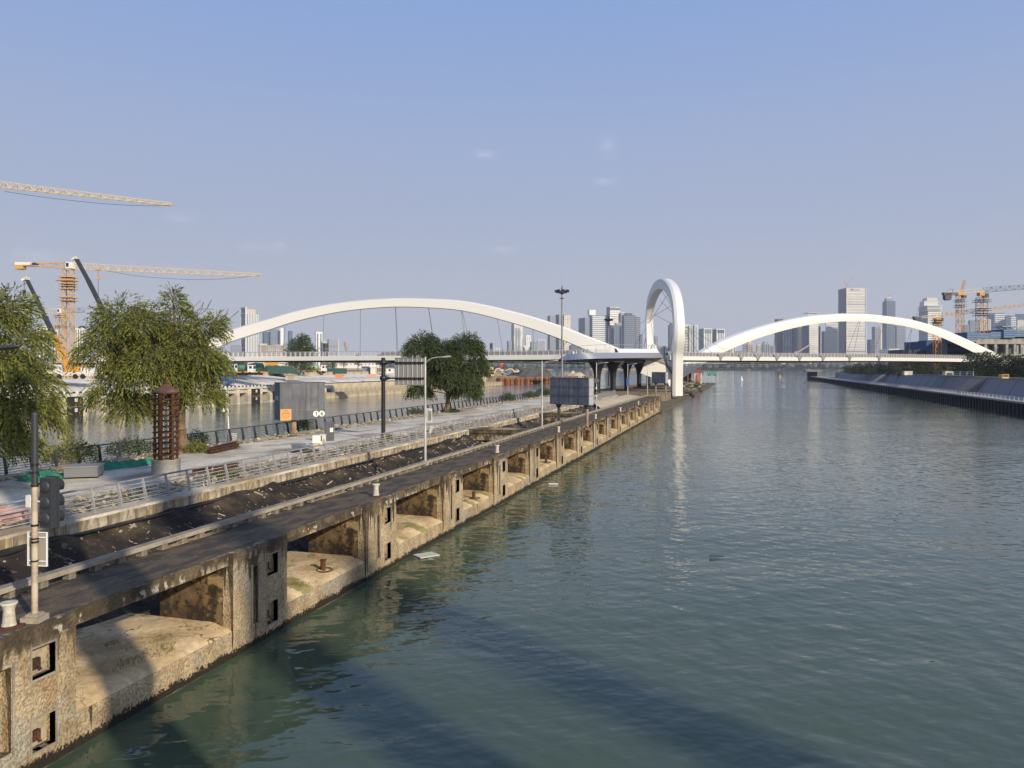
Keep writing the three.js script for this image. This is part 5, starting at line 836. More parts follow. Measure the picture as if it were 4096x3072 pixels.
// grey double-sided board with stickers, on a post by the rear railing
{
  const t = 70.2, o = P(1119.5, HORIZON, t), g = thing('advert_box', 'grey metal advertising box with an orange square and two round white stickers', 'billboard', [o.x, 3.7, o.z], undefined, YAW + 0.62);
  const y0 = EYE - 212 / FOCAL * t - 3.7, h = 149 / FOCAL * t, w = 4.3, d = 1.5;                             // local x along the front, z = 0 its plane
  const b = new MB().box(0, w, y0, y0 + h, -d, 0).build('box', M.boardSide, g);
  for (const x of [0.02, 0.26, 0.44, 0.56, 0.68, 0.84]) sub(new MB().box(w * x - 0.02, w * x + 0.02, y0 + 0.28 * h, y0 + h - 0.03, 0, 0.03).build('panel_seam', M.boardDark, g), b);
  for (let k = 0; k < 5; k++) sub(new MB().box(w * [0.03, 0.27, 0.45, 0.57, 0.69][k], w * [0.25, 0.43, 0.55, 0.67, 0.83][k], y0 + 0.29 * h, y0 + h - 0.05, 0, 0.018).build('panel', M.boardGrey, g), b);
  sub(new MB().box(0, w, y0, y0 + 0.26 * h, 0, 0.04).build('lower_band', M.boardDark, g), b);
  sub(new MB().box(-0.04, w + 0.04, y0 + h, y0 + h + 0.07, -d - 0.04, 0.06).build('cap', M.boardDark, g), b);
  for (let k = 0; k < 4; k++) sub(new MB().box(-0.03, 0, y0 + 0.54 * h + k * 0.11, y0 + 0.54 * h + k * 0.11 + 0.055, -d * 0.75, -d * 0.28).build('vent', M.whitePaper, g), b);
  const poster = new MB().box(0.02, 1.05, y0 - 0.02, y0 + 0.3 * h, 0.045, 0.06).build('poster', std([0.62, 0.33, 0.12], 0.8), g); sub(poster, b);
  const ln = new MB(); for (let k = 0; k < 10; k++) { const a = k / 10 * 6.283, c = (k + 1) / 10 * 6.283; ln.bar(V(0.53 + 0.33 * Math.cos(a), y0 + 0.5 + 0.3 * Math.sin(a), 0.064), V(0.53 + 0.33 * Math.cos(c), y0 + 0.5 + 0.3 * Math.sin(c), 0.064), 0.03); } ln.bar(V(0.25, y0 + 0.62, 0.064), V(0.8, y0 + 0.62, 0.064), 0.03).bar(V(0.35, y0 + 0.9, 0.064), V(0.7, y0 + 0.9, 0.064), 0.03).bar(V(0.4, y0 + 0.4, 0.064), V(0.65, y0 + 0.4, 0.064), 0.03); sub(ln.build('drawing', std([0.30, 0.12, 0.05], 0.9), g), b);
  [['1', 0.79], ['6', 0.925]].forEach(([c, x]) => { const disc = new MB().add(new THREE.CylinderGeometry(0.28, 0.28, 0.02, 24).rotateX(Math.PI / 2), new THREE.Matrix4().makeTranslation(w * x, y0 + 0.5, 0.055)).build('sticker', M.whitePaper, g); sub(disc, b); });
  [['1', 0.79], ['6', 0.925]].forEach(([c, x]) => sub(new MB().add(text(c, 0.37), new THREE.Matrix4().makeTranslation(w * x, y0 + 0.5, 0.075)).build('numeral', M.dark, g), b));
  new MB().tube(V(w * 0.36, 0, -d / 2), V(w * 0.36, y0, -d / 2), 0.26, 0.26, 14).build('post', grain(std([0.40, 0.30, 0.19], 0.8), 0.6, 0.01, 2), g);
}
// dark boards on two legs
function board(u0, u1, vt, vb, t0, t1, side, legs, label) {
  const a = P(u0, HORIZON, t0), b = P(u1, HORIZON, t1), ang = Math.atan2(-(b.z - a.z), b.x - a.x), w = Math.hypot(b.x - a.x, b.z - a.z), g = thing('notice_board', label, 'board', [a.x, 3.5, a.z], undefined, ang), tm = (t0 + t1) / 2;
  const y1 = EYE - (vt - HORIZON) / FOCAL * tm - 3.5, y0 = EYE - (vb - HORIZON) / FOCAL * tm - 3.5, h = y1 - y0;
  const bx = new MB().box(0, w, y0, y1, -side, 0).build('board', M.boardMid ??= mapped(metalC, 0.6, 0, 0, [0.29, 0.305, 0.335]), g);
  for (const f of [0.02, 0.34, 0.66, 0.98]) sub(new MB().box(-0.02, w + 0.02, y0 + h * f - 0.03, y0 + h * f + 0.03, -side - 0.02, 0.03).build('batten', M.boardSide, g), bx);
  for (const f of [0.25, 0.5, 0.75]) sub(new MB().box(w * f - 0.025, w * f + 0.025, y0, y1, 0, 0.018).build('seam', M.dark, g), bx);
  sub(new MB().box(w, w + 0.02, y0 + 0.05, y1 - 0.05, -side + 0.05, -0.05).build('end_panel', std([0.32, 0.34, 0.37], 0.6), g), bx);
  for (const f of legs) { new MB().tube(V(w * f, 0, -side / 2), V(w * f, y0 - 0.35, -side / 2), 0.17, 0.17, 12).build('leg', grain(std([0.36, 0.27, 0.20], 0.85), 0.6, 0.01, 2), g); new MB().lathe([[0.17, y0 - 0.4], [0.42, y0 - 0.02], [0, y0]], w * f, 0, -side / 2, 12).build('leg_head', M.dark, g); }
}
board(2199.5, 2355, 1510, 1619, 88.5, 84.2, 0.8, [0.17, 0.9], 'big dark grey plank board on two rusty legs in front of the bridge');
board(2607, 2662, 1488, 1532.5, 176, 171, 0.7, [0.2, 0.92], 'small dark board on two legs in front of the white ring');
// black sign post with the back of a road sign
{
  const p = PX(1533, 1757, -29.4), g = thing('sign_gantry', 'black post with two arms holding the grey ribbed back of a sign', 'road sign', [p.x, 3.8, p.z], undefined, 0.06);
  new MB().tube(V(0, 0, 0), V(0, 7.05, 0), 0.175, 0.17, 16).build('post', M.black, g);
  for (const y of [6.62, 5.28]) { new MB().bar(V(0, y, 0), V(3.72, y, 0), 0.12, 0.14).build('arm', M.black, g); new MB().lathe([[0.18, -0.25], [0.3, -0.1], [0.3, 0.1], [0.18, 0.25]], 0, y, 0, 14).build('collar', M.black, g); new MB().add(new THREE.CylinderGeometry(0.08, 0.22, 0.45, 10).rotateZ(-Math.PI / 2), new THREE.Matrix4().makeTranslation(0.42, y, 0)).build('arm_socket', M.black, g); }
  const s = new MB().box(1.02, 3.72, 4.72, 7.0, -0.16, -0.12).build('sign_back', std([0.27, 0.265, 0.25], 0.55, 0.2), g);
  for (let k = 0; k < 6; k++) { const x = 1.36 + k * 0.42; sub(new MB().box(x - 0.03, x + 0.03, 4.74, 6.98, -0.12, -0.07).build('rib', M.lampPole, g), s); for (const y of [6.62, 5.28]) sub(new MB().box(x - 0.04, x + 0.04, y - 0.1, y + 0.1, -0.08, 0.02).build('clip', M.lampPole, g), s); }
  sub(new MB().box(1.0, 3.74, 7.0, 7.04, -0.17, -0.08).box(1.0, 3.74, 4.68, 4.72, -0.17, -0.08).build('rim', M.galv, g), s);
}
// cabinets, box, tarpaulin, pipes, girders on the walkway
{
  const c = PY(1318, 1768, 3.8), g = thing('control_cabinet', 'dark grey upright control cabinet with a small white label', 'cabinet', [c.x, 3.8, c.z], undefined, 0.55);
  new MB().box(-0.37, 0.37, 0.1, 1.55, -0.35, 0.35).build('case', M.boardDark, g); new MB().box(-0.42, 0.42, 1.55, 1.62, -0.4, 0.4).build('lid', M.boardSide, g); new MB().box(-0.38, 0.38, 0, 0.12, -0.36, 0.36).build('foot', M.greyConc, g); new MB().box(0.37, 0.385, 0.8, 1.2, -0.1, 0.15).box(0.02, 0.28, 0.85, 1.2, 0.35, 0.362).build('label_plate', M.whitePaper, g); new MB().box(-0.01, 0.01, 0.15, 1.5, 0.35, 0.36).build('door_seam', M.dark, g);
  const d = PY(1268, 1790, 3.8), e = thing('meter_box', 'white meter box on a leg left of the dark cabinet', 'meter box', [d.x, 3.8, d.z], undefined, 0.4);
  new MB().box(-0.32, 0.3, 0.35, 0.95, -0.2, 0.2).build('case', M.whitePaper, e); new MB().box(-0.26, 0.2, -0.05, 0.35, -0.15, 0.15).build('stand', M.tanConc, e); new MB().box(0.3, 0.36, 0.5, 0.9, -0.12, 0.12).build('switch', M.dark, e);
  const e2 = PY(1292, 1782, 3.8), e3 = thing('meter_box', 'small cream meter box tucked between the white box and the dark cabinet', 'meter box', [e2.x, 3.8, e2.z], undefined, 0.4); new MB().box(-0.22, 0.22, 0.1, 0.85, -0.2, 0.2).build('case', M.cream, e3); new MB().box(-0.24, 0.24, 0.85, 0.9, -0.22, 0.22).build('lid', M.whiteDull, e3);
  { const h = PY(1225, 1806, 3.85), o = thing('open_hatch', 'black open hatch with a bent cover in front of the white meter box', 'hatch', [h.x, 3.86, h.z], undefined, 0.5); new MB().box(-0.9, 0.9, 0, 0.12, -0.55, 0.55).build('frame', M.black, o); new MB().boxc(-0.5, 0.32, -0.4, 1.1, 0.05, 0.8, 0.3, 0.5).build('cover', M.boardSide, o); }
  const q = PY(345, 1907, 3.82), k = thing('metal_chest', 'low grey metal chest on the walkway in front of the green tarpaulin', 'chest', [q.x, 3.8, q.z], undefined, 0.55);
  new MB().box(-0.95, 0.75, 0.1, 0.62, -0.7, 0.7).build('body', std([0.17, 0.175, 0.18], 0.6), k); new MB().box(-1.0, 0.8, 0.62, 0.7, -0.75, 0.75).build('lid', std([0.21, 0.215, 0.22], 0.55), k); for (const x of [-0.85, 0.65]) for (const z of [-0.55, 0.55]) new MB().box(x - 0.08, x + 0.08, -0.02, 0.1, z - 0.08, z + 0.08).build('foot', M.dark, k);
  // crumpled tarpaulin in two lengths
  const tarp = (u0, v0, u1, v1, w, h, label) => { const a = PY(u0, v0, 3.85), b = PY(u1, v1, 3.85), dx = b.x - a.x, dz = b.z - a.z, l = Math.hypot(dx, dz); const s = new MB().add(sheet((s2, t) => { const x = lerp(a.x, b.x, s2) - dz / l * (t - 0.5) * w, z = lerp(a.z, b.z, s2) + dx / l * (t - 0.5) * w, e = Math.min(1, 5 * Math.min(t, 1 - t)) * Math.min(1, 8 * Math.min(s2, 1 - s2)); return V(x + 0.2 * lump(x, z, 0.5), 3.82 + e * h * (0.55 + 0.9 * lump(x, z, 1.3) + 0.28 * lump(x + z, z * 2, 0.22) + 0.3 * lump(z * 2, x, 0.5)), z + 0.2 * lump(z, x, 0.5)); }, 140, 28)).build('tarpaulin', M.tarp); tag(s, label, 'tarpaulin', 'green tarpaulins on the walkway'); };
  tarp(95, 1925, 300, 1898, 1.7, 0.5, 'green tarpaulin heap left of the grey metal chest'); tarp(390, 1876, 625, 1845, 1.8, 0.5, 'longer green tarpaulin heap between the chest and the pagoda tower');
  // pink pipes stacked along the kerb at the left
  for (let i = 0; i < 9; i++) { const row = i < 6 ? 0 : 1, x = -27.25 - (row ? 0.28 + (i - 6) * 0.5 : i * 0.48) , y = 4.03 + row * 0.36; tag(new MB().tube(V(x, y, -3), V(x - 0.1 * rnd(), y, -24 - rr(-1.5, 3.2) + i * 0.25), 0.19, 0.19, 12).build('pipe', M.pinkPipe), ['pink pipe on the ground next to the near railing, first of the stack', 'pink pipe on the ground, second from the near railing', 'pink pipe on the ground, third from the near railing', 'pink pipe on the ground, fourth from the near railing', 'pink pipe on the ground, fifth from the near railing', 'pink pipe on the ground, outermost from the near railing', 'upper pink pipe of the stack, closest to the near railing', 'upper pink pipe in the middle of the top row', 'upper pink pipe of the stack, farthest from the near railing'][i], 'pipe', 'pink pipes stacked behind the near railing'); }
  const beam = (u0, v0, u1, v1, y, label, w = 0.35) => { const a = PY(u0, v0, y), b = PY(u1, v1, y), m = new MB(); m.bar(a.clone().add(V(0, 0.02, 0)), b.clone().add(V(0, 0.02, 0)), w, 0.04).bar(a.clone().add(V(0, 0.13, 0)), b.clone().add(V(0, 0.13, 0)), 0.06, 0.2).bar(a.clone().add(V(0, 0.25, 0)), b.clone().add(V(0, 0.25, 0)), w, 0.04); const o = m.build('steel_beam', M.rust); tag(o, label, 'steel beam'); };
  beam(835, 1806, 945, 1778, 3.95, 'rusty steel beam lying on the rubble by the rear railing'); beam(840, 1812, 955, 1787, 3.9, 'second rusty steel beam tight in front of the one by the rear railing', 0.3); beam(770, 1895, 845, 1884, 3.95, 'rusty steel beam behind the front railing, left piece'); beam(855, 1886, 950, 1868, 3.95, 'rusty steel beam behind the front railing, right piece');
}
// white post lamp and float on the rear edge
{
  const p = PX(917, 1750, -41.5), g = thing('beacon_post', 'thin white post with a round lamp on a white tank behind the rear railing', 'beacon', [p.x, 2.6, p.z], undefined, 0);
  new MB().tube(V(0, 1, 0), V(-0.15, 4.0, 0), 0.06, 0.045, 8).build('pole', M.whitePaper, g); new MB().tube(V(0.3, 0, 0), V(0.3, 1.8, 0), 0.4, 0.4, 14).build('tank', M.whiteDull, g); new MB().add(new THREE.SphereGeometry(0.17, 12, 8), new THREE.Matrix4().makeTranslation(-0.6, 3.75, 0)).bar(V(-0.15, 3.95, 0), V(-0.6, 3.9, 0), 0.05).build('lamp', M.whitePaper, g);
}
// street lamp head that reaches in from the left edge
{
  const t = 21, a = P(-420, 1408, t), b = P(84, 1384, t), g = thing('street_lamp', 'dark street lamp head reaching in at the left edge before the willow', 'street lamp', [a.x, 3.6, a.z]);
  new MB().tube(V(a.x, 3.6, a.z), V(a.x, a.y, a.z), 0.09, 0.06, 12).build('pole', M.dark, g);
  const q = P(-40, 1396, t); new MB().path([a, a.clone().lerp(q, 0.5).add(V(0, 0.06, 0)), q], 0.035, 8).build('arm', M.dark, g);
  const d = b.clone().sub(q), l = d.length(), m = new THREE.Matrix4().makeBasis(d.clone().normalize(), V(0, 1, 0), d.clone().normalize().cross(V(0, 1, 0))).setPosition(q.clone().add(b).multiplyScalar(0.5));
  new MB().add(new THREE.SphereGeometry(1, 18, 10).scale(l * 0.52, 0.075, 0.15), m).build('lamp_head', M.dark, g);
}
// green notice at the tip, buoys, floating scraps
{
  const a = P(2830, HORIZON, 430), g = thing('river_notice', 'green river notice board on two legs at the tip of the pier', 'sign', [a.x, 1.6, a.z], undefined, YAW - 0.25), s = 430 / FOCAL, y1 = EYE - 11.5 * s - 1.6, y0 = EYE - 33 * s - 1.6, w = 35 * s;
  const b = new MB().box(0, w, y0, y1, -0.15, 0).build('board', std([0.015, 0.20, 0.12], 0.5), g);
  for (let k = 0; k < 4; k++) { const m = new MB(), x = w * (0.14 + 0.24 * k); m.box(x - 0.2, x + 0.2, y1 - 0.95, y1 - 0.85, 0.002, 0.03).box(x - 0.05, x + 0.05, y1 - 1.15, y1 - 0.5, 0.002, 0.025).box(x - 0.25, x + 0.25, y1 - 0.66, y1 - 0.58, 0.002, 0.03); sub(m.build('character', M.whitePaper, g), b); }
  sub(new MB().box(0.2, w - 0.2, y0 + 1.5, y0 + 1.6, 0.002, 0.03).box(0.2, 1.7, y0 + 1.0, y0 + 1.1, 0.002, 0.03).box(2.0, 2.9, y0 + 0.45, y0 + 0.6, 0.002, 0.03).box(2.2, 2.7, y0 + 0.6, y0 + 0.85, 0.002, 0.03).box(3.2, w - 0.2, y0 + 1.0, y0 + 1.1, 0.002, 0.03).build('print', M.whitePaper, g), b);
  for (const x of [0.2, 0.82]) new MB().tube(V(w * x, 0, -0.08), V(w * x, y0, -0.08), 0.09).build('leg', M.lampPole, g);
  const buoy = (u, v, t, label, mat, top) => { const p = PY(u, v, 0), k = thing('buoy', label, 'buoy', [p.x, 0, p.z], undefined, 0.3); new MB().lathe([[0, -0.6], [1.2, -0.5], [1.35, 0.2], [1.1, 0.75], [0, 0.85]], 0, 0, 0, 18).build('float', mat, k); new MB().lathe([[0.75, 0.8], [0.55, 2.6], [0, 2.6]], 0, 0, 0, 10).build('tower', top, k); new MB().lathe([[0.22, 2.6], [0.22, 3.1], [0, 3.25]], 0, 0, 0, 8).build('lantern', M.whitePaper, k); };
  buoy(2966, 1520, 628, 'white buoy on the water in the middle of the river mouth', M.white, M.white); buoy(3119, 1511, 770, 'yellow buoy on the water right of the white one', M.yellow, M.yellow);
  const sc = (u, v, w, d, mat, name, cat, label, r = 0.3) => { const p = PY(u, v, 0.03), o = new MB().boxc(p.x, 0.03, p.z, w, 0.05, d, r).build(name, mat); tag(o, label, cat); };
  sc(1705, 2220, 1.15, 0.85, std([0.50, 0.50, 0.44], 0.8), 'foam_sheet', 'foam sheet', 'pale square foam sheet floating by the wharf', 0.9); sc(2213, 1935, 0.8, 0.4, M.whitePaper, 'foam_scrap', 'foam scrap', 'white scrap floating close to the wharf beyond the foam sheet'); sc(2866, 2224, 0.75, 0.08, M.dark, 'driftwood', 'driftwood', 'short dark stick floating in the open water', 0.1);
}
// rubbish, hut and fence at the tip of the pier
{
  const p = P(2760, HORIZON, 330), g = thing('site_hut', 'open red roofed site hut beyond the foot of the white ring', 'hut', [p.x, 3.2, p.z], undefined, YAW);
  new MB().box(-4.5, 4.5, 4.6, 5.9, -4, 3).build('roof', grain(std([0.26, 0.07, 0.045], 0.8), 1, 0.02, 3), g); for (const x of [-4.2, -1.5, 1.5, 4.2]) new MB().box(x - 0.2, x + 0.2, -0.2, 4.6, 2.2, 2.6).build('post', x > 1 ? M.whiteDull : M.trunk, g); new MB().box(-4.4, 1.4, 0, 4.5, -3.6, -3.4).build('back_wall', M.trunk, g); new MB().box(1.6, 4.1, 0, 3.6, 0, 0.2).build('panel', std([0.45, 0.13, 0.10], 0.8), g);
  const q = P(2800, HORIZON, 345), h = thing('screen_fence', 'pale blue screen fence behind the scrap heap at the tip', 'fence', [q.x, 3.2, q.z], undefined, YAW - 0.2); for (let i = 0; i < 4; i++) new MB().box(i * 1.7, i * 1.7 + 1.62, 0, 3.2, -0.06, 0.06).build('panel', std([0.34, 0.40, 0.43], 0.6), h);
  const n = 260, im = new THREE.InstancedMesh(new THREE.BoxGeometry(1, 1, 1), std([0.42, 0.37, 0.29], 1), n), m4 = new THREE.Matrix4(), col = new THREE.Color();
  for (let i = 0; i < n; i++) { const z = rr(-235, -420), x = lerp(-21.5, -16.2, rnd()) , y = lerp(1.6, 3.4, clamp((-18 - x) / 6)) + rr(0, 1.1) * (z < -270 ? 1.4 : 0.3); m4.compose(V(x, y, z), new THREE.Quaternion().setFromEuler(new THREE.Euler(rr(-0.5, 0.5), rr(0, 3), rr(-0.6, 0.6))), V(rr(0.2, 0.5), rr(0.15, 0.4), rr(0.6, 4.5))); im.setMatrixAt(i, m4); const k = rr(0.5, 1.3); im.setColorAt(i, col.setRGB(k, k * 0.96, k * 0.9)); }
  im.name = 'scrap_heap'; im.userData.kind = 'stuff'; tag(im, 'grey heap of broken planks and scrap at the tip of the pier', 'scrap heap'); im.castShadow = im.receiveShadow = true; scene.add(im);
}
// the lock gate towers behind the camera, whose long shadows cross the wharf
{
  const g = thing('lock_gate_gantry', 'concrete lock gate gantry behind the viewpoint', 'gantry', [20, 0, 4]);
  const S = (z, s, x = -16.65) => [x + 0.832 * s, z + 0.555 * s];
  for (const [z, s, r, top] of [[-18.1, 36, 0.8, 34], [-24.8, 95, 1.2, 62], [-32.2, 185, 1.4, 82]]) { const [x, zz] = S(z, s); new MB().tube(V(x, -1, zz), V(x, top, zz), r, r, 20).add(new THREE.SphereGeometry(r, 20, 10), new THREE.Matrix4().makeTranslation(x, top, zz)).build('tower', M.greyConc, g); }
}
// ---------- tower cranes, mobile cranes and building sites ----------
function lattice(mb, a, b, w0, h0, n, th, w1 = w0, h1 = h0, tri = false) {  // a truss from a to b
  const d = b.clone().sub(a).normalize(), up = Math.abs(d.y) > 0.8 ? V(FX, 0, FZ) : V(0, 1, 0), s = d.clone().cross(up).normalize(), u = s.clone().cross(d).normalize();
  const at = t => { const c = a.clone().lerp(b, t), w = lerp(w0, w1, t) / 2, h = lerp(h0, h1, t) / 2, q = (i, j) => c.clone().addScaledVector(s, i * w).addScaledVector(u, j * h); return tri ? [q(-1, -1), q(1, -1), q(0, 1), q(0, 1)] : [q(-1, -1), q(1, -1), q(1, 1), q(-1, 1)]; };
  for (let k = 0; k < (tri ? 3 : 4); k++) mb.bar(at(0)[k], at(1)[k], th);
  for (let i = 0; i < n; i++) { const p = at(i / n), q = at((i + 1) / n); for (const [x, y] of tri ? [[0, 2], [1, 2], [0, 1]] : [[0, 1], [1, 2], [2, 3], [3, 0]]) { mb.bar(q[x], q[y], th * 0.6); mb.bar(i % 2 ? p[x] : p[y], i % 2 ? q[y] : q[x], th * 0.6); } }
  return mb;
}
// px: mast foot and head, jib root and tip, counter-jib end; all at one depth
function towerCrane(o) {
  const at = (u, v) => P(u, v, o.t), m = o.t / FOCAL, base = at(o.u, o.vb), g = thing('tower_crane', o.label, 'tower crane', base, o.group), mat = o.mat ?? M.yellow, mw = o.mw * m;
  lattice(new MB(), base, at(o.u, o.vt), mw, mw, Math.round((o.vb - o.vt) / o.mw), 0.2).build('mast', mat, g);
  for (const v of o.collars ?? []) { const c = at(o.u, v); new MB().boxc(c.x, c.y, c.z, mw * 1.7, 0.16, mw * 1.7, YAW).boxc(c.x, c.y + 0.9, c.z, mw * 1.75, 0.08, mw * 1.75, YAW).build('platform', o.colMat ?? mat, g); }
  if (o.tip) lattice(new MB(), at(...o.root), at(...o.tip), 1.5, o.jh * m, o.bays ?? 26, 0.14, 1.2, o.jh2 * m, true).build('jib', o.jibMat ?? M.paleYellow, g);
  if (o.cj) {
    const e = at(...o.cj), r = at(...o.root); lattice(new MB(), r, e, 1.6, (o.cjh ?? 20) * m, o.cjb ?? 8, 0.14, 1.6, 3 * m, false).build('counter_jib', o.cjMat ?? mat, g);
    const c = e.clone().lerp(r, 0.10); new MB().boxc(c.x, c.y - (o.cwh ?? 14) * m * 0.6, c.z, (o.cww ?? 32) * m, (o.cwh ?? 16) * m, 2, YAW).boxc(c.x, c.y - (o.cwh ?? 14) * m * 1.15, c.z, (o.cww ?? 32) * m * 0.7, 4 * m, 1.8, YAW).build('counterweight', o.cwMat ?? M.yellow, g);
    if (o.box) { const b = e.clone().lerp(r, 0.17); new MB().boxc(b.x, b.y + 5 * m, b.z, 62 * m, 11 * m, 1.8, YAW).build('machine_box', M.white, g); new MB().boxc(b.x + 46 * m, b.y + 4 * m, b.z - 10 * m, 14 * m, 8 * m, 1.6, YAW).build('winch', M.dark, g); }
  }
  const c = at(o.u + (o.cabU ?? 10), o.cabV ?? o.vt - 6); new MB().boxc(c.x, c.y, c.z, (o.cab ?? 24) * m, (o.cab ?? 24) * m, 2.2, YAW).build('cab', o.cabMat ?? M.white, g);
  new MB().boxc(c.x - 2 * m, c.y + 1 * m, c.z + 1.0, (o.cab ?? 24) * m * 0.4, (o.cab ?? 24) * m * 0.6, 0.5, YAW).build('cab_window', M.glassDark, g);
  if (o.hook) { const h = at(o.hook[0], o.hook[1]), tr = at(o.hook[0], o.hook[2]); new MB().boxc(tr.x, tr.y, tr.z, 18 * m, 7 * m, 1.6, YAW).build('trolley', M.yellow, g); new MB().bar(h, tr, 0.06).bar(at(o.hook[0], o.hook[3]), h, 0.09).build('hoist_rope', M.dark, g); new MB().boxc(h.x, h.y, h.z, 9 * m, 12 * m, 0.6, YAW).build('hook_block', M.yellow, g); }
  if (o.rope) new MB().path(o.rope.map(q => at(...q)), 0.05, 4, 3).build('rope', M.dark, g);
  if (o.more) o.more(g, at, m);
  return g;
}
towerCrane({ label: 'yellow flat-top tower crane with a full pale jib above the big willow', t: 240, u: 273, vb: 1500, vt: 1078, mw: 32, root: [275, 1062], tip: [1044, 1101], jh: 26, jh2: 12, cj: [60, 1060], cjh: 24, box: true, cabV: 1062, cabU: 10, cab: 26, bays: 34, collars: [1122, 1136, 1157, 1203], hook: [393, 1112, 1076, 1180], rope: [[420, 1082], [560, 1105], [760, 1118], [900, 1115], [1040, 1102]], more: (g, at, m) => { const a = at(219, 1122), b = at(273, 1121); new MB().bar(a, b, 0.3, 0.4).build('tie_arm', M.yellow, g); const c = at(273, 1121); new MB().boxc(c.x, c.y, c.z, 46 * m, 7 * m, 3, YAW).build('tie_collar', M.yellow, g); } });
towerCrane({ label: 'smaller yellow tower crane behind the dark orange boom, its jib hidden', t: 400, u: 242, vb: 1470, vt: 1252, mw: 26, root: [240, 1243], tip: [336, 1240], jh: 18, jh2: 17, jibMat: M.boardSide, bays: 5, cj: [86, 1246], cjh: 17, box: false, cabV: 1244, cabU: 0, cab: 18, cwMat: M.paleYellow, cww: 22, cwh: 17, cjMat: M.paleYellow, collars: [1268, 1310], more: (g, at, m) => { const b = at(108, 1241); new MB().boxc(b.x, b.y, b.z, 44 * m, 9 * m, 2, YAW).build('machine_box', M.white, g); } });
towerCrane({ label: 'tower crane of which only the pale yellow jib reaches in at the upper left', t: 190, u: -620, vb: 1520, vt: 700, mw: 30, root: [-600, 668], tip: [686, 817], jh: 36, jh2: 10, bays: 54, cj: [-900, 634], cabV: 690, rope: [[20, 766], [200, 792], [420, 815], [560, 823], [680, 823]] });
const oy = { mat: M.orange, cabMat: M.dark, cwMat: M.dark };
towerCrane({ ...oy, label: 'orange tower crane at the right edge with a long dark jib and counterweight', t: 340, u: 3927, vb: 1470, vt: 1190, mw: 30, root: [3930, 1160], tip: [4330, 1131], jh: 20, jh2: 14, jibMat: M.boardSide, bays: 22, cj: [3773, 1173], cjh: 16, cabU: 14, cabV: 1183, cab: 18, cww: 26, cwh: 24, cjMat: M.paleYellow, colMat: M.boardSide, collars: [1208, 1243, 1262], more: (g, at, m) => { const b = at(3800, 1175); new MB().boxc(b.x, b.y, b.z, 56 * m, 10 * m, 2, YAW).build('machine_box', M.boardGrey, g); const a = at(3923, 1177); new MB().boxc(a.x, a.y, a.z, 20 * m, 13 * m, 2.4, YAW).build('slewing_unit', M.orange, g); new MB().bar(at(3786, 1162), at(3812, 1156), 0.2).bar(at(3810, 1156), at(3810, 1170), 0.2).build('davit', M.boardSide, g); } });
towerCrane({ ...oy, label: 'orange tower crane rising behind the falling end of the right arch', t: 345, u: 3748, vb: 1470, vt: 1275, mw: 21, root: [3750, 1262], tip: [4330, 1192], jh: 15, jh2: 12, jibMat: M.orange, bays: 30, cj: [3656, 1272], cjh: 13, cabU: 14, cabV: 1278, cab: 13, cww: 18, cwh: 20, cjMat: M.paleYellow, colMat: M.boardSide, collars: [1288, 1302], more: (g, at, m) => { const a = at(3750, 1284); new MB().boxc(a.x, a.y, a.z, 18 * m, 22 * m, 2.4, YAW).build('slewing_unit', M.orange, g); const b = at(3668, 1270); new MB().boxc(b.x, b.y, b.z, 30 * m, 8 * m, 2, YAW).build('machine_box', M.boardGrey, g); new MB().bar(at(3661, 1257), at(3680, 1255), 0.2).build('davit', M.boardSide, g); } });
towerCrane({ ...oy, label: 'orange luffing crane with its raised jib seen end on, left of the right-edge crane', t: 365, u: 3840, vb: 1470, vt: 1180, mw: 21, root: [3840, 1180], tip: [3857, 1122], jh: 12, jh2: 8, jibMat: M.orange, bays: 8, cabU: 16, cabV: 1187, cab: 11, colMat: M.boardSide, collars: [1207, 1228], more: (g, at, m) => { const a = at(3838, 1176); new MB().boxc(a.x, a.y, a.z, 24 * m, 12 * m, 2.4, YAW).build('slewing_unit', M.orange, g); } });

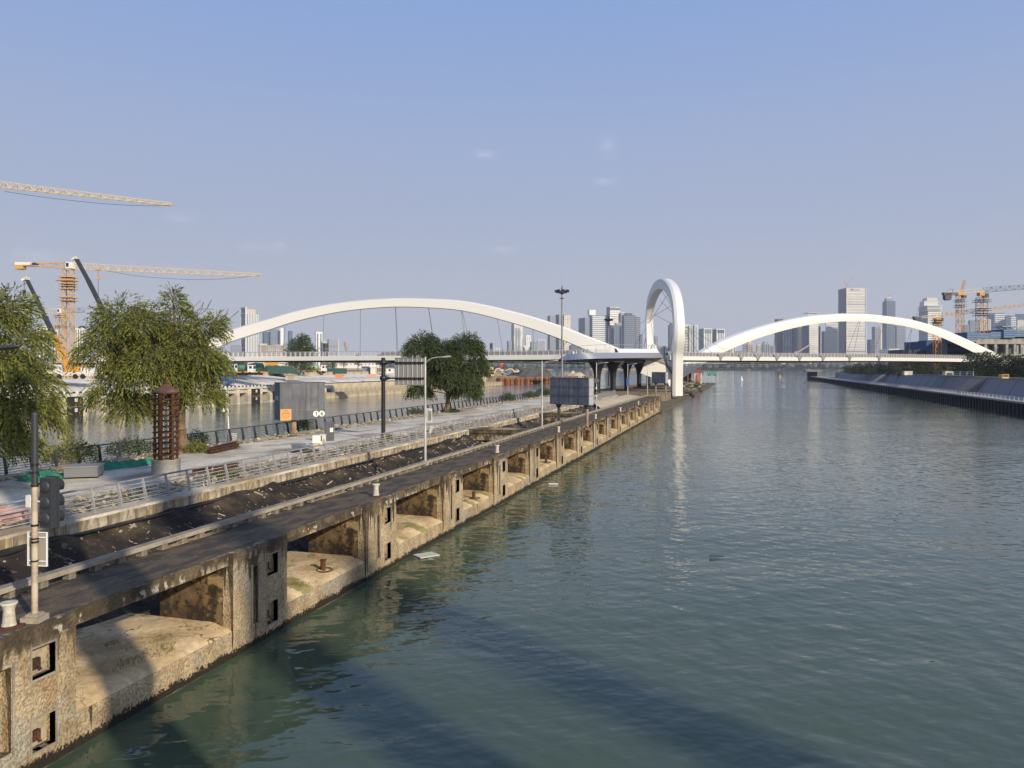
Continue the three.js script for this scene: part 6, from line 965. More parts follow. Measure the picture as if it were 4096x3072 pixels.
// telescopic cranes on the left bank
function mobileCrane(o) {
  const at = (u, v) => P(u, v, o.t), g = thing('mobile_crane', o.label, 'mobile crane', at(...o.pts[0]));
  o.pts.slice(1).forEach((q, i) => { new MB().bar(at(...o.pts[i]), at(...q), o.w[i], o.w[i] * 1.1).build('boom_section', o.mats[i], g); });
  const e = at(...o.pts.at(-1)); new MB().boxc(e.x - 0.6, e.y + 0.1, e.z, 1.3, 0.5, 0.5, YAW, 0, 0.5).boxc(e.x + 0.25, e.y + 0.15, e.z, 0.5, 0.55, 0.7, YAW).build('boom_head', M.whiteDull, g);
  if (o.rope) { new MB().bar(at(...o.rope[0]), at(...o.rope[1]), 0.07).build('hoist_rope', M.dark, g); const k = at(...o.rope[1]); new MB().boxc(k.x, k.y, k.z, 0.5, 1.3, 0.4, YAW).build('hook_block', M.dark, g); }
  if (o.truck) { const [u, v] = o.truck, c = at(u, v), B3 = (x, y, z, a, b2, d) => new MB().boxc(c.x + RX * x + FX * z, c.y + y, c.z + RZ * x + FZ * z, a, b2, d, YAW); B3(0, 0.7, 0, 10, 0.8, 2.6).build('chassis', M.whiteDull, g); B3(-3.6, 1.9, 0, 2.2, 1.7, 2.4).build('cab', M.white, g); B3(-3.7, 2.1, -1.25, 1.6, 0.9, 0.1).build('window', M.glassDark, g); B3(1.0, 1.7, 0, 3.6, 1.3, 2.4).build('turntable', M.orange, g); B3(3.6, 1.6, 0, 1.8, 1.0, 2.4).build('counterweight', M.whiteDull, g); for (const x of [-3.6, -1.9, 1.6, 3.2]) new MB().add(new THREE.CylinderGeometry(0.55, 0.55, 0.4, 14).rotateX(Math.PI / 2).rotateY(YAW), new THREE.Matrix4().makeTranslation(c.x + RX * x - FX * 1.15, c.y + 0.2, c.z + RZ * x - FZ * 1.15)).build('wheel', M.tire, g); }
}
mobileCrane({ label: 'mobile crane with an orange lower boom and dark upper boom between the willows', t: 168, pts: [[289, 1504], [217, 1342], [178, 1265], [143, 1190], [107, 1117]], w: [0.85, 0.75, 0.66, 0.56], mats: [M.orange, M.dark, M.dark, M.dark], rope: [[97, 1120], [97, 1172]], truck: [285, 1509] });
mobileCrane({ label: 'mobile crane whose dark boom rises steeply out of the big willow', t: 185, pts: [[500, 1480], [430, 1290], [398, 1212], [352, 1120], [305, 1034]], w: [0.85, 0.82, 0.78, 0.7], mats: [M.dark, M.dark, M.dark, M.dark], rope: null, truck: [500, 1496] });
mobileCrane({ label: 'truck crane with its yellow boom folded low under the left deck', t: 300, pts: [[1128, 1462], [1075, 1454], [1022, 1457]], w: [1.2, 1.5], mats: [M.yellow, M.yellow], rope: null, truck: [1085, 1478] });
// concrete mixers
function mixer(u, v, t, label, drum, cabSide, mark) {
  const p = P(u, v, t), g = thing('mixer_truck', label, 'mixer truck', p, 'concrete mixer trucks on the left bank', YAW), s = cabSide;
  new MB().box(-4.4, 4.4, 0.7, 1.05, -1.1, 1.1).build('chassis', M.orange, g);
  const c = new MB().box(3.0 * s, 4.7 * s, 0.8, 3.0, -1.15, 1.15).build('cab', M.white, g); sub(new MB().box(3.5 * s, 4.3 * s, 1.95, 2.7, 1.14, 1.17).box(4.68 * s, 4.73 * s, 1.9, 2.75, -1, 1).build('window', M.glassDark, g), c);
  const d = new MB().add(new THREE.LatheGeometry([[0.2, -3.3], [0.75, -3.2], [1.0, -2.6], [1.35, -0.6], [1.3, 0.8], [0.85, 2.1], [0, 2.2]].map(q => new THREE.Vector2(...q)), 20).rotateZ(-Math.PI / 2 * s).rotateZ(-0.13 * s).translate(-0.2 * s, 2.35, 0)).build('drum', drum, g);
  if (mark) sub(new MB().boxc(-0.6 * s, 2.6, 1.28, 1.1, 0.8, 0.1).boxc(0.9 * s, 2.4, 1.22, 0.8, 0.6, 0.1).build('marking', M.white, g), d);
  new MB().box(-4.4 * s, -3.4 * s, 1.0, 2.4, -0.6, 0.6).build('chute', M.dark, g);
  for (const x of [3.7 * s, -1.0 * s, -2.4 * s, 1.6 * s]) new MB().add(new THREE.CylinderGeometry(0.52, 0.52, 2.3, 16).rotateX(Math.PI / 2), new THREE.Matrix4().makeTranslation(x, 0.5, 0)).build('wheel', M.tire, g);
}
mixer(955, 1500, 232, 'dark green mixer truck nearest the willow, its drum end towards the viewer', M.green, 1, false);
mixer(1010, 1500, 238, 'dark green mixer truck with a white cab at its left end', M.green, -1, false);
mixer(1255, 1493, 290, 'pale green mixer truck with white marks on its drum, cab to the right', std([0.16, 0.30, 0.17], 0.6), 1, true);
mixer(880, 1497, 225, 'dark green mixer truck half hidden behind the willow', M.green, 1, false);
// heaps, sheds, halls and clutter of the left site
{
  const boxAt = (u0, u1, v0, v1, t, d, name, mat, label, cat, roofMat, extra) => { const a = P(u0, v1, t), b = P(u1, v0, t), w = Math.hypot(b.x - a.x, b.z - a.z), h = b.y - a.y, g = thing(name, label, cat, a, undefined, YAW); new MB().box(0, w, -0.6, h, -d, 0).build('wall', mat, g); if (roofMat) new MB().box(-0.3, w + 0.3, h, h + 0.5, -d - 0.3, 0.4).build('roof', roofMat, g); if (extra) extra(g, w, h); return g; };
  { const a = P(1112, 1495, 262), s = new MB().add(sheet((q, r) => { const x = (q - 0.5) * 15, z = (r - 0.5) * 7, e = Math.min(1, 4 * Math.min(q, 1 - q)) * Math.min(1, 3 * Math.min(r, 1 - r)); return V(a.x + RX * x + FX * z, 7.9 + e * 2.6 * (1 + 0.25 * lump(x * 2, z, 2)), a.z + RZ * x + FZ * z); }, 30, 14)).build('covered_heap', M.netGreen); tag(s, 'long heap covered with dark green netting between the mixer trucks', 'heap'); }
  boxAt(1302, 1382, 1473, 1489, 300, 2.5, 'container', M.netGreen, 'long dark green container right of the pale green mixer truck', 'container', null);
  boxAt(1339, 1515, 1451, 1468, 420, 20, 'hall', M.white, 'long white hall with a dark roof band under the left deck', 'hall', M.boardGrey, (g, w, h) => { for (let i = 0; i < 12; i++) new MB().box(w * (i + 0.3) / 12, w * (i + 0.55) / 12, h * 0.5, h * 0.75, 0, 0.06).build('window', M.glassDark, g); new MB().box(0.4, w, h + 0.5, h + 2.2, -18, -1).build('roof_ridge', M.boardGrey, g); });
  boxAt(920, 1017, 1446, 1455, 380, 12, 'site_shed', M.white, 'long white site shed behind the green mixer trucks', 'shed', M.boardSide);
  boxAt(1120, 1170, 1452, 1466, 380, 8, 'site_shed', M.whiteDull, 'short pale site shed right of the folded yellow boom', 'shed', M.white, (g, w, h) => { for (let i = 0; i < 3; i++) new MB().box(w * (0.15 + 0.28 * i), w * (0.3 + 0.28 * i), h * 0.3, h * 0.75, 0, 0.05).build('window', M.glassDark, g); });
  boxAt(1448, 1482, 1470, 1488, 330, 5, 'site_shed', std([0.16, 0.24, 0.34], 0.7), 'blue grey site shed left of the black sign post', 'shed', M.boardSide);
  boxAt(1482, 1500, 1470, 1490, 328, 4, 'site_shed', M.cream, 'small cream site shed right of the blue grey one', 'shed', M.white);
  boxAt(1545, 1572, 1472, 1487, 330, 4, 'site_shed', M.white, 'small white site shed just behind the black sign post', 'shed', M.boardSide, (g, w, h) => new MB().box(w * 0.35, w * 0.65, 0.2, h * 0.7, 0, 0.05).build('door', M.glassDark, g));
  boxAt(1340, 1371, 1495, 1506, 268, 0.3, 'barrier', std([0.62, 0.25, 0.15], 0.8), 'orange barrier panel on the crest of the slope, left one', 'barrier', null); boxAt(1467, 1501, 1496, 1503, 285, 0.3, 'barrier', std([0.66, 0.35, 0.27], 0.8), 'faded orange barrier panel on the crest of the slope, right one', 'barrier', null);
  boxAt(1142, 1190, 1500, 1513, 245, 0.25, 'screen_wall', M.tanConc, 'low tan screen at the crest of the slope below the green netting', 'screen', null);
  { const p = P(1300, 1488, 330), g = thing('support_post', 'brown square post under the left deck behind the pale green mixer', 'post', p, undefined, YAW); new MB().box(-0.9, 0.9, -1, 4.9, -0.9, 0.9).build('post', std([0.20, 0.13, 0.10], 0.8), g); new MB().box(-1.1, 1.1, -1.2, -0.8, -1.1, 1.1).build('foot', M.greyConc, g); }
  { const p = P(1302, 1465, 520), g = thing('dark_chimney', 'dark slender chimney beside the slender white tower', 'chimney', p, undefined, YAW); new MB().lathe([[1.7, -6], [1.6, 14.5], [1.8, 14.6], [1.8, 15.4], [0, 15.4]], 0, 0, 0, 14).build('shaft', M.dark, g); new MB().lathe([[1.75, 11], [1.75, 12], [1.62, 12]], 0, 0, 0, 14).build('band', M.boardGrey, g); }
  { const p = P(1208, 1530, 245), g = thing('parking_sign', 'green parking sign on a thin post above the slope', 'sign', p, undefined, YAW), m = 245 / FOCAL; new MB().tube(V(0, 0, 0), V(0, 62 * m, 0), 0.06).build('post', M.lampPole, g); const b = new MB().box(-7 * m, 7 * m, 27 * m, 43 * m, 0.06, 0.12).build('plate', std([0.02, 0.16, 0.10], 0.6), g); sub(new MB().add(text('P', 0.95), new THREE.Matrix4().makeTranslation(0, 35 * m, 0.13)).build('letter', M.whitePaper, g), b); }
  // blue lifting rig
  { const t = 213, p = P(912, 1546, t), g = thing('blue_rig', 'blue mast climber rig standing on the bayed quay right of the willow', 'rig', p, undefined, YAW), m = t / FOCAL; lattice(new MB(), V(18 * m, 8 * m, 0), V(18 * m, 113 * m, 0), 0.6, 0.6, 12, 0.14).build('mast', M.blue, g); new MB().box(-18 * m, 30 * m, 28 * m, 34 * m, -0.8, 0.8).box(-23 * m, -14 * m, 30 * m, 42 * m, -0.6, 0.6).build('platform', M.blue, g); new MB().box(-24 * m, 22 * m, 0, 5 * m, -0.9, 0.9).build('base', M.blue, g); new MB().bar(V(0, 4 * m, 0), V(0, 30 * m, 0), 0.5).bar(V(10 * m, 4 * m, 0.4), V(4 * m, 30 * m, 0.4), 0.25).bar(V(-10 * m, 4 * m, -0.4), V(6 * m, 30 * m, -0.4), 0.25).box(-3 * m, 8 * m, 10 * m, 18 * m, -0.6, 0.6).build('frame', M.blue, g); }
  // unfinished building at the far left
  { const t = 270, a = P(120, 1492, t), g = thing('unfinished_building', 'unfinished concrete frame building with scaffolds behind the orange boom', 'building site', a, undefined, YAW), m = t / FOCAL, w = 320 * m;
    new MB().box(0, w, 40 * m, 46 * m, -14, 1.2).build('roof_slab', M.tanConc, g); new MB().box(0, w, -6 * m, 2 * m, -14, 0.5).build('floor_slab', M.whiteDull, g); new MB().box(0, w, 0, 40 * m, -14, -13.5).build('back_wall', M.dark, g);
    for (let i = 0; i < 7; i++) new MB().box(w * i / 6 - 0.6, w * i / 6 + 0.6, 0, 40 * m, -0.8, 0.2).build('pillar', M.tanConc, g);
    for (let i = 0; i < 44; i++) piece('scaffold_tube', UNIT, M.lampPole, g, [w * (i + 0.5) / 44, 18 * m, 0.5 - (i % 2) * 1.6], [0.1, 36 * m, 0.1]); for (let j = 0; j < 3; j++) piece('scaffold_tube', UNIT, M.lampPole, g, [w / 2, (8 + 11 * j) * m, 0.5], [w, 0.1, 0.1]);
    new MB().box(130 * m, 184 * m, 20 * m, 32 * m, 0.7, 0.8).build('banner', std([0.10, 0.22, 0.55], 0.7), g); for (let i = 0; i < 40; i++) piece('rebar', UNIT, M.rust, g, [w * rnd(), 50 * m, -rr(0, 10)], [0.12, 10 * m, 0.12]);
    new MB().box(100 * m, 118 * m, 46 * m, 58 * m, -3, -1).box(135 * m, 160 * m, 46 * m, 62 * m, -4, -2).build('formwork', M.paleConc, g); new MB().box(20 * m, w * 0.98, -12 * m, -1 * m, 3.0, 3.3).build('hoarding', M.white, g); }
}
// machines on the dam
function digger(u, v, t, label, mat, flip, boomUp = 1) {
  const p = P(u, v, t), g = thing('excavator', label, 'excavator', p, undefined, YAW + (flip < 0 ? Math.PI : 0)); const b = new MB();
  for (const z of [-1.2, 1.2]) new MB().add(new THREE.CapsuleGeometry(0.5, 3.2, 4, 10).rotateZ(Math.PI / 2), new THREE.Matrix4().makeTranslation(0, 0.5, z)).build('track', M.tire, g);
  new MB().box(-2.2, 1.2, 1.1, 2.2, -1.4, 1.4).box(-2.5, -1.4, 1.2, 2.6, -1.3, 1.3).build('body', mat, g); new MB().box(0.0, 1.4, 2.2, 3.3, 0.2, 1.3).build('cab', M.glassDark, g);
  const e = V(4.6, 2.2 + 3.6 * boomUp, 0), f = V(6.6, 1.6 + 1.2 * boomUp, 0); new MB().bar(V(0.8, 2, -0.3), V(2.6, 2.6 + 2.8 * boomUp, -0.3), 0.55, 0.7).bar(V(2.6, 2.6 + 2.8 * boomUp, -0.3), e.clone().setZ(-0.3), 0.45, 0.6).build('boom', mat, g); new MB().bar(e.clone().setZ(-0.3), f.clone().setZ(-0.3), 0.4, 0.5).build('arm', mat, g); new MB().boxc(f.x - 0.3, f.y - 0.6, -0.3, 1.1, 1.2, 1.2).build('bucket', M.dark, g);
}
digger(1968, 1512, 455, 'yellow excavator with its boom up beside the dark gravel slope', M.paleYellow, 1, 1); digger(2062, 1496, 505, 'small yellow excavator on top of the dark gravel slope', M.paleYellow, -1, 0.3); digger(2128, 1507, 520, 'orange excavator with a bent boom behind the sheet pile dam', M.yellow, -1, 1.2); digger(1925, 1494, 440, 'yellow excavator half hidden behind the middle willow', M.paleYellow, 1, 0.6);
{
  const t = 470, at = (u, v) => P(u, v, t); const g = thing('drilling_rig', 'red and orange drilling rig with a raised arm above the gravel slope', 'drilling rig', at(1996, 1480));
  new MB().bar(at(1998, 1476), at(2007, 1456), 1.6, 2).build('lower_arm', M.red, g); new MB().bar(at(2007, 1456), at(2020, 1436), 0.9, 1.2).build('upper_arm', M.orange, g); const c = at(1990, 1476); new MB().boxc(c.x, c.y, c.z, 4.5, 3.2, 3, YAW).build('body', M.dark, g); const d = at(1998, 1481); new MB().boxc(d.x, d.y, d.z, 5, 1, 3, YAW).build('base', M.whiteDull, g); new MB().path([at(2020, 1438), at(2017, 1455), at(2014, 1478)], 0.18, 5).build('hose', M.dark, g);
  const h = thing('pile_rig', 'tall thin dark pile rig mast right of the middle willow', 'pile rig', at(1966, 1480)); lattice(new MB(), at(1966, 1482), at(1966, 1372), 1.1, 1.1, 22, 0.22).build('mast', M.netGreen, h); const e = at(1960, 1478); new MB().boxc(e.x, e.y, e.z, 4, 2.6, 3, YAW).build('body', M.paleYellow, h); const f = at(1964, 1385); new MB().boxc(f.x, f.y, f.z, 1.4, 3.2, 1.4, YAW).build('hammer', M.dark, h);
  const k = thing('orange_rig', 'small orange machine standing at the right end of the sheet pile dam', 'machine', P(2192, 1508, 560), undefined, YAW); new MB().box(-2, 2, -1, 2, -1, 1).box(-1.2, 0.2, 2, 3.4, -0.8, 0.8).build('body', M.rustOrange, k); new MB().bar(V(0.5, 2, 0), V(0.2, 5.6, 0), 0.5).build('mast', M.orange, k);
}
// ---------- right bank site ----------
{
  const t = 335, m = t / FOCAL, a = P(3860, 1470, t), g = thing('unfinished_building', 'unfinished concrete building wrapped in blue netting at the right edge', 'building site', a, undefined, YAW), X = u => (u - 3860) * m, Y = v => (1470 - v) * m, b = (u0, u1, v0, v1, z0, z1) => new MB().box(X(u0), X(u1), Y(v1), Y(v0), z0, z1);
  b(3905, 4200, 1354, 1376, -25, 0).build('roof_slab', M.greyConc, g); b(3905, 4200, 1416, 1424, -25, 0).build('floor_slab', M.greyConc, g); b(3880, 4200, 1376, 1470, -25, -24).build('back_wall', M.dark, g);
  for (const u of [3912, 3945, 3985, 4030, 4062, 4090, 4125]) b(u - 5, u + 5, 1376, 1480, -2, -0.3).build('pillar', M.greyConc, g);
  for (const u of [3965, 4006, 4048]) new MB().add(new THREE.SphereGeometry(1.2, 10, 8), new THREE.Matrix4().makeTranslation(X(u), Y(1388), -4)).build('lit_opening', M.whiteDull, g);
  for (const [u0, u1, v0, v1, z] of [[3866, 3912, 1329, 1358, 0.5], [3912, 3960, 1331, 1354, 0.2], [3960, 4008, 1327, 1352, 0.3], [4008, 4052, 1318, 1352, 1.2], [4052, 4200, 1322, 1348, 0.6], [3866, 3905, 1358, 1368, 0.2]]) { const n = b(u0, u1, v0, v1, -20, z).build('net_panel', M.netBlue, g); for (let k = 0; k < 4; k++) sub(b(u0, u1, lerp(v0, v1, (k + 0.4) / 4), lerp(v0, v1, (k + 0.4) / 4) + 1, z, z + 0.12).build('scaffold_tube', M.lampPole, g), n); }
  for (let k = 0; k < 12; k++) new MB().bar(V(X(4020 + k * 8), Y(1322), -2), V(X(4012 + k * 9), Y(1305 + (k % 3) * 3), -6), 0.12).build('scaffold_tube', M.lampPole, g); b(4015, 4090, 1304, 1306, -8, -1).build('scaffold_deck', M.lampPole, g);
  const h = P(3700, 1470, 352), k = thing('unfinished_building', 'low dark building wrapped in blue netting behind the orange crane mast', 'building site', h, undefined, YAW), m2 = 352 / FOCAL, c = (u0, u1, v0, v1, z0, z1) => new MB().box((u0 - 3700) * m2, (u1 - 3700) * m2, (1470 - v1) * m2, (1470 - v0) * m2, z0, z1);
  c(3638, 3710, 1398, 1470, -20, -1).build('wall', M.dark, k); c(3706, 3768, 1364, 1470, -20, 0).build('net_panel', std([0.035, 0.085, 0.18], 0.85), k); c(3764, 3786, 1358, 1470, -20, 0.4).build('net_panel', M.netBlue, k); c(3786, 3862, 1360, 1470, -20, -0.5).build('wall', M.dark, k); for (let i = 0; i < 7; i++) { c(3790 + i * 10, 3796 + i * 10, 1385, 1408, -0.5, -0.2).build('window', M.netBlue, k); } for (let i = 0; i < 6; i++) c(3764 + i * 4, 3765 + i * 4, 1358, 1440, 0.4, 0.6).build('scaffold_tube', M.lampPole, k);
  // small things on the wall top
  const bx = (u0, u1, v0, v1, tt, name, mat, label, cat, more) => { const q = P(u0, v1, tt), r = P(u1, v0, tt), w = Math.hypot(r.x - q.x, r.z - q.z), hh = r.y - q.y, o = thing(name, label, cat, q, undefined, YAW); new MB().box(0, w, 0, hh, -1.6, 0).build('body', mat, o); more?.(o, w, hh); };
  bx(4009, 4036, 1497, 1514, 205, 'light_tower', M.yellow, 'small yellow machine on the retaining wall at the right', 'machine', (o, w, hh) => { new MB().box(0.15, w - 0.15, hh * 0.4, hh * 0.9, 0, 0.05).build('screen', M.dark, o); });
  bx(3782, 3812, 1485, 1500, 232, 'site_shed', M.whiteDull, 'grey white shed roof on the wall above the promenade steps', 'shed', (o, w, hh) => new MB().box(0.3, w - 0.2, 0, hh * 0.6, 0, 0.06).build('opening', M.dark, o));
  bx(3618, 3650, 1487, 1500, 258, 'stair_wall', M.paleConc, 'pale end wall of the steps on the right bank', 'wall', (o, w, hh) => new MB().box(-0.1, w + 0.1, hh, hh + 0.15, -1.7, 0.1).build('coping', M.white, o));
  const rl = thing('barrier_rail', 'pale tube barrier on top of the right retaining wall', 'barrier', P(3812, 1500, 228)); for (const v of [1487, 1493, 1500]) new MB().bar(P(3812, v, 228), P(3895, v + 1, 215), 0.12).build('rail', M.lampPole, rl); for (const u of [3814, 3840, 3868, 3893]) new MB().bar(P(u, 1486, lerp(228, 215, (u - 3812) / 83)), P(u, 1502, lerp(228, 215, (u - 3812) / 83)), 0.12).build('post', M.lampPole, rl);
}
// ---------- trees and plants ----------
const leafMat = new THREE.MeshPhysicalMaterial({ color: 0xffffff, vertexColors: true, roughness: 0.75, transmission: 0.5, thickness: 0, ior: 1.3, side: THREE.DoubleSide });
class Leaves {
  constructor() { this.p = []; this.c = []; this.n = []; }
  leaf(x, y, z, d, l, w, c) {                                            // a slender folded leaf along d
    const s = Math.abs(d.y) > 0.95 ? V(1, 0, 0) : V(0, 1, 0), a = d.clone().cross(s).normalize(), r = rnd() * 6.28, b = d.clone().cross(a); a.multiplyScalar(Math.cos(r)).addScaledVector(b, Math.sin(r));
    const ax = a.x * w, ay = a.y * w, az = a.z * w, ex = x + d.x * l, ey = y + d.y * l, ez = z + d.z * l, mx = x + d.x * l * 0.45, my = y + d.y * l * 0.45 , mz = z + d.z * l * 0.45;
    this.p.push(x, y, z, mx + ax, my + ay, mz + az, ex, ey, ez, x, y, z, ex, ey, ez, mx - ax, my - ay, mz - az);
    for (let i = 0; i < 6; i++) this.c.push(...c);
  }
  build(name, parent, mat = leafMat, opt) {
    const g = new THREE.BufferGeometry(); g.setAttribute('position', new THREE.Float32BufferAttribute(this.p, 3)); g.setAttribute('color', new THREE.Float32BufferAttribute(this.c, 3)); g.computeVertexNormals();
    if (parent && atBase.has(parent)) g.translate(-parent.position.x, -parent.position.y, -parent.position.z);
    const m = new THREE.Mesh(g, mat); m.name = parent === scene ? numbered(name) : name; m.castShadow = m.receiveShadow = true; if (opt?.kind) m.userData.kind = opt.kind; (parent ?? scene).add(m); return m;
  }
}
const tone = (a, b) => { const t = rnd(), k = rr(0.75, 1.2); return [lerp(a[0], b[0], t) * k, lerp(a[1], b[1], t) * k, lerp(a[2], b[2], t) * k]; };
const onSphere = () => { const u = rr(-1, 1), t = rr(0, 6.283), s = Math.sqrt(1 - u * u); return V(s * Math.cos(t), u, s * Math.sin(t)); };
const cam3 = (o, x, y, z) => o.clone().add(V(RX * x + FX * z, y, RZ * x + FZ * z));
// blobs: [x, y, rx, ry] to the right and above the foot in metres; strands hang from their outer shells
function willow(label, foot, trunkTop, blobs, o) {
  const g = thing('willow', label, 'willow tree', foot, undefined), L = new Leaves(), tw = new MB(), wind = V(RX, 0, RZ).multiplyScalar(o.wind ?? 0.25);
  const top = cam3(foot, ...trunkTop), tr = new MB(), mid = foot.clone().lerp(top, 0.5).add(V(0.1, 0, 0.1));
  tr.tube(foot.clone().add(V(0, -0.2, 0)), mid, o.r * 1.25, o.r, 12).tube(mid, top, o.r, o.r * 0.8, 12).lathe([[o.r * 1.9, -0.1], [o.r * 1.4, 0.3], [o.r * 1.15, 0.9]], foot.x, foot.y, foot.z, 12);
  tr.build('trunk', M.trunk, g);
  for (const [bx, by, rx, ry, hang, dz = 0] of blobs) {
    const c = cam3(foot, bx, by, dz), br = [top.clone(), top.clone().lerp(c, 0.5).add(V(0, 0.3, 0)), c.clone().add(V(0, ry * 0.2, 0))];
    tw.path(br, o.r * 0.2, 7, 3);
    const n = Math.round(o.dens * (rx * ry + rx * rx) * 0.5);
    for (let k = 0; k < 5; k++) { const d = onSphere(); if (d.y < -0.2) d.y *= -1; tw.path([c.clone(), c.clone().add(V(d.x * rx * 0.6, d.y * ry * 0.5 + 0.15, d.z * rx * 0.6)), c.clone().add(V(d.x * rx, d.y * ry * 0.95, d.z * rx))], o.r * 0.055, 5, 3); }
    for (let i = 0; i < n; i++) {
      const d = onSphere(); if (d.y < -0.35) d.y = -d.y * 0.6; const q = Math.pow(rnd(), 0.42), k = 0.8 + 0.4 * lump(d.x * 3 + bx * 5, d.z * 3 + by * 5, 1);
      let x = c.x + d.x * rx * q * k, y = c.y + d.y * ry * q * k, z = c.z + d.z * rx * q * k;
      const dir = V(d.x + wind.x, 0.35 + 0.4 * d.y, d.z + wind.z).normalize(), len = rr(0.4, 1) * hang * (0.5 + 0.5 * (1 - Math.abs(d.y))), st = o.leaf * 0.62, steps = Math.max(3, Math.round(len / st)), col = rnd() < 0.25 ? o.c2 : o.c1, sway = rr(0.5, 1.5);
      for (let s = 0; s < steps; s++) {
        dir.y -= 0.16 * o.leaf / 0.2; dir.x += wind.x * 0.03 * sway; dir.z += wind.z * 0.03 * sway; dir.normalize();
        x += dir.x * st; y += dir.y * st; z += dir.z * st; if (y < foot.y + (o.clear ?? 0.4)) break;
        const ld = V(dir.x + rr(-0.5, 0.5), dir.y + rr(-0.5, 0.2), dir.z + rr(-0.5, 0.5)).normalize();
        L.leaf(x, y, z, ld, o.leaf * rr(0.6, 1.6), o.leaf * rr(0.11, 0.2), tone(col[0], col[1]));
      }
    }
  }
  tw.build('branch', M.twig, g); L.build('crown', g);
  if (o.bare) { const b = new MB(); for (const [x, y, ex, ey] of o.bare) for (let k = 0; k < 5; k++) { const a = cam3(foot, x + rr(-0.3, 0.3), y, rr(-1, 1)); b.path([a, cam3(foot, lerp(x, ex, 0.5) + rr(-0.3, 0.3), lerp(y, ey, 0.6), rr(-1, 1)), cam3(foot, ex + rr(-0.7, 0.7), ey + rr(-0.4, 0.3), rr(-1, 1))], 0.022, 4, 4); } b.build('bare_twig', M.twig, g); }
}
const olive = [[[0.19, 0.215, 0.034], [0.33, 0.33, 0.058]], [[0.08, 0.105, 0.022], [0.13, 0.15, 0.03]]], deep = [[[0.075, 0.12, 0.03], [0.135, 0.175, 0.042]], [[0.03, 0.05, 0.018], [0.05, 0.07, 0.02]]];
{
  const s = 0.0337, f = PX(735, 1815, -38.7), B2 = (x, y, rx, ry, hang, dz) => [(x - 397) * s, (980 - y) * s, rx * s, ry * s, hang, dz];
  willow('big willow with hanging sprays behind the rusty pagoda tower', f.setY(3.75), [-0.4, 3.4, 0], [
    B2(262, 692, 58, 58, 1.4, 0.3), B2(318, 715, 60, 55, 1.4, -0.5), B2(376, 672, 24, 54, 1.0, 0), B2(374, 648, 16, 36, 0.8, 0), B2(383, 690, 24, 40, 1.0, 0.4), B2(388, 735, 50, 60, 1.4, 0.6), B2(440, 722, 46, 42, 1.3, 0), B2(466, 700, 20, 26, 0.8, 0.3), B2(452, 790, 38, 55, 1.9, -0.4),
    B2(225, 770, 48, 60, 2.0, 0), B2(285, 800, 66, 60, 2.2, 0.8), B2(345, 810, 66, 60, 2.3, -0.9), B2(400, 810, 50, 60, 2.0, 0.9), B2(240, 860, 42, 50, 2.4, 0.2), B2(290, 890, 44, 45, 1.8, -0.2), B2(430, 860, 42, 45, 1.9, 0.2), B2(345, 870, 50, 50, 1.2, 1.2), B2(215, 720, 26, 34, 1.0, 0), B2(345, 760, 60, 50, 1.6, 0.2), B2(300, 745, 50, 45, 1.6, 0.9), B2(410, 770, 50, 45, 1.6, -0.2), B2(260, 740, 50, 45, 1.6, -0.4),
  ], { r: 0.34, dens: 175, leaf: 0.25, c1: olive[0], c2: olive[1], clear: 0.3, bare: [[-5.2, 9.5, -6.4, 10.8], [-2.4, 9.8, -2.0, 11.2], [2.4, 9.4, 3.4, 10.4], [-6.2, 6.5, -7.4, 7.4], [0.6, 9.6, 1.6, 10.9]] });
}
{
  const s = 0.024, f = PX(-60, 1950, -37.2), B2 = (x, y, rx, ry, hang, dz) => [(x + 32) * s, (1053 - y) * s, rx * s, ry * s, hang, dz];
  willow('willow cut off by the left edge, its sprays reaching the railing', f.setY(3.75), [0.1, 4.0, 0], [
    B2(30, 668, 42, 55, 1.0, 0), B2(-30, 700, 75, 70, 1.6, 0), B2(40, 745, 50, 58, 1.6, 0.3), B2(10, 800, 75, 65, 2.0, -0.5), B2(62, 830, 40, 55, 2.0, 0.2), B2(-70, 800, 80, 80, 2.0, 0.5), B2(72, 890, 34, 50, 1.8, -0.2), B2(20, 890, 70, 60, 2.4, 0.5), B2(-60, 900, 80, 70, 2.4, 0), B2(30, 960, 60, 50, 1.6, -0.6), B2(-20, 970, 60, 50, 1.4, 0.6),
  ], { r: 0.3, dens: 205, leaf: 0.22, c1: olive[0], c2: olive[1], clear: 0.2, bare: [[0.6, 9.3, 1.2, 10.4]] });
}
{
  const s = 0.0635, f = PX(1787, 1654, -38.4), B2 = (x, y, rx, ry, hang, dz) => [(x - 965) * s, (893 - y) * s, rx * s, ry * s, hang, dz];
  willow('dark green willow in the middle of the walkway behind the pale lamp post', f.setY(3.75), [0.2, 2.6, 0], [
    B2(915, 757, 40, 42, 1.4, 0), B2(1006, 757, 40, 42, 1.4, 0.3), B2(960, 770, 30, 34, 1.4, -0.2), B2(962, 782, 40, 45, 1.4, -0.6), B2(900, 800, 28, 40, 1.6, 0), B2(1030, 800, 24, 42, 1.5, 0.2), B2(935, 820, 42, 38, 2.0, 0.8), B2(990, 820, 48, 38, 2.0, -0.3), B2(1005, 850, 34, 30, 1.6, 0.4), B2(908, 850, 22, 24, 1.6, 0),
  ], { r: 0.32, dens: 360, leaf: 0.28, c1: deep[0], c2: deep[1], clear: 0.3, wind: 0.3, bare: [[-5, 7.2, -6, 8]] });
}
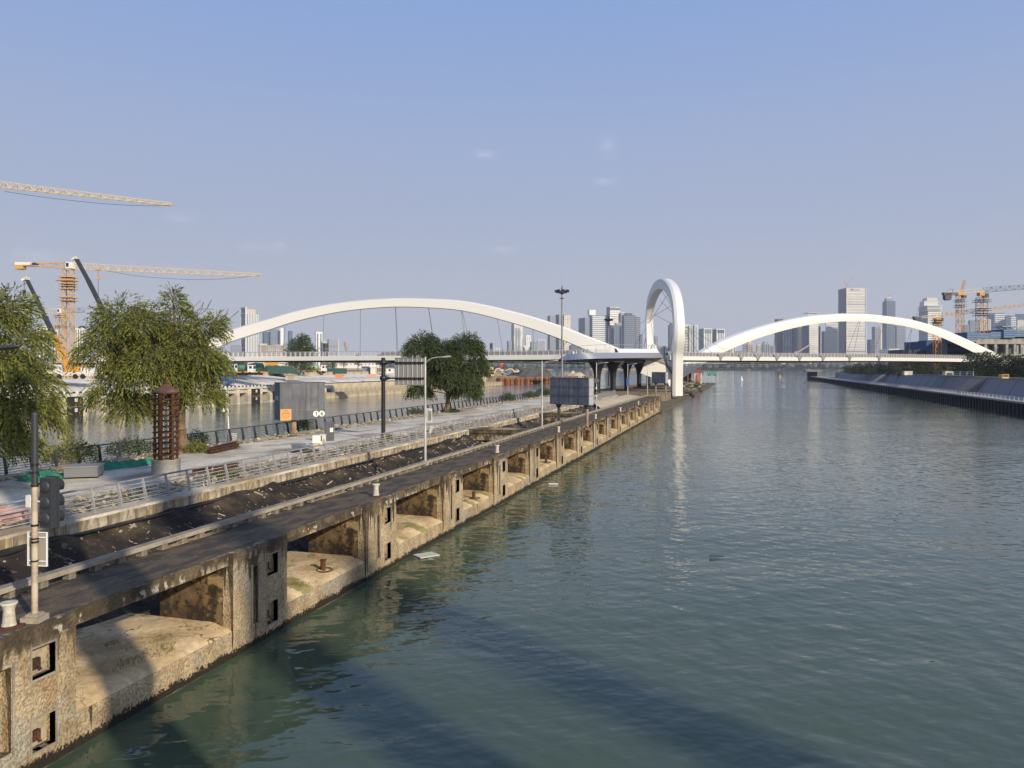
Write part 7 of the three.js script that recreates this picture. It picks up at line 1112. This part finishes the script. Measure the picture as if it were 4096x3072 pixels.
// a tree with a leafy rounded crown
function tree(label, foot, h, r, o = {}) {
  const g = thing(o.name ?? 'tree', label, o.cat ?? 'tree', foot, o.group), L = new Leaves(), c = o.c ?? deep, tr = new MB().tube(foot.clone().add(V(0, -0.3, 0)), foot.clone().add(V(0, h * 0.5, 0)), h * 0.022 + 0.05, h * 0.012 + 0.02, 8);
  const nb = o.nb ?? 9, ls = o.leaf ?? 0.4;
  for (let b = 0; b < nb; b++) {
    const a = b / nb * 6.283 * 1.618 * 2, e = (b + 0.5) / nb, y = h * lerp(o.low ?? 0.3, 0.86, e), q = r * 0.62 * Math.sin(Math.PI * Math.pow(lerp(0.25, 0.97, e), 1.2)), cc = foot.clone().add(V(Math.cos(a) * q, y, Math.sin(a) * q)), br = r * rr(0.42, 0.6), n = Math.round((o.n ?? 2600) / nb);
    tr.tube(foot.clone().add(V(0, h * 0.3, 0)), cc, h * 0.008 + 0.015, 0.02, 5);
    for (let i = 0; i < n; i++) { const d = onSphere(), k = Math.pow(rnd(), 0.4) * (0.75 + 0.6 * lump(d.x * 2.5 + b * 9, d.y * 2.5 + d.z * 2, 1)); L.leaf(cc.x + d.x * br * k, cc.y + d.y * br * k * 0.8, cc.z + d.z * br * k, V(d.x + rr(-1, 1), d.y * 0.5 + rr(-0.7, 0.5), d.z + rr(-1, 1)).normalize(), ls * rr(0.6, 1.3), ls * 0.3, tone(...(rnd() < 0.3 ? c[1] : c[0]))); }
  }
  tr.build('trunk', M.trunk, g); L.build('crown', g);
}
const brownish = [[[0.07, 0.085, 0.03], [0.11, 0.11, 0.04]], [[0.035, 0.05, 0.022], [0.055, 0.065, 0.025]]];
tree('round dense tree standing alone behind the left deck', P(1205, 1496, 275), 15, 6.0, { n: 9000, nb: 14, leaf: 0.5, low: 0.16 });
tree('small dark tree behind the arm of the black sign post', P(1520, 1480, 330), 7.5, 2.6, { n: 1500 }); tree('small dark tree left of the small white site shed', P(1432, 1486, 320), 8.5, 1.7, { n: 700 }); tree('tiny half bare tree before the long white hall', P(1375, 1478, 340), 5, 1.8, { n: 260 }); tree('low round tree left of the long white hall', P(1330, 1482, 340), 4.2, 2.6, { n: 700 }); tree('green tree behind the left mixer trucks under the deck', P(960, 1484, 330), 5.5, 4.5, { n: 1500, leaf: 0.5 });
tree('dark tree behind the unfinished building, left of the yellow mast', P(205, 1470, 420), 9, 5, { n: 1200, leaf: 0.6 }); tree('dark tree behind the unfinished building, under the orange boom foot', P(295, 1470, 420), 7, 5, { n: 1200, leaf: 0.6 });
const RT = [[3395, 1462, 470, 20], [3432, 1453, 430, 24], [3475, 1450, 405, 28], [3528, 1447, 380, 32], [3582, 1447, 355, 32], [3636, 1428, 345, 28], [3684, 1414, 330, 34], [3738, 1410, 322, 36], [3790, 1414, 312, 36], [3842, 1420, 302, 34], [3893, 1402, 258, 36], [3938, 1396, 250, 40], [3985, 1404, 246, 40], [4032, 1410, 240, 42], [4082, 1414, 236, 40], [4125, 1418, 232, 40]];
const ord = ['first', 'second', 'third', 'fourth', 'fifth', 'sixth', 'seventh', 'eighth', 'ninth', 'tenth', 'eleventh', 'twelfth', 'thirteenth', 'fourteenth', 'fifteenth', 'last'];
RT.forEach(([u, v, t, w], i) => { const f = P(u, HORIZON + 3.4 * FOCAL / t, t), h = (HORIZON - v) * t / FOCAL + 3.4; tree(`dark bushy tree on the right bank, ${ord[i]} in the row counted from the quay pier`, f, h, w * 1.25 * t / FOCAL, { n: 2300, nb: 10, leaf: 0.5, low: 0.12, c: i % 3 ? brownish : deep, group: 'trees along the right bank' }); });
// dark shrubs that close the gaps between those trees
{ const L = new Leaves(); for (let i = 0; i < 26000; i++) { const u = rr(3400, 4150), t = lerp(440, 225, (u - 3400) / 750) + rr(0, 22), p = P(u, HORIZON, t); L.leaf(p.x, 6.5 + Math.pow(rnd(), 1.4) * (3.2 + 2.2 * lump(p.x, p.z, 6)), p.z, onSphere(), 0.55, 0.16, tone(...(rnd() < 0.5 ? brownish[0] : brownish[1]))); } const m = L.build('undergrowth', scene, leafMat, { kind: 'stuff' }); tag(m, 'dark undergrowth below the right bank trees', 'undergrowth'); }
// shrubs and weeds
function shrub(label, u, v, x, r, h, n, c = olive, leaf = 0.16, y = 3.8) { const p = PX(u, v, x).setY(y), g = thing('shrub', label, 'shrub', p), L = new Leaves(), st = new MB(); for (let k = 0; k < 7; k++) st.bar(p.clone(), p.clone().add(V(rr(-r, r) * 0.8, h * rr(0.5, 0.95), rr(-r, r) * 0.8)), 0.02); for (let i = 0; i < n; i++) { const a = rr(0, 6.283), q = r * Math.sqrt(rnd()), yy = h * Math.pow(rnd(), 0.7) * (1 - 0.5 * q / r) * (0.7 + 0.8 * (0.5 + lump(a * 2, q * 3, 0.7))); L.leaf(p.x + Math.cos(a) * q, y + yy, p.z + Math.sin(a) * q, V(rr(-1, 1), rr(-0.2, 0.9), rr(-1, 1)).normalize(), leaf * rr(0.7, 1.4), leaf * 0.25, tone(...(rnd() < 0.3 ? c[1] : c[0]))); } st.build('stem', M.twig, g); L.build('foliage', g); }
shrub('leafy shrub behind the rear railing left of the pagoda tower', 285, 1862, -41.6, 1.7, 1.5, 2200); shrub('shrub behind the rear railing under the big willow', 520, 1830, -41.5, 1.6, 1.2, 1500, deep); shrub('bright green weeds around the foot of the big willow', 775, 1822, -38.2, 1.0, 0.75, 1500, olive, 0.14); shrub('shrub by the rear railing right of the big willow', 790, 1790, -41.3, 0.9, 1.2, 900, deep);
shrub('small shrub at the foot of the advertising box', 1215, 1735, -41.1, 0.7, 1.4, 700, deep); shrub('shrub on the rear railing left of the middle willow', 1665, 1668, -40.4, 1.3, 0.9, 900, deep); shrub('round shrub on the rear railing left of the dark board', 2030, 1612, -41, 1.5, 1.6, 1300, deep, 0.22); shrub('wide shrub on the rear railing next to the dark board', 2120, 1598, -41, 1.8, 1.3, 1300, deep, 0.22); shrub('dark shrub on the rear railing behind the dark board', 2175, 1586, -41.2, 1.8, 1.9, 1300, deep, 0.24);
shrub('low green growth around the foot of the middle willow', 1800, 1658, -38.2, 1.3, 0.5, 900, deep, 0.18); shrub('green weeds behind the front railing near the rusty beams', 890, 1888, -27.8, 0.9, 0.35, 900, olive, 0.12); shrub('weeds at the foot of the black sign post', 1550, 1750, -29, 0.6, 0.5, 500, olive, 0.12);
{ const L = new Leaves(); for (let i = 0; i < 9000; i++) { const z = rr(-175, -215), x = lerp(-22, -18.4, rnd()); L.leaf(x, lerp(3.0, 1.5, (x + 22) / 3.6) + Math.pow(rnd(), 1.5) * 0.9 * (0.6 + lump(x, z, 3)), z, V(rr(-1, 1), rr(0, 1.2), rr(-1, 1)).normalize(), 0.3, 0.06, tone(...(rnd() < 0.3 ? deep[0] : olive[0]))); } for (let i = 0; i < 5000; i++) { const z = rr(-270, -470), x = rr(-20, -15.8); L.leaf(x, 2.0 + rr(0, 2.6) * (0.5 + lump(x, z, 9)), z, onSphere(), 0.6, 0.14, tone(...deep[0])); } tag(L.build('weeds', scene, leafMat, { kind: 'stuff' }), 'green weeds at the head and tip of the pier', 'weeds'); }
{ const L = new Leaves(); for (let i = 0; i < 5200; i++) { const k = 1 + Math.floor(rnd() * 6), z = ZN(k) - 3.3 - rr(0.1, 6.2), x = rnd() < 0.6 ? rr(-17.6, -16.85) : rr(-20.5, -17.5), d = lump(x * 1.5, z * 1.5, 1.3) + (k === 2 ? 0.12 : 0); if (d < 0.22) continue; L.leaf(x, 1.14, z, V(rr(-0.6, 0.6), 1, rr(-0.6, 0.6)).normalize(), rr(0.06, 0.22), 0.012, tone([0.20, 0.18, 0.06], [0.30, 0.25, 0.11])); } tag(L.build('grass', scene, leafMat, { kind: 'stuff' }), 'thin dry grass in the cracks of the apron', 'grass'); }
{ const L = new Leaves(); for (let i = 0; i < 6000; i++) { const front = rnd() < 0.45, x = front ? rr(-29.5, -26.7) : rr(-40.4, -38.4), z = rr(-14, -165); if (lump(x * 0.7, z, 2.6) < 0.14) continue; L.leaf(x, 3.86, z, V(rr(-0.6, 0.6), 1, rr(-0.6, 0.6)).normalize(), rr(0.08, 0.3), 0.02, tone([0.10, 0.13, 0.03], [0.17, 0.17, 0.05])); } tag(L.build('grass', scene, leafMat, { kind: 'stuff' }), 'tufts of grass on the rubble along both railings', 'grass'); }
renderer.render(scene, camera);
